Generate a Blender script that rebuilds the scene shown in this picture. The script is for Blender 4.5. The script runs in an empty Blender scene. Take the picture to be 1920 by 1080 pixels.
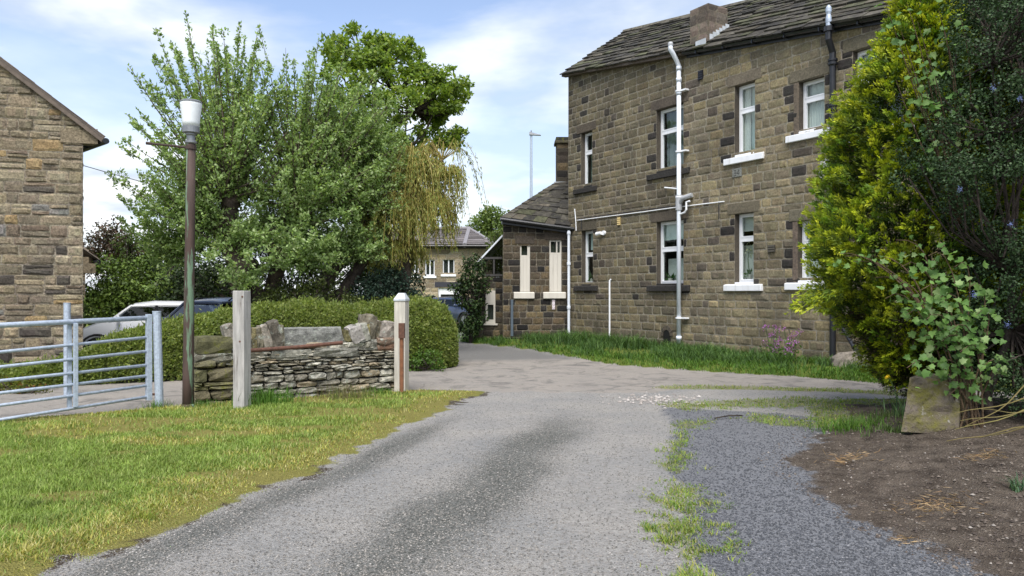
import bpy, math, random
import numpy as np
from mathutils import Vector, Matrix

random.seed(7)
RNG = np.random.default_rng(7)
SC = bpy.context.scene
COL = SC.collection
R = math.radians

# ------------------------------------------------------------------ camera, sky, sun, exposure
F = 1387.0            # focal length in pixels of the 1920 wide photograph
EYE = 1.6
cam_d = bpy.data.cameras.new("camera")
cam_d.sensor_width = 36.0
cam_d.lens = F / 1920 * 36.0
cam_d.shift_y = 10 / 1920
cam_d.clip_start = 0.05
cam_d.clip_end = 3000
cam = bpy.data.objects.new("camera", cam_d)
cam.location = (0, 0, EYE)
cam.rotation_euler = (R(90), 0, 0)
COL.objects.link(cam)
SC.camera = cam

SUN_EL, SUN_AZ = 58.0, -176.0       # azimuth from +Y (view direction) towards +X: behind and left of the camera
w = bpy.data.worlds.new("World")
SC.world = w
w.use_nodes = True
nt = w.node_tree
nt.nodes.clear()
def wn(t, **k):
    n = nt.nodes.new(t)
    for a, b in k.items():
        setattr(n, a, b)
    return n
wl = nt.links.new
out = wn('ShaderNodeOutputWorld')
bg = wn('ShaderNodeBackground')
bg.inputs['Strength'].default_value = 0.128
sky = wn('ShaderNodeTexSky', sky_type='NISHITA', sun_disc=False, sun_elevation=R(SUN_EL), sun_rotation=R(SUN_AZ))
sky.air_density = 1.0
sky.dust_density = 1.3
tc = wn('ShaderNodeTexCoord')
sep = wn('ShaderNodeSeparateXYZ')
wl(tc.outputs['Generated'], sep.inputs[0])
# clouds: direction projected on a high flat layer, so that they stretch towards the horizon
zz = wn('ShaderNodeMath', operation='MAXIMUM'); wl(sep.outputs['Z'], zz.inputs[0]); zz.inputs[1].default_value = 0.0
za = wn('ShaderNodeMath', operation='ADD'); wl(zz.outputs[0], za.inputs[0]); za.inputs[1].default_value = 0.16
dx = wn('ShaderNodeMath', operation='DIVIDE'); wl(sep.outputs['X'], dx.inputs[0]); wl(za.outputs[0], dx.inputs[1])
dy = wn('ShaderNodeMath', operation='DIVIDE'); wl(sep.outputs['Y'], dy.inputs[0]); wl(za.outputs[0], dy.inputs[1])
cmb = wn('ShaderNodeCombineXYZ'); wl(dx.outputs[0], cmb.inputs[0]); wl(dy.outputs[0], cmb.inputs[1])
mp = wn('ShaderNodeMapping'); wl(cmb.outputs[0], mp.inputs[0])
mp.inputs['Location'].default_value = (3.6, 0.55, 0.0)
no = wn('ShaderNodeTexNoise'); wl(mp.outputs[0], no.inputs['Vector'])
no.inputs['Scale'].default_value = 0.85; no.inputs['Detail'].default_value = 7; no.inputs['Roughness'].default_value = 0.52
no.inputs['Distortion'].default_value = 0.25
rmp = wn('ShaderNodeValToRGB'); wl(no.outputs['Fac'], rmp.inputs[0])
rmp.color_ramp.elements[0].position = 0.47; rmp.color_ramp.elements[0].color = (0, 0, 0, 1)
rmp.color_ramp.elements[1].position = 0.61; rmp.color_ramp.elements[1].color = (1, 1, 1, 1)
# cloud brightness varies: white tops, grey bellies
no2 = wn('ShaderNodeTexNoise'); wl(mp.outputs[0], no2.inputs['Vector'])
no2.inputs['Scale'].default_value = 1.7; no2.inputs['Detail'].default_value = 5
r2 = wn('ShaderNodeValToRGB'); wl(no2.outputs['Fac'], r2.inputs[0])
r2.color_ramp.elements[0].position = 0.43; r2.color_ramp.elements[0].color = (2.55, 2.9, 3.45, 1)
r2.color_ramp.elements[1].position = 0.58; r2.color_ramp.elements[1].color = (4.3, 4.4, 4.55, 1)
# more veil near the horizon
hz = wn('ShaderNodeMapRange'); wl(sep.outputs['Z'], hz.inputs['Value'])
hz.inputs['From Min'].default_value = 0.0; hz.inputs['From Max'].default_value = 0.34
hz.inputs['To Min'].default_value = 0.86; hz.inputs['To Max'].default_value = 0.04
mx0 = wn('ShaderNodeMath', operation='MAXIMUM'); wl(rmp.outputs[0], mx0.inputs[0]); wl(hz.outputs[0], mx0.inputs[1])
skm = wn('ShaderNodeMix', data_type='RGBA', blend_type='MULTIPLY'); skm.inputs[0].default_value = 1.0
wl(sky.outputs[0], skm.inputs[6]); skm.inputs[7].default_value = (0.93, 0.86, 0.85, 1)
mx = wn('ShaderNodeMix', data_type='RGBA'); wl(mx0.outputs[0], mx.inputs[0]); wl(skm.outputs[2], mx.inputs[6]); wl(r2.outputs[0], mx.inputs[7])
wl(mx.outputs[2], bg.inputs['Color'])
wl(bg.outputs[0], out.inputs[0])

sun_d = bpy.data.lights.new("sun", 'SUN')
sun_d.energy = 2.35
sun_d.angle = R(42)
sun_d.color = (1.0, 0.975, 0.94)
sun = bpy.data.objects.new("sun", sun_d)
COL.objects.link(sun)
az = R(SUN_AZ)
sdir = Vector((math.sin(az) * math.cos(R(SUN_EL)), math.cos(az) * math.cos(R(SUN_EL)), math.sin(R(SUN_EL))))
sun.rotation_euler = sdir.to_track_quat('Z', 'Y').to_euler()
sun.location = sdir * 60
SC.view_settings.view_transform = 'Standard'
SC.view_settings.look = 'None'
SC.view_settings.gamma = 1.0
SC.view_settings.use_curve_mapping = False
SC.view_settings.exposure = 1.17

# ------------------------------------------------------------------ helpers
def P(x, y, Y):
    """a point of the place, measured on the 1920x1080 photograph, Y metres ahead"""
    return Vector(((x - 960) / F * Y, Y, EYE - (y - 550) / F * Y))

def lin(r, g, b):
    f = lambda c: (c / 255) / 12.92 if c <= 10 else (((c / 255) + 0.055) / 1.055) ** 2.4
    return (f(r), f(g), f(b))

def jit(c, a=0.1, h=0.03):
    k = 1 + random.uniform(-a, a)
    return tuple(max(0.003, v * k * (1 + random.uniform(-h, h))) for v in c)

def tag(o, label=None, cat=None, group=None, kind=None):
    if label: o['label'] = label
    if cat: o['category'] = cat
    if group: o['group'] = group
    if kind: o['kind'] = kind
    return o

def empty(name, loc, label, cat, group=None):
    o = bpy.data.objects.new(name, None)
    o.empty_display_size = 0.2
    o.location = loc
    COL.objects.link(o)
    return tag(o, label, cat, group)

def link(name, me, m, parent=None, smooth=False):
    o = bpy.data.objects.new(name, me)
    if m: me.materials.append(m)
    COL.objects.link(o)
    if parent is not None:
        o.parent = parent
        if parent.type == 'EMPTY':
            o.matrix_parent_inverse = Matrix.Translation(-Vector(parent.location))
    if smooth:
        me.polygons.foreach_set('use_smooth', [True] * len(me.polygons))
    return o

def npmesh(name, V, Fc, C, m, parent=None, smooth=False):
    """V (n,3); Fc (k,s) all faces of s corners; C (k,3) colour of each face"""
    me = bpy.data.meshes.new(name)
    n, (k, s) = len(V), Fc.shape
    me.vertices.add(n)
    me.vertices.foreach_set('co', np.ascontiguousarray(V, dtype=np.float32).ravel())
    me.loops.add(k * s)
    me.loops.foreach_set('vertex_index', np.ascontiguousarray(Fc, dtype=np.int32).ravel())
    me.polygons.add(k)
    me.polygons.foreach_set('loop_start', np.arange(0, k * s, s, dtype=np.int32))
    try:
        me.polygons.foreach_set('loop_total', np.full(k, s, dtype=np.int32))
    except Exception:
        pass
    me.update(calc_edges=True)
    if C is not None:
        a = me.attributes.new('Col', 'FLOAT_COLOR', 'FACE')
        C4 = np.ones((k, 4), dtype=np.float32); C4[:, :3] = C
        a.data.foreach_set('color', C4.ravel())
    return link(name, me, m, parent, smooth)

class MB:
    """collects shapes; build() links them as one mesh object"""
    def __init__(s):
        s.v, s.f, s.c = [], [], []
    def poly(s, pts, c=(1, 1, 1)):
        i = len(s.v); s.v.extend([tuple(p) for p in pts]); s.f.append(tuple(range(i, i + len(pts)))); s.c.append(c)
    def add(s, vs, fs, c=(1, 1, 1)):
        i = len(s.v); s.v.extend([tuple(p) for p in vs])
        for f in fs:
            s.f.append(tuple(i + j for j in f)); s.c.append(c)
    def hexa(s, p, c=(1, 1, 1)):
        """8 points: bottom ring 0-3, top ring 4-7"""
        s.add(p, [(3, 2, 1, 0), (4, 5, 6, 7), (0, 1, 5, 4), (1, 2, 6, 5), (2, 3, 7, 6), (3, 0, 4, 7)], c)
    def box(s, a, b, c=(1, 1, 1), fr=None):
        (x0, y0, z0), (x1, y1, z1) = a, b
        p = [(x0, y0, z0), (x1, y0, z0), (x1, y1, z0), (x0, y1, z0), (x0, y0, z1), (x1, y0, z1), (x1, y1, z1), (x0, y1, z1)]
        if fr: p = [fr(*q) for q in p]
        s.hexa(p, c)
    def tube(s, pts, r, n=8, c=(1, 1, 1), cap=True):
        pts = [Vector(p) for p in pts]
        k = len(pts)
        rs = r if isinstance(r, (list, tuple)) else [r] * k
        base = len(s.v)
        up = None
        for i, p in enumerate(pts):
            d = (pts[min(i + 1, k - 1)] - pts[max(i - 1, 0)]).normalized()
            if up is None:
                up = Vector((0, 0, 1)) if abs(d.z) < 0.9 else Vector((0, 1, 0))
            a = d.cross(up).normalized(); b = a.cross(d).normalized(); up = b
            for j in range(n):
                t = 2 * math.pi * j / n
                s.v.append(tuple(p + (a * math.cos(t) + b * math.sin(t)) * rs[i]))
        for i in range(k - 1):
            for j in range(n):
                j2 = (j + 1) % n
                s.f.append((base + i * n + j, base + i * n + j2, base + (i + 1) * n + j2, base + (i + 1) * n + j)); s.c.append(c)
        if cap:
            s.f.append(tuple(base + j for j in reversed(range(n)))); s.c.append(c)
            s.f.append(tuple(base + (k - 1) * n + j for j in range(n))); s.c.append(c)
    def lathe(s, cx, cy, prof, n=16, c=(1, 1, 1)):
        base = len(s.v); k = len(prof)
        for r, z in prof:
            for j in range(n):
                t = 2 * math.pi * j / n
                s.v.append((cx + r * math.cos(t), cy + r * math.sin(t), z))
        for i in range(k - 1):
            for j in range(n):
                j2 = (j + 1) % n
                s.f.append((base + i * n + j, base + i * n + j2, base + (i + 1) * n + j2, base + (i + 1) * n + j)); s.c.append(c)
        s.f.append(tuple(base + j for j in reversed(range(n)))); s.c.append(c)
        s.f.append(tuple(base + (k - 1) * n + j for j in range(n))); s.c.append(c)
    def rock(s, ctr, size, c, ax=None, roundness=0.35, jitter=0.07, seed=None):
        """an irregular block: cube of 3x3 cells a side, corners drawn in, jittered"""
        rr = random.Random(seed) if seed is not None else random
        ctr = Vector(ctr)
        if ax is None:
            ax = (Vector((1, 0, 0)), Vector((0, 1, 0)), Vector((0, 0, 1)))
        g = {}
        vs = []
        L = (-1, -0.42, 0.42, 1)
        for i in range(4):
            for j in range(4):
                for k in range(4):
                    if 0 < i < 3 and 0 < j < 3 and 0 < k < 3: continue
                    q = Vector((L[i], L[j], L[k]))
                    e = sum(1 for a in (i, j, k) if a in (0, 3))
                    sc = 1 - roundness * (0.0, 0.0, 0.28, 0.5)[e]
                    q = q * sc + Vector([rr.uniform(-jitter, jitter) * 2 for _ in range(3)])
                    g[(i, j, k)] = len(vs)
                    vs.append(ctr + ax[0] * q.x * size[0] / 2 + ax[1] * q.y * size[1] / 2 + ax[2] * q.z * size[2] / 2)
        fs = []
        for a in range(3):
            for b in range(3):
                for side in (0, 3):
                    q = [(a, b), (a + 1, b), (a + 1, b + 1), (a, b + 1)]
                    f1 = [g[(side, u, v)] for u, v in q]; f2 = [g[(u, side, v)] for u, v in q]; f3 = [g[(u, v, side)] for u, v in q]
                    if side == 0: f1.reverse(); f3.reverse()
                    else: f2.reverse()
                    fs += [f1, f2, f3]
        s.add(vs, fs, c)
    def build(s, name, m, parent=None, smooth=False, bevel=0, seg=2):
        me = bpy.data.meshes.new(name)
        me.from_pydata(s.v, [], s.f)
        a = me.attributes.new('Col', 'FLOAT_COLOR', 'FACE')
        C4 = np.ones((len(s.f), 4), dtype=np.float32)
        if s.f: C4[:, :3] = np.array(s.c, dtype=np.float32)
        a.data.foreach_set('color', C4.ravel())
        o = link(name, me, m, parent, smooth)
        if bevel:
            b = o.modifiers.new('bevel', 'BEVEL'); b.width = bevel; b.segments = seg; b.limit_method = 'ANGLE'
        return o

# value noise in numpy
def _h(ix, iy, seed):
    n = (ix.astype(np.int64) * 374761393 + iy.astype(np.int64) * 668265263 + seed * 1442695041) & 0x7fffffff
    n = ((n ^ (n >> 13)) * 1274126177) & 0x7fffffff
    return ((n ^ (n >> 16)) & 0xffff) / 65535.0
def vnoise(x, y, seed=0):
    ix, iy = np.floor(x), np.floor(y)
    fx, fy = x - ix, y - iy
    fx, fy = fx * fx * (3 - 2 * fx), fy * fy * (3 - 2 * fy)
    a, b, c, d = _h(ix, iy, seed), _h(ix + 1, iy, seed), _h(ix, iy + 1, seed), _h(ix + 1, iy + 1, seed)
    return (a * (1 - fx) + b * fx) * (1 - fy) + (c * (1 - fx) + d * fx) * fy
def fbm(x, y, seed=0, o=4):
    t, a, s = 0, 0.5, 0
    for i in range(o):
        t = t + a * vnoise(x * 2 ** i, y * 2 ** i, seed + i * 17); s += a; a *= 0.5
    return t / s
def sstep(a, b, x):
    t = np.clip((x - a) / (b - a), 0, 1)
    return t * t * (3 - 2 * t)

# ------------------------------------------------------------------ materials
def newmat(name):
    m = bpy.data.materials.new(name); m.use_nodes = True
    t = m.node_tree; t.nodes.clear()
    o = t.nodes.new('ShaderNodeOutputMaterial')
    b = t.nodes.new('ShaderNodeBsdfPrincipled')
    t.links.new(b.outputs[0], o.inputs[0])
    return m, t, b, o
def nd(t, ty, **k):
    n = t.nodes.new(ty)
    for a, b in k.items(): setattr(n, a, b)
    return n
def mixc(t, fac, a, b, bt='MIX'):
    n = nd(t, 'ShaderNodeMix', data_type='RGBA', blend_type=bt)
    for sock, v in ((0, fac), (6, a), (7, b)):
        if hasattr(v, 'links') or hasattr(v, 'is_output'): t.links.new(v, n.inputs[sock])
        elif sock == 0: n.inputs[0].default_value = v
        else: n.inputs[sock].default_value = (*v, 1) if len(v) == 3 else v
    return n.outputs[2]
def noise(t, scale, detail=4, rough=0.55, vec=None, dist=0.0):
    n = nd(t, 'ShaderNodeTexNoise')
    n.inputs['Scale'].default_value = scale; n.inputs['Detail'].default_value = detail
    n.inputs['Roughness'].default_value = rough; n.inputs['Distortion'].default_value = dist
    if vec is not None: t.links.new(vec, n.inputs['Vector'])
    return n.outputs['Fac']
def ramp(t, src, p0, p1, c0=(0, 0, 0), c1=(1, 1, 1)):
    n = nd(t, 'ShaderNodeValToRGB'); t.links.new(src, n.inputs[0])
    e = n.color_ramp.elements
    e[0].position, e[1].position = p0, p1
    e[0].color, e[1].color = (*c0, 1), (*c1, 1)
    return n.outputs[0]
def objco(t):
    g = nd(t, 'ShaderNodeNewGeometry')
    return g.outputs['Position']
def attr(t, name='Col'):
    return nd(t, 'ShaderNodeAttribute', attribute_name=name).outputs['Color']
def bump(t, b, src, strength=0.4, dist=0.02):
    n = nd(t, 'ShaderNodeBump'); n.inputs['Strength'].default_value = strength; n.inputs['Distance'].default_value = dist
    t.links.new(src, n.inputs['Height']); t.links.new(n.outputs[0], b.inputs['Normal'])

def stone_mat(name, n1=22, n2=130, dark=0.55, light=1.35, stain=0.35, bd=0.02, lichen=None):
    m, t, b, o = newmat(name)
    pos = objco(t)
    c = attr(t)
    a = noise(t, n1, 5, 0.6, pos); f = ramp(t, a, 0.3, 0.72, (dark,) * 3, (light,) * 3)
    c = mixc(t, 1.0, c, f, 'MULTIPLY')
    g = noise(t, n2, 3, 0.6, pos); f2 = ramp(t, g, 0.3, 0.7, (0.72,) * 3, (1.25,) * 3)
    c = mixc(t, 1.0, c, f2, 'MULTIPLY')
    s = noise(t, 0.9, 5, 0.65, pos); f3 = ramp(t, s, 0.46, 0.72, (1, 1, 1), (1 - stain, 1 - stain, 1 - stain * 0.92))
    c = mixc(t, 1.0, c, f3, 'MULTIPLY')
    if lichen:
        l = noise(t, 9, 5, 0.7, pos); fl = ramp(t, l, 0.56, 0.66)
        c = mixc(t, fl, c, lichen)
    t.links.new(c, b.inputs['Base Color'])
    b.inputs['Roughness'].default_value = 0.92
    b.inputs['Specular IOR Level'].default_value = 0.25
    h = noise(t, 45, 6, 0.7, pos)
    bump(t, b, h, 0.7, bd)
    return m

def paint_mat(name, col, rough=0.5, var=0.12, metal=0.0, scale=6, bumpd=0.0, dirt=None, streak=False, spec=0.5):
    m, t, b, o = newmat(name)
    pos = objco(t)
    vec = pos
    if streak:
        mpn = nd(t, 'ShaderNodeMapping'); t.links.new(pos, mpn.inputs[0]); mpn.inputs['Scale'].default_value = (1, 1, 0.12); vec = mpn.outputs[0]
    a = noise(t, scale, 5, 0.6, vec)
    f = ramp(t, a, 0.3, 0.7, (1 - var,) * 3, (1 + var,) * 3)
    c = mixc(t, 1.0, col, f, 'MULTIPLY')
    if dirt:
        dcol, lo, hi, sc = dirt
        dn = noise(t, sc, 6, 0.65, vec)
        c = mixc(t, ramp(t, dn, lo, hi), c, dcol)
    t.links.new(c, b.inputs['Base Color'])
    b.inputs['Roughness'].default_value = rough
    b.inputs['Metallic'].default_value = metal
    b.inputs['Specular IOR Level'].default_value = spec
    if bumpd: bump(t, b, noise(t, scale * 6, 5, 0.6, vec), 0.6, bumpd)
    return m

def leaf_mat(name, rough=0.55, trans=0.3, spec=0.35, var=0.18):
    m, t, b, o = newmat(name)
    c = attr(t)
    a = noise(t, 3.0, 3, 0.6, objco(t)); f = ramp(t, a, 0.3, 0.7, (1 - var,) * 3, (1 + var,) * 3)
    c = mixc(t, 1.0, c, f, 'MULTIPLY')
    t.links.new(c, b.inputs['Base Color'])
    b.inputs['Roughness'].default_value = rough
    b.inputs['Specular IOR Level'].default_value = spec
    if trans:
        tr = nd(t, 'ShaderNodeBsdfTranslucent')
        c2 = mixc(t, 1.0, c, (1.45, 1.45, 0.75), 'MULTIPLY'); t.links.new(c2, tr.inputs[0])
        ms = nd(t, 'ShaderNodeMixShader'); ms.inputs[0].default_value = trans
        t.links.new(b.outputs[0], ms.inputs[1]); t.links.new(tr.outputs[0], ms.inputs[2]); t.links.new(ms.outputs[0], o.inputs[0])
    return m

def glass_mat(name, tint=(0.9, 0.95, 0.93), refl=0.16):
    m = bpy.data.materials.new(name); m.use_nodes = True
    t = m.node_tree; t.nodes.clear()
    o = nd(t, 'ShaderNodeOutputMaterial')
    tr = nd(t, 'ShaderNodeBsdfTransparent'); tr.inputs[0].default_value = (*tint, 1)
    gl = nd(t, 'ShaderNodeBsdfGlossy'); gl.inputs['Roughness'].default_value = 0.03
    lw = nd(t, 'ShaderNodeLayerWeight'); lw.inputs['Blend'].default_value = 0.5
    pw = nd(t, 'ShaderNodeMath', operation='POWER'); t.links.new(lw.outputs['Facing'], pw.inputs[0]); pw.inputs[1].default_value = 4.0
    ad = nd(t, 'ShaderNodeMath', operation='MULTIPLY_ADD'); t.links.new(pw.outputs[0], ad.inputs[0]); ad.inputs[1].default_value = 0.8; ad.inputs[2].default_value = refl * .5
    ms = nd(t, 'ShaderNodeMixShader'); t.links.new(ad.outputs[0], ms.inputs[0])
    t.links.new(tr.outputs[0], ms.inputs[1]); t.links.new(gl.outputs[0], ms.inputs[2]); t.links.new(ms.outputs[0], o.inputs[0])
    return m

M = {}
M['stone'] = stone_mat('gritstone', dark=.64, light=1.28, stain=.42)
M['stone_dark'] = stone_mat('sooty gritstone', stain=0.25)
M['stone_warm'] = stone_mat('warm sandstone', n1=16, stain=0.2)
M['drystone'] = stone_mat('dry walling stone', n1=14, n2=90, dark=0.42, light=1.35, stain=0.2, bd=0.035, lichen=(0.33, 0.35, 0.30))
M['mossystone'] = stone_mat('mossy stone', n1=9, n2=60, dark=0.6, light=1.3, stain=0.4, lichen=(0.12, 0.125, 0.02))
M['slate'] = stone_mat('stone roof slates', n1=7, n2=60, dark=0.45, light=1.35, stain=0.3, lichen=(0.085, 0.085, 0.05))
M['tile'] = stone_mat('concrete roof tiles', n1=5, n2=60, dark=0.8, light=1.15, stain=0.15)
M['white'] = paint_mat('white paint', (0.80, 0.81, 0.82), 0.45, 0.06, dirt=((0.50, 0.48, 0.43), 0.55, 0.80, 9), streak=True)
M['upvc'] = paint_mat('white window plastic', (0.82, 0.83, 0.84), 0.3, 0.03)
M['cream'] = paint_mat('cream paint', (0.58, 0.545, 0.475), 0.55, 0.08, streak=True, dirt=((0.36, 0.33, 0.28), 0.56, 0.82, 7))
M['pipe'] = paint_mat('pale grey pipe plastic', (0.68, 0.72, 0.77), 0.4, 0.08, scale=4, streak=True)
M['pipegrey'] = paint_mat('grey pipe plastic', (0.36, 0.37, 0.38), 0.45, 0.1)
M['black'] = paint_mat('black painted iron', (0.012, 0.013, 0.016), 0.4, 0.3)
M['blackp'] = paint_mat('black plastic gutter', (0.014, 0.015, 0.018), 0.35, 0.2)
M['fascia'] = paint_mat('brown weathered timber', (0.11, 0.085, 0.065), 0.8, 0.3, scale=8)
M['lead'] = paint_mat('lead flashing', (0.45, 0.48, 0.50), 0.5, 0.2, scale=5)
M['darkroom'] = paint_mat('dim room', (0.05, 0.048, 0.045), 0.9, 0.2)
M['curtain'] = paint_mat('pale curtain cloth', (0.62, 0.60, 0.57), 0.9, 0.08, scale=20)
M['blind'] = paint_mat('white blind cloth', (0.55, 0.60, 0.58), 0.8, 0.08)
M['dullcloth'] = paint_mat('dull green cloth', (0.13, 0.15, 0.14), 0.9, 0.3, scale=3)
M['glass'] = glass_mat('window glass', refl=0.10)
M['carglass'] = glass_mat('car glass', (0.22, 0.26, 0.28), 0.12)
M['canopy'] = glass_mat('cloudy plastic sheet', (0.35, 0.36, 0.36), 0.1)
M['galv'] = paint_mat('galvanised steel', (0.40, 0.46, 0.54), 0.5, 0.22, metal=0.25, scale=28, bumpd=0.001)
M['leafG'] = leaf_mat('leaf', trans=0.42)
M['leafC'] = leaf_mat('conifer spray', trans=0.22, var=0.3)
M['leafShade'] = leaf_mat('thick glossy leaf', rough=0.55, trans=0.12, spec=0.25)
M['grass'] = leaf_mat('grass blade', rough=0.6, trans=0.3, spec=0.25, var=0.22)
M['bark'] = stone_mat('bark', n1=9, n2=40, dark=0.4, light=1.5, stain=0.3, bd=0.03)
M['rust'] = paint_mat('rusty iron', (0.10, 0.045, 0.028), 0.85, 0.35, scale=20, bumpd=0.003)
M['lamp_pole'] = paint_mat('rusty pole with flaking green paint', (0.058, 0.036, 0.028), 0.8, 0.35, scale=14, bumpd=0.004,
                           dirt=((0.12, 0.19, 0.12), 0.54, 0.58, 5), streak=True)
M['wood'] = paint_mat('weathered grey wood', (0.36, 0.345, 0.325), 0.85, 0.28, scale=22, bumpd=0.004, streak=True,
                      dirt=((0.12, 0.10, 0.09), 0.60, 0.74, 9))
M['wood_pale'] = paint_mat('pale weathered wood', (0.46, 0.43, 0.37), 0.85, 0.22, scale=22, bumpd=0.004, streak=True,
                           dirt=((0.18, 0.16, 0.12), 0.60, 0.76, 8))
M['frost'] = paint_mat('frosted lamp glass', (0.74, 0.77, 0.78), 0.25, 0.04)
M['alloy'] = paint_mat('dull alloy', (0.24, 0.25, 0.26), 0.45, 0.2, metal=0.6)
M['plain'] = paint_mat('plain surface', (0.5, 0.5, 0.5), 0.6, 0.1)
def attr_mat(name, rough=0.6, spec=0.4, metal=0.0, coat=0.0):
    m, t, b, o = newmat(name)
    t.links.new(attr(t), b.inputs['Base Color'])
    b.inputs['Roughness'].default_value = rough; b.inputs['Specular IOR Level'].default_value = spec; b.inputs['Metallic'].default_value = metal
    b.inputs['Coat Weight'].default_value = coat
    return m
M['attr'] = attr_mat('coloured matt')
M['attr_gloss'] = attr_mat('coloured gloss', 0.3, 0.5)
M['carpaint'] = attr_mat('car paint', 0.28, 0.5, 0.0, 0.6)
M['rubber'] = paint_mat('rubber', (0.02, 0.02, 0.02), 0.8, 0.1)

# ------------------------------------------------------------------ the ground: one sheet, split where its surface changes
def polymask(X, Yv, poly):
    inside = np.zeros(X.shape, bool)
    n = len(poly)
    for i in range(n):
        x0, y0 = poly[i]; x1, y1 = poly[(i + 1) % n]
        c = ((y0 > Yv) != (y1 > Yv)) & (X < (x1 - x0) * (Yv - y0) / (y1 - y0 + 1e-12) + x0)
        inside ^= c
    return inside
def sdist(X, Yv, poly):
    """signed distance to a polygon, positive inside"""
    d = np.full(X.shape, 1e9)
    n = len(poly)
    for i in range(n):
        ax, ay = poly[i]; bx, by = poly[(i + 1) % n]
        ex, ey = bx - ax, by - ay
        t = np.clip(((X - ax) * ex + (Yv - ay) * ey) / (ex * ex + ey * ey + 1e-12), 0, 1)
        d = np.minimum(d, np.hypot(X - ax - t * ex, Yv - ay - t * ey))
    return np.where(polymask(X, Yv, poly), d, -d)

HU = Vector((-0.527, 0.85, 0)).normalized()       # along the house front, away from the camera
HN = Vector((-0.85, -0.527, 0)).normalized()      # out of the house front
HO = Vector((4.56, 19.6, 0))
LAWN = [(-2.66, 3.0), (-2.62, 4.19), (-2.36, 5.1), (-2.1, 5.92), (-1.72, 6.93), (-1.48, 7.92), (-1.25, 8.88), (-0.86, 10.3), (-0.50, 12.0),
        (-1.5, 12.25), (-2.7, 11.6), (-3.9, 10.85), (-4.76, 10.35), (-6.35, 9.35), (-9, 8.3), (-30, 4), (-30, -10), (-2.66, -10)]
def hp(t, off):
    p = HO + HU * t + HN * off
    return (p.x, p.y)
VERGE = [(-1.75, 24.4), (-1.0, 23.2), (0.55, 20.8), (1.6, 18.2), (2.3, 16.6), (3.7, 15.3), (5.5, 14.1), (6.6, 13.0), (9, 10.8), (12, 8.5), (14, 12), hp(-6, -1), hp(5, -1), (3, 27), (-1.6, 30)]
BLUE = [(2.12, 10.4), (2.0, 9.0), (1.66, 7.6), (1.45, 6.6), (1.42, 5.9), (1.25, 5.2), (1.2, 4.2), (1.2, 1.0), (5, 1.0), (4.7, 3.4), (3.5, 4.44), (3.1, 5.3), (3.0, 5.8), (3.2, 7.1), (3.9, 8.2), (4.4, 9.2), (3.4, 9.9)]
SOIL = [(2.7, 1.0), (2.75, 4.3), (2.5, 5.3), (2.42, 5.9), (2.62, 7.1), (3.3, 8.1), (3.75, 8.9), (4.0, 9.9), (4.6, 11.0), (6.5, 11.3), (12, 9.5), (16, 4), (12, -3), (4, -3)]
PINK = [(-0.42, 12.1), (0.72, 12.0), (2.2, 11.85), (2.85, 12.45), (5.2, 11.9), (8, 10.4), (12, 7.8), (12, 9.6), (6.6, 13.2), (5.5, 14.3), (3.7, 15.5), (2.3, 16.8), (1.6, 18.4), (-2.6, 17.4), (-6, 14), (-14, 12.6), (-14, 8), (-6.35, 9.0), (-4.76, 9.9), (-3.68, 10.0), (-2.6, 11), (-1.6, 11.8)]
ASPH = [(-2.6, 17.2), (1.7, 18.1), (0.55, 21.0), (-1.0, 23.4), (-1.75, 24.6), (-4, 27), (-20, 36), (-24, 30), (-8, 23.5), (-4.4, 20.4)]
FARGRASS = [(-1.6, 24.8), (-3.6, 27.2), (-5, 31), (-2, 31), (-1.5, 27)]

def zground(X, Yv):
    X = np.asarray(X, float); Yv = np.asarray(Yv, float)
    z = np.zeros(np.broadcast(X, Yv).shape)
    z = z + 0.025 * (fbm(X * 0.5, Yv * 0.5, 3) - 0.5)
    z = z + 0.012 * (fbm(X * 3, Yv * 3, 5) - 0.5) * sstep(25, 8, Yv)
    dl = sdist(X, Yv, LAWN)
    z = z + sstep(-0.05, 0.35, dl) * (0.04 + 0.06 * (fbm(X * 1.3, Yv * 1.3, 9) - 0.4))
    dv = sdist(X, Yv, VERGE)
    z = z + sstep(-0.1, 1.0, dv) * 0.11 + sstep(0, 0.3, dv) * 0.03 * fbm(X * 2, Yv * 2, 31)
    ds = sdist(X, Yv, SOIL)
    z = z + sstep(-0.1, 1.9, ds) * (0.20 + 0.10 * (fbm(X * 1.6, Yv * 1.6, 41) - 0.5)) + sstep(0, 0.5, ds) * 0.11 * (fbm(X * 4, Yv * 4, 43) - 0.4)
    # the land falls a little towards the cars on the left, and the crossing is slightly domed
    z = z - 0.22 * sstep(14.5, 18.5, Yv) * sstep(-3.0, -6.0, X)
    return z

def axis(dense0, dense1, step, lo, hi, grow=1.12):
    a = list(np.arange(dense0, dense1 + 1e-6, step))
    s, x = step, a[-1]
    while x < hi:
        s = min(s * grow, 60); x += s; a.append(x)
    s, x = step, a[0]; pre = []
    while x > lo:
        s = min(s * grow, 60); x -= s; pre.append(x)
    return np.array(pre[::-1] + a)
gx = axis(-5.5, 6.0, 0.05, -900, 900)
gy = axis(3.6, 13.0, 0.05, -30, 1500)
GX, GY = np.meshgrid(gx, gy)
GZ = zground(GX, GY)
GZ = GZ - 0.000002 * np.maximum(0, GY - 60) ** 2

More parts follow.
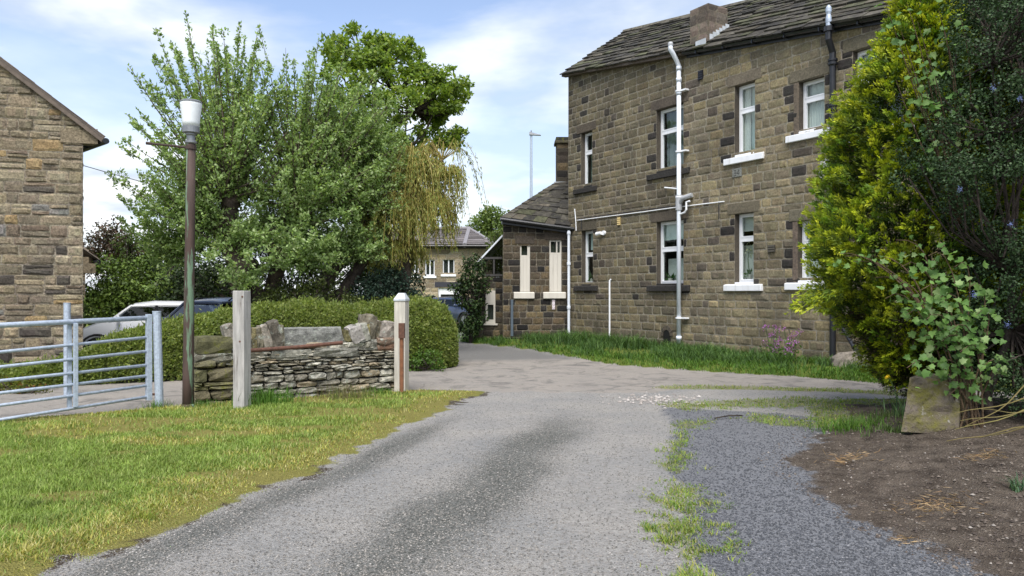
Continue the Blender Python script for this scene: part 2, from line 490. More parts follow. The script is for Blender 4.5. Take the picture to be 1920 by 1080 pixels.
wob = (fbm(GX * 1.7, GY * 1.7, 71) - 0.5) * 0.36 + (fbm(GX * 7, GY * 7, 73, 4) - 0.5) * 0.42
dl = sdist(GX, GY, LAWN)
m_lawn = sstep(-0.16, 0.16, dl + wob * 0.8)
dv = sdist(GX, GY, VERGE)
m_verge = sstep(-0.05, 0.1, dv + wob * 0.35)
m_soil = sstep(-0.25, 0.25, sdist(GX, GY, SOIL) + wob * 1.0)
m_blue = sstep(-0.25, 0.2, sdist(GX, GY, BLUE) + wob * 0.6)
dpk = sdist(GX, GY, PINK)
m_pink = sstep(-0.30, 0.30, dpk + wob * 1.2)
m_asph = sstep(-0.4, 0.4, sdist(GX, GY, ASPH) + wob)
far = sstep(0, 1.0, sdist(GX, GY, FARGRASS) + wob) + sstep(28, 34, GY) + sstep(-13, -16, GX) + sstep(13, 16, GX)
far = np.clip(far, 0, 1)
# moss and weeds breaking through the gravel: between the two gravels, along the lawn edge, and between the wheel tracks of the right-hand track
wn1 = fbm(GX * 3.4, GY * 3.0, 81, 3) ; wn2 = fbm(GX * 11, GY * 10, 83, 3)
def line_band(pts, wdt):
    d = np.full(GX.shape, 1e9)
    for (ax, ay), (bx, by) in zip(pts[:-1], pts[1:]):
        ex, ey = bx - ax, by - ay
        t = np.clip(((GX - ax) * ex + (GY - ay) * ey) / (ex * ex + ey * ey), 0, 1)
        d = np.minimum(d, np.hypot(GX - ax - t * ex, GY - ay - t * ey))
    return np.clip(1 - d / wdt, 0, 1)
b1 = line_band([(0.95, 3.6), (1.05, 4.4), (1.18, 5.2), (1.3, 6.0)], 0.42)
b2 = line_band([(1.5, 6.9), (1.75, 7.8), (2.05, 8.9), (2.6, 9.4), (3.3, 9.6)], 0.4)
b3 = line_band([(2.5, 10.6), (3.6, 10.7), (4.6, 10.9), (5.4, 10.4)], 0.75)
b4 = line_band([(2.7, 12.55), (3.8, 12.5), (5.3, 12.15), (6.6, 11.5), (9, 10)], 0.42)
b5 = line_band([(3.2, 9.3), (3.9, 8.7), (4.1, 9.4), (4.3, 10.2)], 0.6)
weed = np.maximum.reduce([sstep(0.50, 0.64, b1 * 0.26 + wn1 * 0.42 + wn2 * 0.36), sstep(0.54, 0.66, b2 * 0.30 + wn1 * 0.40 + wn2 * 0.34) ,
                          sstep(0.44, 0.60, b3 * 0.50 + wn1 * 0.36 + wn2 * 0.24), sstep(0.34, 0.50, b4 * 0.6 + wn1 * 0.25 + wn2 * 0.15),
                          sstep(0.50, 0.62, b5 * 0.55 + wn1 * 0.3 + wn2 * 0.2)])
weed = weed * sstep(0.02, 0.10, np.maximum.reduce([b1, b2, b3, b4, b5]))
edge = np.exp(-((dl + wob * 0.8 + 0.02) / 0.17) ** 2)
bare_edge = sstep(0.58, 0.72, edge * 0.34 + fbm(GX * 1.2, GY * 0.9, 91, 2) * 0.30 + fbm(GX * 9, GY * 8, 92, 3) * 0.36)          # dark dead moss along the lawn edge
grassm = np.clip(np.maximum.reduce([m_lawn, m_verge, weed * 0.50, far]), 0, 1)
yellow = np.clip(np.exp(-((dl - 0.25) / 0.42) ** 2) * 1.1 + np.maximum(sstep(0.60, 0.72, fbm(GX * 0.8, GY * 1.8, 95)), sstep(0.57, 0.66, fbm(GX * 0.9, GY * 2.2, 195))) * (m_lawn > 0.5), 0, 1)
yellow = np.maximum(yellow, weed * 0.55)
strip = np.exp(-(((GX - (-0.75 + 0.28 * (GY - 4.35))) - (fbm(GX * 0.9, GY * 0.9, 97) - 0.5) * 0.5) / 0.50) ** 2) * sstep(13, 6.5, GY) * (0.55 + 0.55 * fbm(GX * 1.6, GY * 1.1, 98))
strip = np.maximum(strip, (0.45 + 0.5 * fbm(GX * 2, GY * 2, 99)) * np.exp(-((dl + 0.30) / 0.30) ** 2) * sstep(11, 8, GY))

def vcol(me, name, r, g, b):
    a = me.attributes.new(name, 'FLOAT_COLOR', 'POINT')
    c = np.ones((len(r), 4), dtype=np.float32); c[:, 0] = r; c[:, 1] = g; c[:, 2] = b
    a.data.foreach_set('color', c.ravel())

def ground_mat():
    m, t, b, o = newmat('ground surfaces')
    pos = objco(t)
    def sp(name):
        s = nd(t, 'ShaderNodeSeparateColor'); t.links.new(attr(t, name), s.inputs[0]); return s.outputs
    a = sp('MaskA'); c_ = sp('MaskB'); d_ = sp('MaskC')
    fine = noise(t, 70, 4, 0.75, pos)
    grit = noise(t, 140, 2, 0.9, pos)
    mid = noise(t, 6, 5, 0.6, pos)
    vor = nd(t, 'ShaderNodeTexVoronoi'); vor.inputs['Scale'].default_value = 75; t.links.new(pos, vor.inputs['Vector'])
    cell = nd(t, 'ShaderNodeSeparateColor'); t.links.new(vor.outputs['Color'], cell.inputs[0])
    def edgef(sock, k=0.55):
        """mask broken up by fine noise"""
        s = nd(t, 'ShaderNodeMath', operation='SUBTRACT'); t.links.new(fine, s.inputs[0]); s.inputs[1].default_value = 0.5
        x = nd(t, 'ShaderNodeMath', operation='MULTIPLY_ADD'); t.links.new(s.outputs[0], x.inputs[0]); x.inputs[1].default_value = k * 2; t.links.new(sock, x.inputs[2])
        return ramp(t, x.outputs[0], 0.38, 0.62)
    # compacted pale gravel, pebble by pebble
    base = ramp(t, cell.outputs[0], 0.1, 0.9, (0.145, 0.132, 0.114), (0.268, 0.244, 0.209))
    base = mixc(t, 0.55, base, ramp(t, mid, 0.3, 0.72, (0.145, 0.138, 0.127), (0.285, 0.240, 0.197)))
    base = mixc(t, ramp(t, grit, 0.62, 0.72), base, (0.10, 0.098, 0.092))
    base = mixc(t, ramp(t, grit, 0.34, 0.30), base, (0.34, 0.33, 0.31))
    base = mixc(t, 1.0, base, ramp(t, noise(t, 22, 5, 0.7, pos), 0.3, 0.7, (0.78,) * 3, (1.2,) * 3), 'MULTIPLY')
    base = mixc(t, 1.0, base, ramp(t, noise(t, 1.1, 4, 0.6, pos), 0.3, 0.7, (0.84, 0.86, 0.88), (1.12, 1.09, 1.05)), 'MULTIPLY')
    stripc = ramp(t, cell.outputs[1], 0.05, 0.95, (0.080, 0.083, 0.073), (0.215, 0.215, 0.195))
    c = mixc(t, edgef(c_[1], 1.1), base, stripc)
    pink = mixc(t, ramp(t, mid, 0.3, 0.75), (0.40, 0.345, 0.285), (0.315, 0.278, 0.238))
    pink = mixc(t, ramp(t, grit, 0.58, 0.72), pink, (0.16, 0.14, 0.125))
    pink = mixc(t, 0.5, pink, base)
    pink = mixc(t, ramp(t, noise(t, 1.6, 6, 0.7, pos, 0.6), 0.52, 0.66), pink, (0.19, 0.18, 0.165))
    vc = nd(t, 'ShaderNodeTexVoronoi', feature='DISTANCE_TO_EDGE'); vc.inputs['Scale'].default_value = 0.30; vc.inputs['Randomness'].default_value = 1.0; wv_ = nd(t, 'ShaderNodeVectorMath', operation='ADD'); t.links.new(pos, wv_.inputs[0]); nz2 = nd(t, 'ShaderNodeTexNoise'); nz2.inputs['Scale'].default_value = 1.5; nz2.inputs['Detail'].default_value = 5; t.links.new(pos, nz2.inputs['Vector']); t.links.new(nz2.outputs['Color'], wv_.inputs[1]); t.links.new(wv_.outputs[0], vc.inputs['Vector'])
    pink = mixc(t, ramp(t, vc.outputs['Distance'], 0.002, 0.006, (0.42,) * 3, (0, 0, 0)), pink, (0.08, 0.072, 0.065))
    c = mixc(t, edgef(c_[0], 0.8), c, pink)
    asph = mixc(t, ramp(t, fine, 0.35, 0.7), (0.16, 0.157, 0.15), (0.24, 0.235, 0.22))
    c = mixc(t, c_[2], c, asph)
    blue = ramp(t, cell.outputs[2], 0.05, 0.95, (0.042, 0.045, 0.050), (0.100, 0.104, 0.112))
    blue = mixc(t, ramp(t, grit, 0.33, 0.27), blue, (0.20, 0.205, 0.215))
    c = mixc(t, edgef(a[2], 0.7), c, blue)
    soil = mixc(t, ramp(t, mid, 0.3, 0.72), (0.048, 0.037, 0.028), (0.15, 0.122, 0.094))
    soil = mixc(t, ramp(t, cell.outputs[0], 0.88, 0.98), soil, (0.17, 0.145, 0.118))
    c = mixc(t, edgef(a[1], 0.6), c, soil)
    gcol = mixc(t, ramp(t, fine, 0.3, 0.7), (0.09, 0.125, 0.02), (0.20, 0.23, 0.05))
    gy_ = mixc(t, ramp(t, fine, 0.35, 0.7), (0.165, 0.15, 0.036), (0.28, 0.26, 0.08))
    gcol = mixc(t, d_[0], gcol, gy_)
    c = mixc(t, edgef(a[0], 0.55), c, gcol)
    c = mixc(t, edgef(d_[1], 0.9), c, (0.062, 0.046, 0.031))
    t.links.new(c, b.inputs['Base Color'])
    b.inputs['Roughness'].default_value = 0.95; b.inputs['Specular IOR Level'].default_value = 0.15
    hs = nd(t, 'ShaderNodeMath', operation='ADD'); t.links.new(fine, hs.inputs[0]); t.links.new(vor.outputs['Distance'], hs.inputs[1])
    bump(t, b, hs.outputs[0], 1.0, 0.02)
    return m
M['ground'] = ground_mat()
ny, nx = GX.shape
def zone_of(j, i):
    pass
fx, fy = (GX[:-1, :-1] + GX[1:, 1:]) / 2, (GY[:-1, :-1] + GY[1:, 1:]) / 2
cavg = lambda A: (A[:-1, :-1] + A[1:, :-1] + A[:-1, 1:] + A[1:, 1:]) / 4
zone = np.zeros(fx.shape, int)                                   # 0 gravel drive
zone[cavg(m_blue) > 0.5] = 1
zone[cavg(m_pink) > 0.5] = 2
zone[cavg(m_asph) > 0.5] = 3
zone[cavg(far) > 0.5] = 7
zone[cavg(m_soil) > 0.5] = 4
zone[cavg(m_verge) > 0.5] = 5
zone[cavg(m_lawn) > 0.5] = 6
idx = np.arange(ny * nx).reshape(ny, nx)
quads = np.stack([idx[:-1, :-1], idx[:-1, 1:], idx[1:, 1:], idx[1:, :-1]], -1)
ZN = ['gravel_drive', 'gravel_parking', 'tarmac_track', 'lane', 'soil_bank', 'grass_verge', 'lawn', 'field']
VA = np.stack([GX, GY, GZ], -1).reshape(-1, 3)
for zi, zname in enumerate(ZN):
    q = quads[zone == zi]
    if not len(q): continue
    used, inv = np.unique(q.ravel(), return_inverse=True)
    o = npmesh(zname, VA[used], inv.reshape(-1, 4), None, M['ground'], smooth=True)
    o['kind'] = 'structure'
    for nm, (r, g, b) in {'MaskA': (grassm, m_soil * (1 - grassm), m_blue), 'MaskB': (m_pink, strip, m_asph), 'MaskC': (yellow, bare_edge * 0.66, far)}.items():
        vcol(o.data, nm, r.ravel()[used], g.ravel()[used], b.ravel()[used])

def zg(x, y): return float(zground(np.array([x]), np.array([y]))[0])

def blades(name, Px, Py, H, lean, width, C, m=None, parent=None, segs=2, label=None):
    """grass blades: tapering strips bending over"""
    n = len(Px)
    Z = zground(Px, Py) - 0.005
    a = RNG.uniform(0, 2 * np.pi, n)
    D = np.stack([np.cos(a), np.sin(a)], -1)
    S = np.stack([-D[:, 1], D[:, 0]], -1)
    V = np.zeros((n, 2 * segs + 1, 3)); 
    for k in range(segs + 1):
        s = k / segs
        out_ = lean * s ** 1.8
        up = H * (s - 0.35 * (lean / (H + lean + 1e-6)) * s * s * 1.6)
        cx = Px + D[:, 0] * out_; cy = Py + D[:, 1] * out_; cz = Z + up
        wd = width * (1 - s * 0.85) / 2
        if k < segs:
            V[:, 2 * k] = np.stack([cx - S[:, 0] * wd, cy - S[:, 1] * wd, cz], -1)
            V[:, 2 * k + 1] = np.stack([cx + S[:, 0] * wd, cy + S[:, 1] * wd, cz], -1)
        else:
            V[:, 2 * k] = np.stack([cx, cy, cz], -1)
    b = (np.arange(n) * (2 * segs + 1))[:, None]
    tri = []
    for k in range(segs - 1):
        tri += [[2 * k, 2 * k + 1, 2 * k + 3], [2 * k, 2 * k + 3, 2 * k + 2]]
    tri.append([2 * segs - 2, 2 * segs - 1, 2 * segs])
    tri = np.array(tri)
    Fc = (b[:, :, None] + tri[None]).reshape(-1, 3)
    return npmesh(name, V.reshape(-1, 3), Fc, np.repeat(C, len(tri), 0), m or M['grass'], parent)

def mixcols(n, cols, wts=None, var=0.2):
    cols = np.array(cols)
    i = RNG.choice(len(cols), n, p=wts)
    c = cols[i] * (1 + RNG.uniform(-var, var, (n, 1)))
    return np.maximum(c, 0.003)

# mown lawn
def scatter(n, x0, x1, y0, y1):
    # denser near the viewpoint, where single blades show
    u = RNG.uniform(0, 1, n)
    y = 1 / (1 / y0 + u * (1 / y1 - 1 / y0))
    return RNG.uniform(x0, x1, n), y
X, Y_ = scatter(420000, -9.5, -0.3, 3.7, 12.3)
d = sdist(X, Y_, LAWN)
wb = (fbm(X * 1.7, Y_ * 1.7, 71) - 0.5) * 0.36 + (fbm(X * 7, Y_ * 7, 73, 4) - 0.5) * 0.42
vis = (np.abs(X) / Y_ < 0.72)
be = sstep(0.56, 0.70, np.exp(-((d + 0.02) / 0.20) ** 2) * 0.34 + fbm(X * 1.2, Y_ * 0.9, 91, 2) * 0.30 + fbm(X * 9, Y_ * 8, 92, 3) * 0.36)
dens = np.clip(0.32 + d * 2.0, 0.03, 1) * (1 - be * 0.9) * (0.45 + 0.75 * fbm(X * 4, Y_ * 4, 61, 2))
dens *= 1 - 0.85 * sstep(0.57, 0.66, fbm(X * 0.9, Y_ * 2.2, 195))
keep = vis & (d + wb * 0.9 > -0.12) & (RNG.uniform(0, 1, len(X)) < dens)
X, Y_, d = X[keep], Y_[keep], d[keep]
n = len(X)
lush = fbm(X * 1.1, Y_ * 1.1, 63)
H = RNG.uniform(0.025, 0.065, n) * (0.6 + 0.9 * lush) * np.clip(0.35 + d * 1.6, 0.35, 1)
yl = np.clip(np.exp(-((d - 0.2) / 0.38) ** 2) * 1.0 + sstep(0.55, 0.70, fbm(X * 0.8, Y_ * 1.8, 95)) * 0.8, 0, 1)
green = mixcols(n, [(0.18, 0.26, 0.048), (0.235, 0.315, 0.07), (0.132, 0.20, 0.04), (0.31, 0.36, 0.12)], [0.4, 0.3, 0.2, 0.1])
straw = mixcols(n, [(0.38, 0.34, 0.09), (0.31, 0.31, 0.065), (0.43, 0.40, 0.17)], None)
isy = (RNG.uniform(0, 1, n) < yl * 0.68)[:, None]
C = np.where(isy, straw, green)
o = blades('lawn_grass', X, Y_, H, H * RNG.uniform(0.2, 1.3, n), RNG.uniform(0.005, 0.010, n) * (0.8 + Y_ * 0.06), C)
tag(o, kind='stuff', label='short mown grass with yellowed edge', cat='grass')
# moss and low weeds in the gravel
X, Y_ = scatter(260000, 0.4, 8.5, 3.7, 13.3)
gi = np.clip(np.searchsorted(gx, X) - 1, 0, nx - 1); gj = np.clip(np.searchsorted(gy, Y_) - 1, 0, ny - 1)
wv = weed[gj, gi]
keep = (RNG.uniform(0, 1, len(X)) < wv * 0.95) & (np.abs(X) / Y_ < 0.72)
X, Y_ = X[keep], Y_[keep]; n = len(X)
H = RNG.uniform(0.014, 0.05, n) * (0.4 + 1.3 * fbm(X * 4, Y_ * 4, 66, 2))
C = mixcols(n, [(0.17, 0.25, 0.04), (0.27, 0.30, 0.06), (0.11, 0.20, 0.03), (0.32, 0.30, 0.10)], [0.4, 0.25, 0.25, 0.1])
o = blades('weeds', X, Y_, H, H * RNG.uniform(0.3, 1.6, n), RNG.uniform(0.005, 0.010, n) * (0.8 + Y_ * 0.06), C)
tag(o, kind='stuff', label='moss and low weeds growing through the gravel', cat='weeds')
# loose grit on the drives
def pebbles(name, X, Y_, S, C, label):
    n = len(X)
    Z = zground(X, Y_)
    oct_ = np.array([(1, 0, 0), (0, 1, 0), (-1, 0, 0), (0, -1, 0), (0, 0, 0.75), (0, 0, -0.5)])
    V = oct_[None] * S[:, None, None] * RNG.uniform(0.6, 1.3, (n, 6, 1))
    a = RNG.uniform(0, 6.28, n); ca, sa = np.cos(a)[:, None], np.sin(a)[:, None]
    V = np.stack([V[:, :, 0] * ca - V[:, :, 1] * sa + X[:, None], V[:, :, 0] * sa + V[:, :, 1] * ca + Y_[:, None], V[:, :, 2] + Z[:, None] + S[:, None] * 0.25], -1)
    tri = np.array([(0, 1, 4), (1, 2, 4), (2, 3, 4), (3, 0, 4)])
    Fc = ((np.arange(n) * 6)[:, None, None] + tri[None]).reshape(-1, 3)
    o = npmesh(name, V.reshape(-1, 3), Fc, np.repeat(C, 4, 0), M['attr'])
    tag(o, kind='stuff', label=label, cat='gravel')
X, Y_ = scatter(95000, -3, 5, 3.7, 12)
gi = np.clip(np.searchsorted(gx, X) - 1, 0, nx - 2); gj = np.clip(np.searchsorted(gy, Y_) - 1, 0, ny - 2)
zz_ = zone[gj, gi]
keep = np.isin(zz_, (0, 1)) & (np.abs(X) / Y_ < 0.72)
keep &= RNG.uniform(0, 1, len(X)) < np.where(zz_ == 1, 1.0, 0.55 + 0.45 * strip[gj, gi])
X, Y_ = X[keep], Y_[keep]; bl = (zone[gj[keep], gi[keep]] == 1)[:, None]; n = len(X)
C = np.where(bl, mixcols(n, [(0.045, 0.048, 0.053), (0.066, 0.069, 0.076), (0.092, 0.096, 0.104), (0.17, 0.17, 0.175)], [0.4, 0.35, 0.2, 0.05]),
             mixcols(n, [(0.10, 0.097, 0.087), (0.165, 0.155, 0.138), (0.23, 0.213, 0.186), (0.30, 0.285, 0.26)], [0.28, 0.36, 0.28, 0.08]))
pebbles('loose_gravel', X, Y_, RNG.uniform(0.004, 0.010, n) * np.where(bl[:, 0], 1.1, 0.9), C, 'loose angular chippings over the drive')
X, Y_ = scatter(9000, 2.3, 7.5, 3.7, 9.5)
keep = (sdist(X, Y_, SOIL) > -0.25) & (np.abs(X) / Y_ < 0.72); X, Y_ = X[keep], Y_[keep]; n = len(X)
XC, YC = scatter(1600, 2.5, 7.5, 3.9, 9.5); kc = (sdist(XC, YC, SOIL) > .05) & (fbm(XC * 2, YC * 2, 77) > .42); XC, YC = XC[kc], YC[kc]
pebbles('soil_clods', XC, YC, RNG.uniform(.007, .020, len(XC)), mixcols(len(XC), [(.055, .042, .032), (.085, .067, .052), (.12, .098, .076)]), 'crumbly clods on the bare soil bank')
RUB = scatter(1500, 1.2, 3.3, 9.9, 12.0)
kr = RNG.uniform(0, 1, 1500) < np.exp(-((RUB[0] - 2.15) / .45) ** 2 - ((RUB[1] - 11.1) / .45) ** 2)
pebbles('rubble', RUB[0][kr], RUB[1][kr], RNG.uniform(.012, .035, kr.sum()), mixcols(int(kr.sum()), [(.30, .27, .24), (.23, .21, .19), (.38, .35, .32)]), 'pale broken rubble where the drive meets the track')
pebbles('soil_stones', X, Y_, RNG.uniform(0.004, 0.016, n) * RNG.uniform(0.5, 1.2, n), mixcols(n, [(0.06, 0.046, 0.036), (0.10, 0.078, 0.06), (0.16, 0.135, 0.108), (0.24, 0.215, 0.185)], [0.5, 0.3, 0.15, 0.05]),
        'small stones and clods on the bare soil')
# tall strappy growth at the foot of the house
n = 34000
t_ = RNG.uniform(-7.5, 9.5, n); of = RNG.uniform(0.02, 3.0, n)
X = HO.x + HU.x * t_ + HN.x * of; Y_ = HO.y + HU.y * t_ + HN.y * of
d = sdist(X, Y_, VERGE)
keep = (d > 0.02) & (RNG.uniform(0, 1, n) < 0.08 + 0.92 * sstep(0.35, 0.6, fbm(X * 1.5, Y_ * 1.5, 55)))
X, Y_, d, t_ = X[keep], Y_[keep], d[keep], t_[keep]; n = len(X)
tall = np.clip(0.16 + 0.28 * np.clip(d, 0, 1.2), 0, 0.46) * (0.15 + 1.5 * fbm(X * 1.6, Y_ * 1.6, 57) ** 1.3)
tall *= np.where(t_ < 0.4, 0.62, 1.05)
H = tall * RNG.uniform(0.6, 1.2, n)
C = np.where((H < 0.16)[:, None], mixcols(n, [(0.07, 0.155, 0.02), (0.10, 0.19, 0.03), (0.055, 0.11, 0.02)]), mixcols(n, [(0.045, 0.098, 0.024), (0.064, 0.128, 0.03), (0.10, 0.175, 0.045), (0.032, 0.07, 0.018)]))
o = blades('verge_grass', X, Y_, H, H * RNG.uniform(0.3, 1.3, n), RNG.uniform(0.012, 0.026, n), C, segs=4)
tag(o, kind='stuff', label='tall strappy grass along the foot of the house', cat='grass')
X, Y_ = scatter(90000, -5.5, 8, 12.6, 30)
d = np.maximum(sdist(X, Y_, VERGE), sdist(X, Y_, FARGRASS))
keep = (d > -0.04) & (d < 0.9); X, Y_ = X[keep], Y_[keep]; n = len(X)
H = RNG.uniform(0.04, 0.13, n)
o = blades('verge_edge_grass', X, Y_, H, H * RNG.uniform(0.2, 1.2, n), RNG.uniform(0.012, 0.022, n), mixcols(n, [(0.08, 0.17, 0.02), (0.12, 0.21, 0.03), (0.06, 0.12, 0.02)]))
tag(o, kind='stuff', label='short grass along the lane edge', cat='grass')

# ------------------------------------------------------------------ masonry
def stone_wall(mb, fr, u0, u1, v0, vtop, hs, ls, openings, pal, mort, relief=0.02, gap=0.012, split=0.0, wob=0.006, nu=4, nv=3, seed=1):
    """courses of rock-faced stones, each with its own swelling face, on a bed of mortar; openings are (u0,u1,v0,v1)"""
    rr = random.Random(seed)
    v = v0
    vmax = max(vtop(u0 + (u1 - u0) * k / 20) for k in range(21))
    while v < vmax:
        h = rr.uniform(*hs)
        va, vb = v, v + h
        v = vb
        cuts = sorted((a, b) for a, b, c, d in openings if min(vb, d) - max(va, c) > 0.5 * h)
        seg, p = [], u0
        for a, b in cuts:
            if a > p + 0.02: seg.append((p, a))
            p = max(p, b)
        if p < u1 - 0.02: seg.append((p, u1))
        for sa, sb in seg:
            # bed of mortar
            kk = max(1, int((sb - sa) / (0.5 if vb < min(vtop(sa), vtop(sb)) else 0.05)))
            for k in range(kk):
                a, b = sa + (sb - sa) * k / kk, sa + (sb - sa) * (k + 1) / kk
                ta, tb = min(vb, vtop(a)), min(vb, vtop(b))
                if ta <= va and tb <= va: continue
                mb.poly([fr(a, va, .004), fr(b, va, .004), fr(b, max(tb, va), .004), fr(a, max(ta, va), .004)], jit(mort, 0.15))
            u = sa - rr.uniform(0, 0.1)
            while u < sb - 0.01:
                l = rr.uniform(*ls)
                ua, ub = max(u, sa), min(u + l, sb)
                if sb - ub < 0.10: ub = sb
                u = ub
                if ub - ua < 0.03: continue
                rows = [(va, vb)]
                if rr.random() < split:
                    m_ = va + h * rr.uniform(0.35, 0.65); rows = [(va, m_), (m_, vb)]
                for ra, rb in rows:
                    um = (ua + ub) / 2
                    if vtop(um) < ra + 0.04: continue
                    A, B = ua + gap / 2, ub - gap / 2
                    if B - A < 0.02: continue
                    lo, hi = ra + gap / 2, rb - gap / 2
                    col = pal(um, (ra + rb) / 2, rr)
                    us = [0, 0.13, 0.5, 0.87, 1] if nu == 4 else [0, 0.2, 0.8, 1]
                    vs = [0, 0.22, 0.78, 1] if nv == 3 else [0, 0.5, 1]
                    rl = relief * rr.uniform(0.4, 1.25)
                    grid = []
                    for j, fv in enumerate(vs):
                        for i, fu in enumerate(us):
                            ed = i in (0, len(us) - 1) or j in (0, len(vs) - 1)
                            cr = i in (0, len(us) - 1) and j in (0, len(vs) - 1)
                            uu = A + (B - A) * fu + rr.uniform(-wob, wob)
                            vv = lo + (hi - lo) * fv + rr.uniform(-wob, wob)
                            if cr:
                                uu += (um - uu) * 0.03; vv += ((lo + hi) / 2 - vv) * 0.08
                            uu = min(max(uu, sa), sb) ; vv = min(vv, vtop(uu) - 0.002)
                            ww = 0.003 + (rr.uniform(0, 0.25) * rl if ed else rl * rr.uniform(0.55, 1.2))
                            grid.append(fr(uu, vv, ww))
                    W_ = len(us)
                    ringi = [i for i in range(W_)] + [W_ * (j + 1) - 1 for j in range(1, len(vs))] + [W_ * (len(vs) - 1) + i for i in reversed(range(W_ - 1))] + [W_ * j for j in reversed(range(1, len(vs) - 1))]
                    fs = [(j * W_ + i, j * W_ + i + 1, (j + 1) * W_ + i + 1, (j + 1) * W_ + i) for j in range(len(vs) - 1) for i in range(W_ - 1)]
                    base = len(mb.v)
                    mb.v.extend([tuple(q) for q in grid])
                    for f in fs:
                        mb.f.append(tuple(base + q for q in f)); mb.c.append(jit(col, 0.10, 0.03))

def pal_from(cols, wts):
    def f(u, v, rr):
        c = rr.choices(cols, wts)[0]
        k = rr.uniform(0.78, 1.2)
        return tuple(x * k for x in c)
    return f
def hfr(u, v, w_):
    """house front: u along (away from the camera), v up, w out of the wall"""
    p = HO + HU * u + HN * w_
    return Vector((p.x, p.y, v))
def eave(u): return 7.98 + 0.1425 * u

# ------------------------------------------------------------------ the long stone house
house = empty('stone_house', (HO.x, HO.y, 0), 'tall dark stone house with white framed windows and long drainpipes', 'house')
# (far jamb, near jamb, sill top, head, kind)
WIN = [(4.50, 3.93, 4.94, 6.66, 'dark', 'upper'), (1.05, 0.02, 4.94, 6.67, 'dark', 'upper'), (-1.72, -2.33, 4.95, 6.68, 'white', 'curtain'),
       (-3.55, -4.20, 5.19, 6.34, 'white', 'net'), (-4.87, -5.95, 4.93, 6.66, 'white', 'sky'),
       (4.47, 3.89, 1.86, 3.57, 'dark', 'blindside'), (1.05, 0.02, 1.84, 3.57, 'dark', 'blind'), (-1.72, -2.29, 1.84, 3.54, 'white', 'blindtop'),
       (-3.52, -4.20, 1.86, 3.22, 'white', 'curtain2')]
op = [(b, a, c - 0.0, d) for a, b, c, d, *_ in WIN]
warm = [(0.222, 0.186, 0.112), (0.198, 0.167, 0.105), (0.178, 0.152, 0.100), (0.246, 0.202, 0.114), (0.163, 0.139, 0.096), (0.05, 0.045, 0.038), (0.11, 0.092, 0.07)]
def house_pal(u, v, rr):
    up_ = v > 6.2
    near = 1 if u < 0.0 else 0
    c = rr.choices(warm, [3 + 1.5 * near, 4, 4 - near, 1.2 + 1.8 * near, 1.5, 0.05 + 0.42 * up_, 0.40 + 0.75 * up_])[0]
    k = rr.uniform(0.82, 1.2) * (0.80 + 0.25 * near)
    # soot drawn out beside and under the window stones
    for a, b, z0, z1, *_ in WIN:
        if (a < u < a + 0.30 or b - 0.12 < u < b) and z0 - 0.2 < v < z1 and rr.random() < 0.40:
            return (0.045, 0.040, 0.035)
    return tuple(x * k for x in c)
mb = MB()
stone_wall(mb, hfr, -8.6, 5.18, -0.25, lambda u: eave(u), (0.165, 0.25), (0.16, 0.54), op, house_pal, (0.285, 0.255, 0.195), 0.017, 0.018, 0.0, seed=3)
# reveals of the openings
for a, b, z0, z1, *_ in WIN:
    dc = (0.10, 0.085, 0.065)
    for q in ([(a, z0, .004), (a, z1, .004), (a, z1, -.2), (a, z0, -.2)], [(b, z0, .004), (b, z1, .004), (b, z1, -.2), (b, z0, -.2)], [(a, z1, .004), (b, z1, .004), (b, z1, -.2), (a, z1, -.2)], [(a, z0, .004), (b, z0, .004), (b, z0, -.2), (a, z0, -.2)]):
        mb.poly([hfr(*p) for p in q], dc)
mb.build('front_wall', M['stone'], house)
# end walls and back wall
DEP = 5.0
mb = MB()
def efr(u, v, w_):
    p = HO + HU * 5.181 - HN * u + HU * w_
    return Vector((p.x, p.y, v))
pitch = math.tan(R(35))
stone_wall(mb, efr, 0, DEP, -0.25, lambda s: eave(5.18) - 0.02 + min(s, DEP - s) * pitch, (0.2, 0.25), (0.25, 0.55), [], house_pal, (0.22, 0.19, 0.14), 0.02, 0.016, seed=5, nu=3, nv=2)
mb.build('end_wall', M['stone'], house)
mb = MB()
for s0, s1, u in ((0.02, DEP, -8.6),):
    mb.poly([hfr(u, -0.25, -s0), hfr(u, -0.25, -s1), hfr(u, eave(u), -s1), hfr(u, eave(u) + DEP / 2 * pitch, -DEP / 2), hfr(u, eave(u), -s0)], (0.17, 0.13, 0.08))
mb.poly([hfr(-8.6, -0.25, -DEP), hfr(5.17, -0.25, -DEP), hfr(5.17, eave(5.17), -DEP), hfr(-8.6, eave(-8.6), -DEP)], (0.17, 0.13, 0.08))
mb.build('back_wall', M['stone'], house)

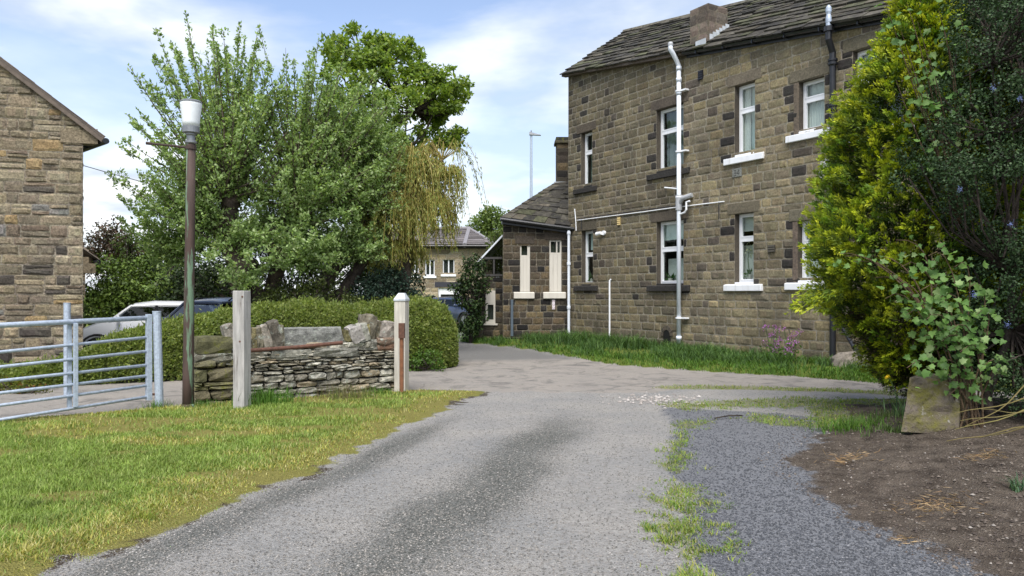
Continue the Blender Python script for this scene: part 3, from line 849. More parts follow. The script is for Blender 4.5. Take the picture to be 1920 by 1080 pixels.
def slate_roof(mb, p00, p10, p01, p11, rows, wmin, wmax, thick, cols, seed=1, lap=0.06, rag=0.03, lift=1.15):
    """courses of stone slates between an eave (p00-p10) and a ridge (p01-p11), each slate a slab lying on the one below"""
    rr = random.Random(seed)
    p00, p10, p01, p11 = map(Vector, (p00, p10, p01, p11))
    nrm = (p10 - p00).cross(p01 - p00).normalized()
    if nrm.z < 0: nrm = -nrm
    fr_ = lambda s, t: (p00 * (1 - s) + p10 * s) * (1 - t) + (p01 * (1 - s) + p11 * s) * t
    edges = [0.0]
    for i in range(rows): edges.append(edges[-1] + 1.25 - 0.5 * i / rows)
    edges = [e / edges[-1] for e in edges]
    for i in range(rows):
        t0, t1 = edges[i] - 0.004, min(1.0, edges[i + 1] + lap)
        Lr = ((p10 - p00) * (1 - t0) + (p11 - p01) * t0).length
        s = -rr.uniform(0, 0.3) / Lr
        while s < 1:
            wdt = rr.uniform(wmin, wmax) / Lr
            a, b = max(0, s), min(1, s + wdt - 0.012 / Lr)
            s += wdt
            if b - a < 0.03 / Lr: continue
            q0 = t0 + rr.uniform(-rag, rag) * (edges[i + 1] - edges[i])
            th = thick * rr.uniform(0.6, 1.3)
            l0, l1 = thick * lift * rr.uniform(0.8, 1.15), 0.0
            k = rr.uniform(-0.012, 0.012)
            bt = [fr_(a, q0) + nrm * l0, fr_(b, q0) + nrm * (l0 + k), fr_(b, t1) + nrm * l1, fr_(a, t1) + nrm * l1]
            tp = [x + nrm * th for x in bt]
            c = rr.choice(cols); g = rr.uniform(0.65, 1.3)
            mb.hexa(bt + tp, tuple(x * g for x in c))
slc = [(0.066, 0.060, 0.049), (0.083, 0.076, 0.061), (0.049, 0.046, 0.040), (0.10, 0.088, 0.066), (0.076, 0.078, 0.045)]
OV = 0.22
def rp(u, s): return hfr(u, eave(u) + 0.06 + s * pitch, -s)
mb = MB()
slate_roof(mb, rp(5.30, -OV), rp(-8.7, -OV), rp(5.30, DEP / 2), rp(-8.7, DEP / 2), 14, 0.26, 0.62, 0.045, slc, 4, rag=0.10, lift=1.35)
# far slope and the closed underside
mb.hexa([rp(5.28, -OV + 0.04) - Vector((0, 0, .05)), rp(-8.7, -OV + 0.04) - Vector((0, 0, .05)), rp(-8.7, DEP / 2) - Vector((0, 0, .05)), rp(5.28, DEP / 2) - Vector((0, 0, .05)),
         rp(5.28, -OV + 0.04), rp(-8.7, -OV + 0.04), rp(-8.7, DEP / 2), rp(5.28, DEP / 2)], (0.07, 0.06, 0.05))
def rp2(u, s): return hfr(u, eave(u) + 0.06 + (DEP - s) * pitch, -s)
slate_roof(mb, rp2(5.30, DEP + OV), rp2(-8.7, DEP + OV), rp2(5.30, DEP / 2), rp2(-8.7, DEP / 2), 8, 0.5, 0.9, 0.034, slc, 6)
roof = mb.build('roof', M['slate'], house)
mb = MB()
u = 5.3
while u > -8.7:
    l = random.uniform(0.45, 0.6)
    a, b = u, max(u - l + 0.015, -8.7); u -= l
    def rq(u_, s_, dz): return rp(u_, s_) + Vector((0, 0, dz))
    mb.hexa([rq(a, DEP / 2 - .20, .03), rq(b, DEP / 2 - .20, .03), rp2(b, DEP / 2 + .20) + Vector((0, 0, .03)), rp2(a, DEP / 2 + .20) + Vector((0, 0, .03)),
             rq(a, DEP / 2 - .10, .16), rq(b, DEP / 2 - .10, .16), rp2(b, DEP / 2 + .10) + Vector((0, 0, .16)), rp2(a, DEP / 2 + .10) + Vector((0, 0, .16))], jit((0.13, 0.12, 0.095), 0.2))
mb.build('ridge_stones', M['slate'], roof)
# chimney stub at the eave
mb = MB()
def cbox(u0, u1, s0, s1, pal, seed, base_off, top):
    def f1(u, v, w_): return hfr(u, v, -s0 + w_)
    stone_wall(mb, f1, u1, u0, eave(u1) - 0.1, lambda x: top, (0.25, 0.3), (0.26, 0.42), [], pal, (0.2, 0.17, 0.12), 0.015, 0.014, seed=seed, nu=3, nv=2)
    def f2(s, v, w_): p = HO + HU * (u1 - w_) - HN * s; return Vector((p.x, p.y, v))
    stone_wall(mb, f2, s0, s1, eave(u1) - 0.1, lambda x: top, (0.25, 0.3), (0.3, 0.45), [], pal, (0.2, 0.17, 0.12), 0.015, 0.014, seed=seed + 1, nu=3, nv=2)
    mb.box((u1 + .004, eave(u1) - .1, -s1 + .004), (u0, top, -s0 - .004), (0.14, 0.11, 0.085), lambda x, y, z: hfr(x, y, z))
chp = pal_from([(0.17, 0.135, 0.105), (0.15, 0.125, 0.10), (0.09, 0.075, 0.06), (0.20, 0.155, 0.12)], [3, 3, 1, 1])
cbox(-0.2, -0.83, 0.02, 0.72, chp, 11, 0, 9.02)
ch = mb.build('chimney', M['stone'], house)
mb = MB()
for k in range(6):
    s = 0.06 + k * 0.115
    mb.box((-0.855, eave(-0.83) + 0.06 + s * pitch - 0.05, -s - 0.13), (-0.838, eave(-0.83) + 0.34 + s * pitch * 0.9, -s), jit((0.5, 0.53, 0.55), 0.1), lambda x, y, z: hfr(x, y, z))
mb.box((-0.8, eave(-0.5) + .07, .03), (-0.45, eave(-0.5) + .22, .043), (0.5, 0.53, 0.55), lambda x, y, z: hfr(x, y, z))
for k in range(5):
    s = 0.1 + k * 0.13
    mb.box((-1.02, eave(-0.9) + 0.085 + s * pitch, -s - 0.14), (-0.857, eave(-0.9) + 0.115 + s * pitch, -s), (0.5, 0.53, 0.55), lambda x, y, z: hfr(x, y, z))
mb.build('flashing', M['lead'], ch)
# gutter (black, near part) and weathered gutter board (far part)
def sweep_box(mb, ua, ub, w0, w1, dz0, dz1, c, n=1):
    for k in range(n):
        a, b = ua + (ub - ua) * k / n, ua + (ub - ua) * (k + 1) / n
        mb.hexa([hfr(a, eave(a) + dz0, w0), hfr(b, eave(b) + dz0, w0), hfr(b, eave(b) + dz0, w1), hfr(a, eave(a) + dz0, w1),
                 hfr(a, eave(a) + dz1, w0), hfr(b, eave(b) + dz1, w0), hfr(b, eave(b) + dz1, w1), hfr(a, eave(a) + dz1, w1)], c)
mb = MB(); sweep_box(mb, -0.15, -8.6, 0.032, 0.06, -0.17, 0.0, (1, 1, 1))
mb.tube([hfr(-0.1, eave(-0.1) - 0.05, 0.135), hfr(-8.6, eave(-8.6) - 0.05, 0.135)], 0.066, 10)
k = -0.6
while k > -8.5:
    mb.box((k - 0.015, eave(k) - 0.14, 0.06), (k + 0.015, eave(k) - 0.03, 0.21), (1, 1, 1), lambda x, y, z: hfr(x, y, z)); k -= 0.9
mb.build('gutter', M['blackp'], house)
mb = MB()
k = 5.28
while k > -0.1:
    e = max(k - random.uniform(0.9, 1.4), -0.1)
    sweep_box(mb, k, e + 0.008, 0.032, 0.2, -0.115, 0.01 + random.uniform(-.006, .006), (1, 1, 1)); k = e
mb.build('gutter_board', M['fascia'], house)

def facade_window(t1, t0, z0, z1, sill, kind, fr=hfr, rec=0.155, transom=0.36, parent=house):
    """frame with a transom and an opening top light; t1 is the far jamb, t0 the near one"""
    mb = MB(); fw = 0.055
    a, b = t0, t1
    B = lambda u0, u1, v0, v1, w0, w1: mb.box((u0, v0, w0), (u1, v1, w1), (1, 1, 1), fr)
    W0, W1 = -rec - 0.06, -rec
    zt = z1 - (z1 - z0) * transom
    B(a + .003, a + fw, z0 + .003, z1 - .003, W0, W1); B(b - fw, b - .003, z0 + .003, z1 - .003, W0, W1)
    B(a + fw, b - fw, z0 + .003, z0 + fw + .02, W0, W1); B(a + fw, b - fw, z1 - fw, z1 - .003, W0, W1)
    B(a + fw, b - fw, zt - .035, zt + .035, W0, W1 + .004)
    # opening sashes standing a little proud
    for v0, v1 in ((z0 + fw + .02, zt - .035), (zt + .035, z1 - fw)):
        B(a + fw, a + fw + .032, v0, v1, W0 + .01, W1 + .012); B(b - fw - .032, b - fw, v0, v1, W0 + .01, W1 + .012)
        B(a + fw + .032, b - fw - .032, v0, v0 + .032, W0 + .01, W1 + .012); B(a + fw + .032, b - fw - .032, v1 - .032, v1, W0 + .01, W1 + .012)
    f = mb.build('window', M['upvc'], parent)
    mb = MB(); g = fw + .03
    for v0, v1 in ((z0 + g + .02, zt - .06), (zt + .06, z1 - g)):
        mb.box((a + g, v0, W0 + .022), (b - g, v1, W0 + .030), (1, 1, 1), fr)
    mb.build('pane', M['glass'], f)
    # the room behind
    mb = MB(); q = lambda *p: mb.poly([fr(*x) for x in p])
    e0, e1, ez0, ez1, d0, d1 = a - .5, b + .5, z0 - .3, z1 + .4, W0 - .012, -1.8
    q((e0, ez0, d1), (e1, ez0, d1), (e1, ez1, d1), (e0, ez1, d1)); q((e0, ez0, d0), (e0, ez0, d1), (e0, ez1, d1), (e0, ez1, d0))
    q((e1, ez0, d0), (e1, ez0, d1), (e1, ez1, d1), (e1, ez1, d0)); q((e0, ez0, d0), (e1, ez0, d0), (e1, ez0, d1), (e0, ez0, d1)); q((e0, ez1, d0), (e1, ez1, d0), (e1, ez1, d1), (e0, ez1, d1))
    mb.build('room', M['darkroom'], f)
    def cloth(u0, u1, v0, v1, wv, waves, m, name, amp=0.018):
        mb = MB(); n = max(2, waves * 4)
        for k in range(n):
            x0, x1 = u0 + (u1 - u0) * k / n, u0 + (u1 - u0) * (k + 1) / n
            s = lambda k_: amp * math.sin(k_ / n * waves * 2 * math.pi) if waves else 0
            mb.hexa([fr(x0, v0, wv + s(k)), fr(x1, v0, wv + s(k + 1)), fr(x1, v0, wv - .006 + s(k + 1)), fr(x0, v0, wv - .006 + s(k)),
                     fr(x0, v1, wv + s(k)), fr(x1, v1, wv + s(k + 1)), fr(x1, v1, wv - .006 + s(k + 1)), fr(x0, v1, wv - .006 + s(k))])
        mb.build(name, m, f)
    wd = b - a; wv = W0 - .06
    if kind == 'curtain': cloth(b - wd * .42, b - .01, z0, z1, wv, 3, M['curtain'], 'curtain'); cloth(a + .01, a + wd * .62, z0, z1, wv - .05, 4, M['blind'], 'curtain')
    if kind == 'curtain2': cloth(b - wd * .75, b - .02, z0, zt - .03, wv - .02, 6, M['curtain'], 'curtain'); cloth(a, b, zt - .02, z1, wv, 0, M['curtain'], 'blind')
    if kind == 'net': cloth(a + .02, b - .02, z0 + .02, zt, wv, 9, M['curtain'], 'net_curtain', 0.008); cloth(a + .02, b - .02, zt + .02, z1, wv - .03, 4, M['curtain'], 'curtain')
    if kind == 'blindtop': cloth(a + .01, b - .01, z1 - .42, z1, wv, 0, M['curtain'], 'blind'); cloth(b - wd * .75, b - .01, z0, zt - .15, wv - .05, 6, M['curtain'], 'curtain', .01)
    if kind == 'blind': cloth(a + .01, b - .01, z1 - .50, z1, wv, 0, M['blind'], 'blind'); cloth(b - wd * .62, b - .05, z0, zt - .25, wv - .12, 0, M['curtain'], 'cupboard')
    if kind == 'blindside': cloth(a + .01, b - .12, z1 - .60, z1, wv, 0, M['blind'], 'blind')
    if kind == 'upper': cloth(a + .02, b - .02, z0, z1, wv - .10, 5, M['dullcloth'], 'curtain', .03)
    if kind == 'sky': cloth(a + .02, b - .02, zt + .1, z1, wv, 6, M['curtain'], 'curtain', .012)
    # sill and head stone
    mb = MB()
    sc = (0.045, 0.042, 0.038)
    o0, o1 = (0.30, 0.28) if sill == 'white' else (0.33, 0.25)
    mb.hexa([fr(a - o1, z0 - .185, -.03), fr(b + o0, z0 - .185, -.03), fr(b + o0, z0 - .185, .085), fr(a - o1, z0 - .185, .085),
             fr(a - o1, z0 - .008, -.03), fr(b + o0, z0 - .008, -.03), fr(b + o0, z0 - .035, .085), fr(a - o1, z0 - .035, .085)], sc)
    mb.box((a + .004, z0 - .02, -rec + .014), (b - .004, z0 + .03, .02), sc, fr)
    mb.build('sill', M['white'] if sill == 'white' else M['stone_dark'], f, bevel=0.012)
    mb = MB()
    lc = jit((0.11, 0.092, 0.068) if sill == 'dark' else (0.165, 0.14, 0.098), 0.15)
    mb.box((a - .20, z1 - .002, -.1), (b + .22, z1 + .27, .026), lc, fr)
    if kind in ('net', 'curtain2'):
        mb.box((b + .002, z0 - .02, -.1), (b + .13, z1 - .006, .02), jit((0.17, 0.14, 0.105), 0.1), fr)
    mb.build('lintel', M['stone'], f, bevel=0.015)
    return f
for a, b, c, d, sl, kd in WIN:
    facade_window(a, b, c, d, sl, kd, transom=0.44 if kd == 'blind' or kd == 'blindside' else 0.36)

# pipes, cables and small fittings of the front
def hpx(x, y, off=0.0):
    """the point of the house front seen at a pixel of the photograph"""
    r = (x - 960) / F
    ox, oy = HO.x + HN.x * off, HO.y + HN.y * off
    t = (ox - r * oy) / (-HU.x + HU.y * r)
    Y = oy + HU.y * t
    return hfr(t, EYE - (y - 550) / F * Y, off), t
def collars(mb, x, y, zs, r, h=0.05):
    for z in zs: mb.lathe(x, y, [(r, z - h), (r * 1.0, z + h)], 14)
p0 = hfr(0.05, 0, 0.14)
mb = MB()
mb.tube([(p0.x, p0.y, -0.1), (p0.x, p0.y, 7.50)], 0.058, 14)
q = p0 + HN * 0.30
mb.tube([(p0.x, p0.y, 7.50), (p0.x, p0.y, 7.62), (p0.x * .75 + q.x * .25, p0.y * .75 + q.y * .25, 7.74), (p0.x * .25 + q.x * .75, p0.y * .25 + q.y * .75, 7.92), (q.x, q.y, 8.00), (q.x, q.y, 8.13)], 0.060, 14)
collars(mb, p0.x, p0.y, (0.42, 6.9, 7.55, 7.25), 0.074)
sp = mb.build('soil_pipe', M['pipe'], house, smooth=True)
mb = MB(); mb.lathe(q.x, q.y, [(0.070, 8.10), (0.070, 8.15), (0.05, 8.19), (0.02, 8.20)], 14); mb.build('vent_cap', M['pipegrey'], sp)
for z in (0.95, 4.15, 5.35, 6.95):
    mb = MB(); mb.lathe(p0.x, p0.y, [(0.092, z - .02), (0.092, z + .02)], 14)
    mb.box((-0.20, z - .02, 0.02), (-0.04, z + .02, 0.15), (1, 1, 1), hfr); mb.build('pipe_bracket', M['upvc'], sp)
mb = MB()
mb.tube([(p0.x, p0.y, 3.95), p0 + HU * -0.16 + HN * .02 + Vector((0, 0, 4.10)), p0 + HU * -0.42 - HN * .06 + Vector((0, 0, 4.16))], 0.062, 12)
mb.lathe(p0.x, p0.y, [(0.088, 3.8), (0.088, 4.2)], 14)
mb.build('branch_pipe', M['pipegrey'], sp, smooth=False)
mb = MB()
mb.tube([(p0.x, p0.y, 3.68), p0 + HU * -0.25 + HN * .03 + Vector((0, 0, 3.72)), p0 + HU * -0.30 + HN * .03 + Vector((0, 0, 3.78)), p0 + HU * -0.30 + HN * .03 + Vector((0, 0, 3.98)), p0 + HU * -0.40 + HN * 0 + Vector((0, 0, 4.0))], 0.026, 8)
a, _ = hpx(1249, 352, 0.02); b = Vector((p0.x, p0.y, 4.36))
mb.tube([a, a + HN * .05, b], 0.022, 8)
mb.build('waste_pipe', M['upvc'], sp)
mb = MB()
a, ta = hpx(1085, 413, 0.045); b, tb = hpx(1360, 378, 0.045)
mb.tube([hfr(4.63, 3.92, 0.045), hfr(1.5, 3.90, .045), hfr(0.2, 3.90, .045), hfr(-1.42, 3.88, .045)], 0.015, 8)
mb.tube([hfr(4.7, 3.6, .045), hfr(4.72, 3.9, .045), hfr(4.78, 4.3, .045)], 0.015, 6)
mb.build('conduit', M['upvc'], house)
mb = MB()
mb.tube([hfr(4.63, 3.97, .05), hfr(0.2, 3.945, .05)], 0.012, 6)
mb.tube([hfr(4.42, 3.95, .05), hfr(4.40, 3.62, .05)], 0.010, 6); mb.tube([hfr(-1.25, 3.88, .05), hfr(-1.25, 3.45, .05)], 0.012, 6)
mb.build('cable', M['black'], house)
a, t = hpx(1143, 525, .05)
mb = MB(); mb.tube([hfr(t, -.05, .05), hfr(t, 1.98, .05), hfr(t - .04, 2.02, .02)], 0.026, 8)
mb.build('thin_pipe', M['upvc'], house)
for z in (0.7, 1.5):
    pass
# black soil pipe at the near end
t3 = -4.48; p3 = hfr(t3, 0, 0.12)
mb = MB()
mb.tube([(p3.x, p3.y, 0.0), (p3.x, p3.y, 6.55)], 0.064, 14)
q3 = p3 + HN * .14
mb.tube([(p3.x, p3.y, 6.5), (p3.x, p3.y, 6.72), (q3.x, q3.y, 6.98), (q3.x, q3.y, 7.18)], 0.068, 12)
for z in (6.52, 5.55): mb.lathe(p3.x, p3.y, [(0.066, z - .09), (0.10, z - .06), (0.10, z - .02), (0.08, z - .01), (0.08, z + .01), (0.10, z + .02), (0.10, z + .06), (0.066, z + .07)], 14)
mb.lathe(q3.x, q3.y, [(0.10, 7.14), (0.10, 7.24), (0.06, 7.26)], 14)
bp = mb.build('soil_pipe', M['black'], house); bp['label'] = 'black soil pipe'
mb = MB()
mb.lathe(q3.x, q3.y, [(0.055, 7.2), (0.055, 7.32), (0.06, 7.34), (0.06, 7.42), (0.045, 7.5), (0.06, 7.56), (0.06, 7.64), (0.02, 7.70)], 12)
mb.build('vent_cap', M['galv'], bp)
mb = MB(); e, te = hpx(1553, 325, .16); e2, _ = hpx(1566, 352, .13)
mb.tube([e, e * .5 + e2 * .5 + Vector((0, 0, .03)), e2], 0.062, 12); mb.tube([e + HN * .01, e - HN * .15 + Vector((0, 0, .03))], 0.075, 12); mb.lathe(p3.x, p3.y, [(.078, 3.6), (.078, 3.8)], 12)
mb.build('pipe_elbow', M['black'], bp)
mb = MB(); c, tcx = hpx(1558, 318, .03)
mb.rock(hfr(tcx + .06, c.z + .02, 0.03), (0.42, 0.5, 0.04), (0.55, 0.53, 0.46), (HU, Vector((0, 0, 1)), HN), 0.5, 0.06)
mb.build('mortar_patch', M['plain'], house)
# small fittings
def plate(x, y, wd, ht, c, name, m, off=.03, th=.03, bars=0, lab=None):
    p, t = hpx(x, y, .02); mb = MB()
    mb.box((t - wd / 2, p.z - ht / 2, 0.0), (t + wd / 2, p.z + ht / 2, off + .012 if bars else off + th), c, hfr)
    for k in range(bars):
        z = p.z - ht / 2 + ht * (k + .5) / bars
        mb.box((t - wd / 2 + .012, z - ht / bars * .28, off + .010), (t + wd / 2 - .012, z + ht / bars * .28, off + .03), tuple(v * 2.2 for v in c), hfr)
    return mb.build(name, m, house)
plate(1161, 415, .13, .24, (0.36, 0.28, 0.13), 'vent', M['attr'], bars=4)
plate(1314, 141, .16, .24, (0.012, 0.013, 0.018), 'vent', M['attr'], bars=4)
plate(1447, 466, .20, .17, (0.05, 0.045, 0.036), 'air_brick', M['attr'], bars=3)
# carved number stone under the third window
p, t = hpx(1381.5, 323.5, .03)
mb = MB(); mb.box((t - .14, p.z - .105, 0), (t + .14, p.z + .105, .034), (0.26, 0.265, 0.235), hfr)
pl = mb.build('number_stone', M['stone'], house, bevel=.006)
def strokes(segs, name, c, m, parent, fr, ox, oz, w0, th, sc):
    mb = MB()
    for (x0, z0, x1, z1) in segs:
        d = Vector((x1 - x0, z1 - z0)); L_ = d.length; d /= L_; nn = Vector((-d.y, d.x)) * th / 2; d = d * th * .3
        pts = [(x0 - d.x + nn.x, z0 - d.y + nn.y), (x1 + d.x + nn.x, z1 + d.y + nn.y), (x1 + d.x - nn.x, z1 + d.y - nn.y), (x0 - d.x - nn.x, z0 - d.y - nn.y)]
        lo = [fr(ox + a * sc, oz + b * sc, w0) for a, b in pts]; hi = [fr(ox + a * sc, oz + b * sc, w0 + .003) for a, b in pts]
        mb.hexa(lo + hi, c)
    return mb.build(name, m, parent)
three = [(.1, 1, .6, 1), (.6, 1, .6, .52), (.2, .52, .6, .52), (.6, .52, .6, 0), (.1, 0, .6, 0)]
four = [(1.35, 0, 1.35, 1), (1.35, 1, .85, .35), (.85, .35, 1.55, .35)]
# lettering reads left to right as seen from outside; u grows to the left, so it is mirrored
mir = lambda sg: [(-a, b, -c, d) for a, b, c, d in sg]
strokes(mir(three + four), 'carved_number', (0.055, 0.055, 0.045), M['attr'], pl, hfr, t + .10, p.z - .07, .034, .13, .125)
# little security lamp by the lower far window
p, t = hpx(1126, 437, .1)
mb = MB(); mb.tube([hfr(t - .08, p.z, .01), hfr(t - .08, p.z, .07)], .07, 12); mb.tube([hfr(t - .02, p.z, .09), hfr(t + .16, p.z - .02, .13)], [.05, .06], 12)
mb.build('wall_camera', M['upvc'], house)
# arched vent opening at the foot of the wall
p, t = hpx(1250, 648, .03)
mb = MB(); pts = [(-.13, -.32), (.13, -.32), (.13, .06)] + [(.13 * math.cos(R(a)), .06 + .18 * math.sin(R(a))) for a in range(20, 180, 20)] + [(-.13, .06)]
n = len(pts); mb.v = [tuple(hfr(t + a, .38 + b, .031)) for a, b in pts] + [tuple(hfr(t + a, .38 + b, .0)) for a, b in pts]
mb.f = [tuple(range(n))] + [(i, (i + 1) % n, n + (i + 1) % n, n + i) for i in range(n)]; mb.c = [(0.012, 0.011, 0.01)] * len(mb.f)
av = mb.build('vent', M['attr'], house)
mb = MB()
for k in range(7):
    a0 = R(180 * k / 7); a1 = R(180 * (k + 1) / 7 - 3)
    f = lambda r, a: (t + r * math.cos(a), .44 + r * 1.25 * math.sin(a))
    c = [f(.135, a0), f(.23, a0), f(.23, a1), f(.135, a1)]
    mb.hexa([hfr(x, z, 0.0) for x, z in c] + [hfr(x, z, .045) for x, z in c], jit((0.10, 0.085, 0.065), .2))
mb.build('arch_stones', M['stone'], av)
# loose tail of black pipe leaning on the wall, and boulders at its foot
mb = MB(); a = P(1572, 600, 15.75); b = P(1611, 668, 14.9)
mb.tube([a, b], 0.045, 10); mb.tube([b + (b - a) * .0, b + (b - a) * .05], 0.055, 10)
o = mb.build('leaning_pole', M['black']); tag(o, 'black pole leaning against the house beside the black soil pipe', 'pole')
for i, (x, y, wx, wz, lab) in enumerate([(1588, 679, .62, .42, 'pale grey boulder at the foot of the house, left of the leaning pole'), (1622, 678, .55, .36, 'smaller boulder at the foot of the house, right of the leaning pole'),
                                         (1252, 667, .42, .18, 'yellowish flat rock below the arched vent of the house')]):
    mb = MB(); c = P(x, y, 15.0 if i < 2 else 18.6); mb.rock(c, (wx, .4, wz), (0.24, 0.21, 0.17) if i < 2 else (0.42, 0.33, 0.20), None, .8, .08, seed=i)
    o = mb.build('boulder', M['stone']); tag(o, lab, 'rock', 'loose rocks at the foot of the house')

# ------------------------------------------------------------------ low outbuilding at the far end of the house
LW0, LW1 = P(943, 550, 23.7), P(1066, 550, 24.0)
LD = (LW1 - LW0); LD.z = 0; LLEN = LD.length; LD.normalize(); LN = Vector((LD.y, -LD.x, 0))
def lfr(u, v, w_):
    p = LW0 + LD * u + LN * w_
    return Vector((p.x, p.y, v))
annex = empty('outbuilding', (LW0.x, LW0.y, 0), 'low sooty stone outbuilding with two tall cream boarded windows', 'outbuilding')
def lpx(x, y):
    t = ((x - 960) / F * LW0.y - LW0.x) / (LD.x - (x - 960) / F * LD.y); Y = LW0.y + LD.y * t
    return t, EYE - (y - 550) / F * Y
lw = []
for xa, xb, yt, yb in ((975, 994, 457, 547), (1030, 1053, 450, 547)):
    ua, zt = lpx(xa, yt); ub, zb = lpx(xb, yb); lw.append((ua, ub, zb, zt))
sooty = pal_from([(0.085, 0.068, 0.046), (0.06, 0.05, 0.038), (0.12, 0.092, 0.055), (0.035, 0.032, 0.029), (0.02, 0.019, 0.018), (0.15, 0.115, 0.065)], [3, 3, 2, 1.5, 0.8, 0.8])
mb = MB()
ltop = lambda u: 3.93 - 0.26 * u / LLEN
stone_wall(mb, lfr, 0, LLEN, -0.2, ltop, (0.19, 0.24), (0.2, 0.42), [(a, b, c - .0, d) for a, b, c, d in lw], sooty, (0.17, 0.15, 0.115), 0.016, 0.020, seed=21)
for a, b, c, d in lw:
    for q in ([(a, c), (a, d)], [(b, c), (b, d)], [(a, d), (b, d)], [(a, c), (b, c)]):
        mb.poly([lfr(q[0][0], q[0][1], .01), lfr(q[1][0], q[1][1], .01), lfr(q[1][0], q[1][1], -.15), lfr(q[0][0], q[0][1], -.15)], (.06, .05, .04))
mb.build('front_wall', M['stone_dark'], annex)
mb = MB()
r0 = P(1043, 344, 26.3); mb.poly([lfr(0, -.2, 0), (r0.x, r0.y, -.2), (r0.x, r0.y, r0.z - .1), lfr(0, ltop(0), 0)], (0.07, 0.06, 0.045)); mb.build('side_wall', M['stone_dark'], annex)
for i, (a, b, c, d) in enumerate(lw):
    mb = MB(); zt = d - (d - c) * .27
    B = lambda u0, u1, v0, v1, w0, w1: mb.box((u0, v0, w0), (u1, v1, w1), (1, 1, 1), lfr)
    B(a, a + .05, zt, d, -.10, -.03); B(b - .05, b, zt, d, -.10, -.03); B(a + .05, b - .05, d - .05, d, -.10, -.03); B(a + .05, b - .05, zt, zt + .05, -.10, -.03)
    mid = a + (b - a) * (.62 if i else .80)
    B(mid - .02, mid + .02, zt + .05, d - .05, -.10, -.025)
    f = mb.build('window', M['cream'], annex)
    mb = MB(); wq = (b - a - .006) / 3
    for k in range(3): mb.box((a + .003 + wq * k + .004, c, -.09), (a + .003 + wq * (k + 1) - .004, zt - .004, -.012 - random.uniform(0, .006)), (1, 1, 1), lfr)
    mb.box((a + .003, c + .02, -.08), (b - .003, zt - .02, -.03), (1, 1, 1), lfr)
    mb.build('board', M['cream'], f)
    mb = MB(); mb.box((a + .05, zt + .05, -.075), (b - .05, d - .05, -.067), (1, 1, 1), lfr); mb.build('pane', M['glass'], f)
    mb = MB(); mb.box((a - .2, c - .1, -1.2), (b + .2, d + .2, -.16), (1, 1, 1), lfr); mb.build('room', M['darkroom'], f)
    mb = MB(); mb.hexa([lfr(a - .21, c - .22, -.02), lfr(b + .13, c - .22, -.02), lfr(b + .13, c - .22, .09), lfr(a - .21, c - .22, .09), lfr(a - .21, c, -.02), lfr(b + .13, c, -.02), lfr(b + .13, c - .03, .09), lfr(a - .21, c - .03, .09)])
    mb.build('sill', M['cream'], f, bevel=.012)
    mb = MB(); mb.box((a - .16, d - .002, -.1), (b + .14, d + .25, .026), (0.085, .07, .055), lfr); mb.build('lintel', M['stone_dark'], f, bevel=.012)
mb = MB()
e0, e1 = lfr(-.10, ltop(0) + .05, .22), lfr(LLEN + .12, ltop(LLEN) + .02, .22)
r0, r1 = P(1041, 344, 26.4), P(1085, 340, 26.4)
slate_roof(mb, e0, e1, r0, r1, 10, .3, .6, .036, slc, 31, rag=.1)
mb.hexa([e0 - Vector((0, 0, .06)), e1 - Vector((0, 0, .06)), r1 - Vector((0, 0, .06)), r0 - Vector((0, 0, .06)), e0, e1, r1, r0], (.06, .055, .045))
arf = mb.build('roof', M['slate'], annex)
mb = MB(); mb.tube([e0 + LN * .05 - Vector((.02, 0, .03)), e1 + LN * .05 - Vector((-.02, 0, .03))], .06, 8)
mb.hexa([lfr(-.05, ltop(0) - .12, .03), lfr(LLEN, ltop(LLEN) - .12, .03), lfr(LLEN, ltop(LLEN) - .12, .17), lfr(-.05, ltop(0) - .12, .17), lfr(-.05, ltop(0) + .03, .03), lfr(LLEN, ltop(LLEN) + .01, .03), lfr(LLEN, ltop(LLEN) + .01, .17), lfr(-.05, ltop(0) + .03, .17)])
mb.build('gutter', M['blackp'], annex)
p2 = P(1066.5, 432, 23.75)
mb = MB(); mb.tube([(p2.x, p2.y, -.1), (p2.x, p2.y, p2.z)], .045, 12)
for z in (p2.z - .08, 2.55, 1.15): mb.lathe(p2.x, p2.y, [(.058, z - .05), (.064, z), (.058, z + .05)], 12)
mb.build('drainpipe', M['pipe'], annex)
a = P(960, 562, 23.55); b = P(960, 630, 23.55)
mb = MB(); mb.tube([b, a], .045, 8); mb.build('drainpipe', paint_mat('blue grey pipe', (.10, .13, .16), .5), annex)['label'] = 'short blue-grey pipe'
# hazard notice below the right-hand window
t, z = lpx(1037.5, 570)
mb = MB(); mb.box((t - .045, z - .17, .025), (t + .045, z + .14, .037), (.75, .72, .74), lfr); ntc = mb.build('notice', M['attr'], annex)
mb = MB()
for k, zz0 in enumerate((.09, -.02, -.12)):
    mb.box((t - .03, z + zz0 - .03, .037), (t + .03, z + zz0 - .02, .040), (.25, .08, .12), lfr); mb.box((t - .03, z + zz0 + .02, .037), (t + .03, z + zz0 + .03, .040), (.25, .08, .12), lfr)
    mb.box((t - .03, z + zz0 - .02, .037), (t - .02, z + zz0 + .02, .040), (.25, .08, .12), lfr); mb.box((t + .02, z + zz0 - .02, .037), (t + .03, z + zz0 + .02, .040), (.25, .08, .12), lfr)
mb.build('printed_marks', M['attr'], ntc)
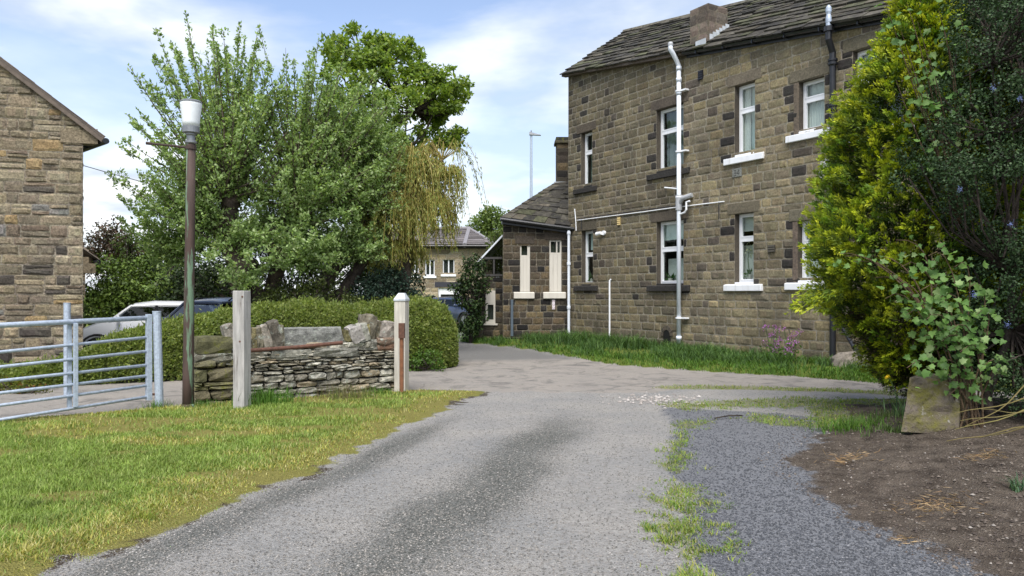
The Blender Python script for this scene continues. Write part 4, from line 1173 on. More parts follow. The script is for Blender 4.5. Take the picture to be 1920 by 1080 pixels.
# stack on the outbuilding roof
mb = MB(); c0 = P(1043.5, 340, 26.6); c1 = P(1085, 340, 27.1)
def ckf(u, v, w_): return Vector((c0.x + u, c0.y - w_, v))
stone_wall(mb, ckf, 0, .8, 5.0, lambda u: 7.0, (.24, .28), (.3, .5), [], sooty, (.09, .08, .06), .015, .014, seed=33, nu=3, nv=2)
mb.box((c0.x + .005, c0.y + .006, 5.0), (c0.x + .8, c0.y + .6, 7.0), (.07, .06, .045))
ck = mb.build('chimney', M['stone_dark'], annex)
mb = MB(); mb.box((c0.x - .06, c0.y - .08, 7.0), (c0.x + .86, c0.y + .66, 7.10), (.10, .09, .06)); mb.box((c0.x - .02, c0.y - .04, 7.10), (c0.x + .82, c0.y + .62, 7.22), (.03, .03, .03)); mb.build('chimney_cap', M['mossystone'], ck, bevel=.01)
mb = MB(); mb.box((c0.x - .1, c0.y - .12, 5.52), (c0.x + .7, c0.y - .03, 5.60), (1, 1, 1)); mb.build('flashing', M['lead'], ck)

# the lower extension with a plastic-sheeted lean-to end
ext = empty('lean_to', P(900, 620, 24.2), 'small sooty stone lean-to with a slanting plastic canopy and one narrow window', 'lean-to')
X0 = P(888, 550, 24.35); X1 = P(943, 550, 24.15)
XD = X1 - X0; XD.z = 0; XL = XD.length; XD.normalize(); XN = Vector((XD.y, -XD.x, 0))
def xfr(u, v, w_):
    p = X0 + XD * u + XN * w_; return Vector((p.x, p.y, v))
mb = MB()
wa, wb_ = XL * (911 - 888) / 55, XL * (929 - 888) / 55
zb, zt_ = EYE - (606 - 550) / F * 24.3, EYE + (550 - 545) / F * 24.3
stone_wall(mb, xfr, 0, XL, -.2, lambda u: 2.12 if u > .3 else 2.05, (.18, .22), (.2, .4), [(wa, wb_, zb, zt_)], sooty, (.11, .10, .075), .02, .014, seed=41)
mb.build('front_wall', M['stone_dark'], ext)
mb = MB(); zm = zt_ - .42
mb.box((wa, zm, -.06), (wb_, zt_, .022), (1, 1, 1), xfr)
mb.box((wa, zb, -.06), (wa + .06, zm, .022), (1, 1, 1), xfr); mb.box((wb_ - .06, zb, -.06), (wb_, zm, .022), (1, 1, 1), xfr); mb.box((wa + .06, zb, -.06), (wb_ - .06, zb + .12, .022), (1, 1, 1), xfr); mb.box((wa + .06, zm - .04, -.06), (wb_ - .06, zm, .018), (1, 1, 1), xfr)
f = mb.build('window', M['cream'], ext)
mb = MB(); mb.box((wa + .06, zb + .12, -.04), (wb_ - .06, zm - .04, -.03), (1, 1, 1), xfr); mb.build('pane', M['glass'], f)
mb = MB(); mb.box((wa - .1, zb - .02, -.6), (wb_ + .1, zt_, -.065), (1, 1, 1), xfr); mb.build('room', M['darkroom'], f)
mb = MB(); mb.box((wa - .08, zb - .06, -.02), (wb_ + .08, zb - .004, .06), (1, 1, 1), xfr); mb.build('sill', M['cream'], f)
mb = MB(); tz = lambda u: 2.70 + (u - .26) * 1.02
ua = .30
mb.hexa([xfr(ua, 2.13, -.02), xfr(XL - .01, 2.13, -.02), xfr(XL - .01, 2.13, -.005), xfr(ua, 2.13, -.005), xfr(ua, tz(ua), -.02), xfr(XL - .01, tz(XL), -.02), xfr(XL - .01, tz(XL), -.005), xfr(ua, tz(ua), -.005)])
mb.build('plastic_sheet', M['canopy'], ext)
mb = MB()
mb.hexa([xfr(-.05, tz(-.05), -.9), xfr(XL - .01, tz(XL), -.9), xfr(XL - .01, tz(XL), .06), xfr(-.05, tz(-.05), .06), xfr(-.05, tz(-.05) + .07, -.9), xfr(XL - .01, tz(XL) + .07, -.9), xfr(XL - .01, tz(XL) + .07, .06), xfr(-.05, tz(-.05) + .07, .06)])
mb.build('canopy_edge', M['pipe'], ext)
mb = MB()
for v in (2.16, 2.72): mb = MB(); mb.box((ua, v, -.004), (XL - .02, v + .07, .03), (1, 1, 1), xfr); mb.build('canopy_rail', M['darkroom'], ext)
mb = MB(); mb.box((ua + .36, 2.235, -.004), (ua + .42, 2.715, .02), (1, 1, 1), xfr); mb.build('canopy_mullion', M['darkroom'], ext)

# ------------------------------------------------------------------ honey-coloured house on the left
LC = P(155.5, 550, 16.0)
GD = Vector((-0.97, -0.243, 0)).normalized(); GN = Vector((GD.y, -GD.x, 0))
if GN.y > 0: GN = -GN
def gfr(u, v, w_):
    p = LC + GD * u + (GN * w_ if w_ > -.05 else BD * -w_); return Vector((p.x, p.y, v))
BD = Vector((-.75, .66, 0))
M['stone_warm2'] = stone_mat('stained sandstone', n1=26, n2=120, dark=.42, light=1.4, stain=.3, bd=.03)
left = empty('gable_house', (LC.x, LC.y, 0), 'honey coloured stone house with a plain gable wall behind the metal gate', 'house')
warm2 = pal_from([(0.285, 0.235, 0.15), (0.235, 0.195, 0.13), (0.32, 0.272, 0.185), (0.18, 0.15, 0.106), (0.31, 0.225, 0.115), (0.085, 0.074, 0.06), (0.22, 0.21, 0.185), (0.20, 0.155, 0.11)], [3, 3, 2.2, 2, .6, .9, .9, .5])
GP = 0.79
def gtop(u): return 5.02 + min(u + .36, 7.0 - u) * GP if u > 0 else 5.0
mb = MB()
stone_wall(mb, gfr, 0, 6.6, -.4, gtop, (0.15, 0.27), (0.22, 0.62), [], warm2, (0.26, 0.225, 0.17), 0.034, 0.016, 0.28, 0.011, seed=51)
# kneeler stone under the eaves
def gk(u0, u1, v0, v1): mb.box((u0, v0, -.3), (u1, v1, .036), (0.30, .245, .16), gfr)
gk(-.30, .42, 4.84, 5.12); gk(-.30, -.02, 5.12, 5.16)
mb.build('gable_wall', M['stone_warm2'], left)
mb = MB()
def sfr(u, v, w_):
    p = LC + BD * u - GD * w_; return Vector((p.x, p.y, v))
stone_wall(mb, sfr, 0, 3, -.4, lambda u: 5.1, (0.15, 0.27), (0.3, 0.7), [], warm2, (0.26, 0.225, 0.17), 0.03, 0.016, 0.25, seed=52, nu=3, nv=2)
mb.poly([gfr(6.6, -.4, 0), gfr(6.6, -.4, -8), gfr(6.6, 5.2, -8), gfr(6.6, 5.2, 0)], (.25, .2, .13))
mb.build('side_wall', M['stone_warm'], left)
mb = MB()
def gr(u, s, dz=0): return gfr(u, 5.06 + (u + .36) * GP + dz, s)
slate_roof(mb, gr(-.46, .14), gr(-.46, -8), gr(3.3, .14), gr(3.3, -8), 13, .3, .34, .012, [(0.15, .125, .10), (.13, .11, .09)], 5, rag=.02, lap=.02, lift=.7)
for a, b, z in ((-.46, 3.3, 0),):
    mb.hexa([gr(a, .13, -.05), gr(b, .13, -.05), gr(b, -8, -.05), gr(a, -8, -.05), gr(a, .13, .0), gr(b, .13, .0), gr(b, -8, .0), gr(a, -8, .0)], (.12, .10, .085))
def gr2(u, s, dz=0): return gfr(u, 5.06 + (7.02 - u) * GP + dz, s)
mb.hexa([gr2(3.3, .13, -.05), gr2(7.1, .13, -.05), gr2(7.1, -8, -.05), gr2(3.3, -8, -.05), gr2(3.3, .13, .05), gr2(7.1, .13, .05), gr2(7.1, -8, .05), gr2(3.3, -8, .05)], (.13, .11, .09))
mb.build('roof', M['tile'], left)
mb = MB()
mb.hexa([gr(-.45, .125, -.16), gr(3.3, .125, -.16), gr(3.3, .09, -.16), gr(-.45, .09, -.16), gr(-.45, .125, -.045), gr(3.3, .125, -.045), gr(3.3, .09, -.045), gr(-.45, .09, -.045)], (.10, .085, .07))
mb.build('verge_board', M['fascia'], left)
mb = MB(); g0 = gr(-.50, .16, -.06); g1 = gr(-.50, -8, -.06); mb.tube([g0, g1], .065, 10); mb.build('gutter', M['blackp'], left)

# further garage behind it: only its kneeler and verge show past the corner
gar = empty('garage', P(150, 600, 25), 'low stone garage peeping out behind the honey coloured house', 'garage')
mb = MB(); g0 = P(160, 550, 22.8)
def agf(u, v, w_): return Vector((g0.x - u, g0.y - w_, v))
gb = g0 + BD * 4
stone_wall(mb, agf, 0, 3.5, -.4, lambda u: 2.66 + u * .75, (.16, .25), (.25, .5), [], warm2, (.24, .21, .16), .03, .016, .2, seed=61)
mb.box((g0.x - .4, g0.y - .034, 2.22), (g0.x + .34, g0.y + .3, 2.52), (.22, .18, .12)); mb.box((g0.x - .4, g0.y - .032, 2.52), (g0.x + .12, g0.y + .3, 2.72), (.25, .2, .13))
mb.hexa([(g0.x - 3.5, g0.y + .01, -.4), (g0.x - .01, g0.y + .01, -.4), (gb.x, gb.y, -.4), (gb.x - 3.5, gb.y, -.4), (g0.x - 3.5, g0.y + .01, 2.45), (g0.x - .01, g0.y + .01, 2.45), (gb.x, gb.y, 2.45), (gb.x - 3.5, gb.y, 2.45)], (.22, .18, .12))
mb.build('wall', M['stone_warm'], gar)
mb = MB()
slate_roof(mb, (g0.x + .45, g0.y - .1, 2.62), (gb.x + .45, gb.y, 2.62), (g0.x - 3.4, g0.y - .1, 5.5), (gb.x - 3.4, gb.y, 5.5), 14, .4, .5, .03, [(.22, .18, .14), (.19, .16, .13)], 62)
mb.build('roof', M['tile'], gar)
mb = MB(); mb.tube([(g0.x + .49, g0.y - .12, 2.57), (gb.x + .49, gb.y, 2.57)], .06, 8); mb.build('gutter', M['blackp'], gar)

# ------------------------------------------------------------------ far house at the end of the lane
FY = 42.0
fh = empty('distant_house', P(850, 600, FY), 'distant tan stone house with grey tiled roof and garage behind the willow', 'house')
f0 = P(700, 550, FY); f1 = P(925, 550, FY)
FWD = f1.x - f0.x
def ffr(u, v, w_): return Vector((f0.x + u, f0.y - w_, v))
fu = lambda x: (x - 700) / F * FY
fz = lambda y: EYE - (y - 550) / F * FY
fwin = [(797, 815, 486, 517), (830, 852, 485, 514), (770, 785, 486, 516), (796, 818, 553, 572), (822, 866, 538, 582)]
tan_ = pal_from([(.33, .27, .17), (.28, .23, .15), (.37, .31, .21), (.23, .19, .13)], [3, 3, 2, 1])
mb = MB()
stone_wall(mb, ffr, 0, FWD, -.4, lambda u: fz(486 - 26), (.22, .3), (.3, .7), [(fu(a), fu(b), fz(d), fz(c)) for a, b, c, d in fwin], tan_, (.34, .30, .23), .02, .02, .2, seed=71, nu=3, nv=2)
mb.build('front_wall', M['stone_warm'], fh)
mb = MB(); mb.poly([ffr(FWD, -.4, 0), ffr(FWD, -.4, -8), ffr(FWD, 4.3, -8), ffr(FWD, 4.3, 0)], (.3, .25, .16)); mb.poly([ffr(0, -.4, 0), ffr(0, -.4, -8), ffr(0, 4.3, -8), ffr(0, 4.3, 0)], (.3, .25, .16)); mb.build('side_wall', M['stone_warm'], fh)
for i, (a, b, c, d) in enumerate(fwin):
    ua, ub, z0, z1 = fu(a), fu(b), fz(d), fz(c)
    mb = MB(); B = lambda u0, u1, v0, v1, w0=-.16, w1=-.08: mb.box((u0, v0, w0), (u1, v1, w1), (1, 1, 1), ffr)
    if i < 4:
        B(ua, ua + .06, z0, z1); B(ub - .06, ub, z0, z1); B(ua + .06, ub - .06, z0, z0 + .07); B(ua + .06, ub - .06, z1 - .07, z1); um = (ua + ub) / 2; B(um - .035, um + .035, z0 + .07, z1 - .07)
        f = mb.build('window', M['upvc'], fh)
        mb = MB(); B = lambda u0, u1, v0, v1, w0, w1: mb.box((u0, v0, w0), (u1, v1, w1), (1, 1, 1), ffr); B(ua + .06, ub - .06, z0 + .07, z1 - .07, -.13, -.12); mb.build('pane', M['glass'], f)
        mb = MB(); mb.box((ua - .1, z0 - .1, -1.2), (ub + .1, z1, -.2), (1, 1, 1), ffr); mb.build('room', M['darkroom'], f)
        mb = MB(); mb.box((ua - .1, z0 - .13, -.05), (ub + .1, z0 - .004, .07), (1, 1, 1), ffr); mb.build('sill', M['white'], f)
    else:
        B(ua, ua + .12, z0 - .5, z1); B(ub - .12, ub, z0 - .5, z1); B(ua + .12, ub - .12, z1 - .42, z1)
        f = mb.build('garage_door', M['white'], fh)
        mb = MB(); mb.box((ua, z0 - .5, -3), (ub, z1, -.17), (1, 1, 1), ffr); mb.build('room', M['darkroom'], f)
        mb = MB(); mb.box((ua - .2, z1 + .002, -.05), (ub + .2, z1 + .28, .03), (.035, .035, .045), ffr); mb.build('lintel', M['attr'], f)
mb = MB()
ez = fz(461)
hipx = fu(872)
a0, a1 = ffr(-.2, ez, .4), ffr(FWD + .15, ez, .4)
slate_roof(mb, a0, ffr(fu(872), ez, .4), ffr(-.2, fz(420) , -4.0), ffr(hipx - .0, fz(420), -4.0), 14, 1.2, 1.3, .05, [(.155, .14, .135), (.14, .125, .12)], 72, rag=.0)
slate_roof(mb, ffr(fu(872) + .02, ez, .42), a1, ffr(hipx + .02, fz(418), -4.0), ffr(hipx + .03, fz(418), -4.0), 14, 1.2, 1.3, .05, [(.155, .14, .135), (.14, .125, .12)], 73, rag=.0)
mb.hexa([ffr(-.2, ez - .08, .3), ffr(FWD + .1, ez - .08, .3), ffr(FWD + .1, ez - .08, -8), ffr(-.2, ez - .08, -8), ffr(-.2, ez - .02, .3), ffr(FWD + .1, ez - .02, .3), ffr(hipx, fz(420) - .05, -4.1), ffr(-.2, fz(420) - .05, -4.1)], (.12, .11, .11))
rf = mb.build('roof', M['tile'], fh)
mb = MB(); mb.tube([ffr(fu(872), ez, .45), ffr(hipx, fz(417), -4)], .14, 8); mb.tube([ffr(-.2, fz(419), -4), ffr(hipx, fz(417), -4)], .13, 8); mb.tube([a1 + Vector((0, -.02, .04)), ffr(hipx, fz(417), -4)], .11, 8); mb.build('ridge_tiles', paint_mat('grey ridge tiles', (.20, .19, .195), .8), rf)
mb = MB(); mb.box((-.2, ez - .16, .02), (FWD + .1, ez - .02, .12), (1, 1, 1), ffr); mb.tube([ffr(-.2, ez - .03, .44), ffr(FWD + .1, ez - .03, .44)], .06, 8); mb.build('gutter', M['blackp'], fh)
# low stone wall before it
lwl = empty('garden_wall', P(880, 600, 38), 'low pale stone garden wall in front of the distant house', 'wall')
mb = MB(); q0 = P(845, 600, 38)
stone_wall(mb, lambda u, v, w_: Vector((q0.x + u, q0.y - w_, v)), 0, 2.2, -.2, lambda u: EYE - 29 / F * 38, (.16, .22), (.25, .5), [], tan_, (.3, .26, .2), .02, .02, .2, seed=75, nu=3, nv=2)
mb.box((q0.x + .005, q0.y + .005, -.2), (q0.x + 2.2, q0.y + .28, .80), (.3, .25, .17)); mb.build('stonework', M['stone_warm'], lwl)
mb = MB(); mb.box((q0.x - .03, q0.y - .06, .805), (q0.x + 2.23, q0.y + .34, .88), (.35, .31, .24)); mb.build('coping', M['stone_warm'], lwl)

# tall lamp column far behind
sl = empty('street_light', P(996, 600, 38), 'tall thin grey street light rising behind the outbuilding roof', 'street light')
b0 = P(996, 550, 38)
mb = MB(); mb.tube([(b0.x, b0.y, -.3), (b0.x, b0.y, 4), (b0.x, b0.y, EYE + 296 / F * 38)], [.11, .085, .06], 10); mb.build('column', M['galv'], sl)
mb = MB(); z = EYE + 298 / F * 38; mb.hexa([(b0.x - .1, b0.y - .12, z - .03), (b0.x + .5, b0.y - .10, z - .06), (b0.x + .5, b0.y + .10, z - .06), (b0.x - .1, b0.y + .12, z - .03), (b0.x - .1, b0.y - .1, z + .12), (b0.x + .48, b0.y - .06, z - .02), (b0.x + .48, b0.y + .06, z - .02), (b0.x - .1, b0.y + .1, z + .12)]); mb.build('lamp_head', M['alloy'], sl)
mb = MB(); mb.lathe(b0.x, b0.y, [(.03, z + .1), (.03, z + .2), (.01, z + .22)], 8); mb.build('sensor', M['alloy'], sl)
# overhead wires
mb = MB(); mb.tube([P(120, 300, 40), P(200, 323, 41), P(300, 350, 42)], .022, 5); o = mb.build('overhead_wire', M['black']); tag(o, 'thin overhead wire crossing the sky right of the gable house', 'wire')

# ------------------------------------------------------------------ old lamp post
LY = 10.1
lb = P(353, 770, LY)
lp = empty('lamp_post', (lb.x, lb.y, 0), 'rusty lamp post with flaking green paint and a white glass shade', 'lamp post')
lt = P(358, 268, LY)
mb = MB(); mb.tube([(lb.x, lb.y, -.1), (lb.x, lb.y, .5), lb * .3 + lt * .7, lt], [.078, .072, .062, .058], 16)
mb.lathe(lb.x, lb.y, [(.095, -.05), (.095, .06), (.08, .09)], 16)
mb.build('pole', M['lamp_pole'], lp, smooth=True)
mb = MB(); mb.tube([P(275, 268.5, LY - .05), P(310, 272, LY - .02), P(356, 277, LY)], [.014, .017, .016], 8); mb.lathe(lt.x, lt.y, [(.07, lt.z - .09), (.07, lt.z - .03)], 12)
mb.tube([P(274, 268.3, LY - .05), P(285, 269.5, LY - .04)], .021, 8)
mb.build('ladder_bar', paint_mat('dark rust', (.05, .033, .027), .9, .3, scale=20), lp)
mb = MB(); zz1 = lambda y: EYE - (y - 550) / F * LY
mb.lathe(lt.x, lt.y, [(.062, zz1(270)), (.075, zz1(268)), (.075, zz1(265)), (.055, zz1(263)), (.055, zz1(255)), (.068, zz1(253)), (.068, zz1(251)), (.11, zz1(249)), (.112, zz1(238)), (.10, zz1(237))], 20)
mb.build('collar', M['alloy'], lp, smooth=False)
mb = MB()
mb.lathe(lt.x, lt.y, [(.106, zz1(238)), (.112, zz1(230)), (.140, zz1(198)), (.143, zz1(193)), (.135, zz1(191)), (.05, zz1(190))], 24)
mb.build('lamp_shade', M['frost'], lp, smooth=True)
mb = MB(); mb.lathe(lt.x, lt.y, [(.144, zz1(194)), (.146, zz1(191.5)), (.12, zz1(189)), (.03, zz1(187.5))], 24); mb.build('lamp_cap', M['alloy'], lp, smooth=False)

# ------------------------------------------------------------------ gate posts and the metal gate
def wood_post(x0, x1, ytop, ybase, Y, mat, label, lean=0, cap=False):
    w_ = (x1 - x0) / F * Y; c = P((x0 + x1) / 2, ybase, Y); zt = EYE - (ytop - 550) / F * Y
    e = empty('gate_post', (c.x, c.y, 0), label, 'post', 'wooden gate posts either side of the dry stone wall')
    a = R(-12); ca, sa = math.cos(a), math.sin(a)
    mb = MB(); h = w_ / 2 / 1.22
    def fr(x, y, z): return Vector((c.x + x * ca - y * sa + lean * z, c.y + .12 + x * sa + y * ca, z))
    n = 7
    for k in range(n):
        pass
    ring = []
    zs = [-.3] + [zt * k / n for k in range(1, n)] + [zt - (.10 if cap else .008)]
    base = len(mb.v)
    for z in zs:
        k = 1 + random.uniform(-.012, .012)
        for sx, sy in ((-1, -1), (-.3, -1.015), (.35, -.99), (1, -1), (1.01, 0), (1, 1), (0, 1), (-1, 1), (-.99, .1)):
            mb.v.append(tuple(fr(sx * h * k, sy * h * k, z)))
    m_ = 9
    for i in range(len(zs) - 1):
        for j in range(m_):
            j2 = (j + 1) % m_
            mb.f.append((base + i * m_ + j, base + i * m_ + j2, base + (i + 1) * m_ + j2, base + (i + 1) * m_ + j)); mb.c.append((1, 1, 1))
    i = len(zs) - 1
    if cap:
        t1 = [fr(-h * .55, -h * .2, zt - .004), fr(h * .55, -h * .2, zt - .004), fr(h * .55, h * .5, zt - .004), fr(-h * .55, h * .5, zt - .004)]
    else:
        t1 = [fr(-h * .96, -h * .96, zt), fr(h * .96, -h * .96, zt), fr(h * .96, h * .96, zt), fr(-h * .96, h * .96, zt)]
    b4 = len(mb.v); mb.v.extend([tuple(q) for q in t1])
    top = base + i * m_
    for f in ((top + 0, top + 1, top + 2, top + 3, b4 + 1, b4 + 0), (top + 3, top + 4, top + 5, b4 + 2, b4 + 1), (top + 5, top + 6, top + 7, b4 + 3, b4 + 2), (top + 7, top + 8, top + 0, b4 + 0, b4 + 3), (b4, b4 + 1, b4 + 2, b4 + 3)):
        mb.f.append(f); mb.c.append((1, 1, 1))
    mb.build('post', mat, e)
    return e, c, h, zt, fr
e1, c1, h1, z1_, fr1 = wood_post(434, 462, 545, 772, 9.95, M['wood'], 'plain weathered grey wooden post beside the lamp post', lean=-.004)
mb = MB(); mb.tube([fr1(h1 * .75, -h1 * 1.02, z1_ - .08), fr1(h1 * .75, -h1 * 1.10, z1_ - .08)], .012, 8); mb.tube([fr1(0.02, -h1 * 1.0, .95), fr1(0.02, -h1 * 1.03, .95)], .014, 8); mb.build('bolt', M['rust'], e1)
e2, c2, h2, z2_, fr2 = wood_post(738, 764, 550, 737, 11.9, M['wood_pale'], 'pale wooden post with a metal cap and a rusty latch bar', cap=True)
mb = MB(); t = .006; H = h2 + .012
lo = [fr2(-H, -H, z2_ - .17), fr2(H, -H, z2_ - .17), fr2(H, H, z2_ - .17), fr2(-H, H, z2_ - .17)]; md = [fr2(-H, -H, z2_ - .095), fr2(H, -H, z2_ - .095), fr2(H, H, z2_ - .095), fr2(-H, H, z2_ - .095)]
tp = [fr2(-h2 * .57, -h2 * .22, z2_ + .006), fr2(h2 * .57, -h2 * .22, z2_ + .006), fr2(h2 * .57, h2 * .52, z2_ + .006), fr2(-h2 * .57, h2 * .52, z2_ + .006)]
mb.hexa(md + tp); mb.hexa([q + Vector((0, 0, .075)) for q in [fr2(-H, -H, z2_ - .20), fr2(H, -H, z2_ - .20), fr2(H, H, z2_ - .20), fr2(-H, H, z2_ - .20)]] + [q - Vector((0, 0, .001)) for q in md])
mb.build('metal_cap', M['lead'], e2, bevel=.006)
mb = MB(); a, b = P(753, 632, 11.6), P(753, 735, 11.62); mb.tube([b, a], .034, 8); mb.build('latch_bar', paint_mat('orange rust', (.20, .085, .04), .9, .3, scale=15), e2)
mb = MB(); a, b = P(753, 606, 11.58), P(753, 634, 11.6); mb.box((a.x - .045, a.y - .03, b.z), (a.x + .045, a.y + .06, a.z), (1, 1, 1)); mb.build('latch_plate', M['rust'], e2)

def metal_post(x, ytop, ybase, Y, r, label, ll):
    b = P(x, ybase, Y); zt = EYE - (ytop - 550) / F * Y
    e = empty('steel_post', (b.x, b.y, 0), label, 'post', 'galvanised posts of the metal gate')
    tp = P(x - ll, ytop, Y); tp.y = Y
    mb = MB(); mb.tube([(b.x, b.y, -.3), (b.x, b.y, 0), (tp.x, tp.y, zt)], r, 14); mb.build('post', M['galv'], e, smooth=False)
    mb = MB(); mb.tube([(tp.x, tp.y, zt), (tp.x, tp.y, zt + .012)], r * 1.06, 14); mb.build('cap', M['galv'], e)
    return e
metal_post(299, 585, 766, 10.2, .055, 'galvanised hanging post at the hinge end of the metal gate', 5)
metal_post(126, 569, 740, 11.6, .050, 'lone galvanised post behind the metal gate in front of the gable wall', 0)

gt = empty('field_gate', P(280, 750, 10.15), 'galvanised seven bar metal field gate standing open over the lawn', 'gate')
GA, GB = P(281, 600, 10.15), P(0, 612, 8.86)
gd = (GB - GA); gd.z = 0; gd.normalize()
ys0 = [596, 632, 658, 684, 704, 722, 743]; ys1 = [610, 660, 688, 714, 737, 760, 787]
GLEN = 3.66
sx = (Vector((GB.x, GB.y)) - Vector((GA.x, GA.y))).length
rails = []
for k in range(7):
    z0 = EYE - (ys0[k] - 550) / F * GA.y; z1 = EYE - (ys1[k] - 550) / F * GB.y
    zE = z0 + (z1 - z0) * GLEN / sx
    a = Vector((GA.x, GA.y, z0)); b = a + gd * GLEN; b.z = zE * .5 + z0 * .5 if False else zE
    rails.append((a, b)); mb = MB(); mb.tube([a, b], .034 if k == 0 else .021, 10); mb.build('rail', M['galv'], gt, smooth=True)
gnrm = Vector((gd.y, -gd.x, 0))
def stile(s, name, r=.026, ext=.03, off=0.0):
    a = rails[0][0] * (1 - s) + rails[0][1] * s + gnrm * off; b = rails[6][0] * (1 - s) + rails[6][1] * s + gnrm * off
    mb = MB(); q0, q1 = a + Vector((0, 0, ext)), b - Vector((0, 0, ext)); wv = gd * r; nv = gnrm * r
    mb.hexa([q1 - wv - nv, q1 + wv - nv, q1 + wv + nv, q1 - wv + nv, q0 - wv - nv, q0 + wv - nv, q0 + wv + nv, q0 - wv + nv]); mb.build(name, M['galv'], gt, bevel=.004)
stile(0.004, 'stile', .034, .05); 
# the brace in mid gate: front and back strap either side of the rails
smid = 0
best = None
for k in range(200):
    s = k / 200; p = rails[0][0] * (1 - s) + rails[0][1] * s; x = 960 + F * p.x / p.y
    if best is None or abs(x - 139) < best: best, smid = abs(x - 139), s
stile(smid, 'brace', .024, -.02, .045 if gnrm.y < 0 else -.045); stile(smid + .012, 'brace', .024, .0, -.045 if gnrm.y < 0 else .045)
stile(.992, 'stile', .034, .05)
mb = MB()
for k, yy in ((0, 606), (6, 740)):
    a, b = P(280, yy, 10.15), P(297, yy + 1, 10.2); mb.tube([a, a * .5 + b * .5 + Vector((0, 0, .01)), b], .016, 8); mb.tube([a + Vector((0, 0, .05)), a - Vector((0, 0, .07))], .022, 8)
mb.build('hinge', M['rust'], gt)

# ------------------------------------------------------------------ dry stone wall
DA, DB = P(364, 760, 10.55), P(757, 735, 12.15)
DD = DB - DA; DD.z = 0; DL = DD.length; DD.normalize(); DN = Vector((DD.y, -DD.x, 0))
def dfr(u, v, w_):
    p = DA + DD * u + DN * w_; return Vector((p.x, p.y, v))
def dpx(x, y):
    r = (x - 960) / F
    t = (r * DA.y - DA.x) / (DD.x - r * DD.y); Y = DA.y + DD.y * t
    return t, EYE - (y - 550) / F * Y, Y
dw = empty('dry_stone_wall', (DA.x, DA.y, 0), 'short dry stone wall with upright coping stones between the wooden posts', 'wall')
AX = (DD, Vector((0, 0, 1)), DN)
mb = MB(); rr = random.Random(77)
dcol = [(0.37, .35, .28), (.45, .43, .35), (.30, .27, .20), (.50, .48, .40), (.36, .30, .205), (.25, .23, .18)]
uP = dpx(436, 700)[0]
T0 = lambda u: (.80 if u > uP else .70) + .06 * (u / DL)
v = -.08
while v < .86:
    h = rr.choice([.045, .055, .065, .075, .09, .11, .125]) * (1.15 if v < .2 else 1)
    u = uP - rr.uniform(0, .15)
    while u < DL - .02:
        l = rr.uniform(.10, .34) * (1.15 if h > .08 else .95)
        b = min(u + l, DL)
        if v + h * .5 < T0(u) :
            hh = h * rr.uniform(.82, 1.12); c = rr.choice(dcol); g = rr.uniform(.75, 1.2)
            ang = rr.uniform(-.06, .06)
            ax = (DD * math.cos(ang) + Vector((0, 0, math.sin(ang))), Vector((0, 0, math.cos(ang))) - DD * math.sin(ang), DN)
            mb.rock(dfr((u + b) / 2, v + h / 2 + rr.uniform(-.008, .008), -.15 + rr.uniform(-.035, .03)), (b - u - .010, hh - .006, .30), tuple(q * g for q in c), ax, .34, .075, seed=rr.random())
        u = b
    v += h
# the back face and the inside, in shadow between the stones
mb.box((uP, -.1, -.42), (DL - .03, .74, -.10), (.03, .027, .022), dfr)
v = -.08
while v < .72:
    h = rr.uniform(.08, .14); u = 0
    while u < DL:
        l = rr.uniform(.2, .45); b = min(u + l, DL)
        mb.rock(dfr((u + b) / 2, v + h / 2, -.40), (b - u - .01, h - .008, .2), jit(rr.choice(dcol), .2), AX, .3, .06, seed=rr.random()); u = b
    v += h
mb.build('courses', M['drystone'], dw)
# the broader mossy pier at the near end
mb = MB(); v = -.08; moss = [(.17, .155, .085), (.21, .185, .11), (.145, .13, .08), (.19, .18, .09)]
for h, cuts in ((.13, (.0, .14, .40, .60)), (.15, (.0, .22, .60)), (.06, (0, .2, .6)), (.06, (0, .11, .60)), (.20, (0, .17, .60)), (.12, (0, .30, .44, .60)), ):
    for a, b in zip(cuts[:-1], cuts[1:]):
        mb.rock(dfr(a + (b - a) / 2, v + h / 2, -.18 + rr.uniform(-.02, .03)), (b - a - .01, h - .008, .42), jit(rr.choice(moss), .25), AX, .3, .06, seed=rr.random())
    v += h
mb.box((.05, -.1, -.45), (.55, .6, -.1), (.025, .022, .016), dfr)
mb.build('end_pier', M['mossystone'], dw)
def cope(x0, x1, y0, y1, c, m, depth=.34, tilt=0, off=-.16, name='coping_stone', rn=.34, jt=.085, lab=None):
    ua, z1, Y = dpx(x0, y0); ub, z0, Y = dpx(x1, y1)
    a = R(tilt); ax = (DD * math.cos(a) + Vector((0, 0, 1)) * math.sin(a), Vector((0, 0, 1)) * math.cos(a) - DD * math.sin(a), DN)
    mb = MB(); mb.rock(dfr((ua + ub) / 2, (z0 + z1) / 2, off + rr.uniform(-.02, .02)), (ub - ua, z1 - z0, depth), c, ax, rn, jt, seed=rr.random()); o = mb.build(name, m, dw)
    if lab: o['label'] = lab
    return o
G1, G2, G3 = (.29, .27, .22), (.225, .20, .145), (.36, .335, .285)
cope(366, 438, 632, 664, (.125, .12, .062), M['mossystone'], .40, -2, -.2, 'coping_stone', .22, .04, 'large mossy olive block on the pier')
cope(364, 438, 664, 680, (.17, .16, .12), M['drystone'], .46, 0, -.19, 'coping_slab', .2, .05)
for x0, x1, y0, y1, tl, c in [(421, 444, 609, 640, 12, G1), (461, 474, 614, 655, 2, G1), (471, 483, 616, 654, 4, (.16, .145, .07)), (480, 494, 615, 654, 4, G2), (490, 510, 609, 652, 10, G1), (505, 527, 601, 650, 14, (.125, .115, .085)), (522, 532, 610, 650, 2, G2)]:
    cope(x0 + 1, x1 - 1, y0, y1, jit(c, .32, .04), M['drystone'], .32, tl, -.16 + random.uniform(-.07, .07), rn=.10, jt=.055)
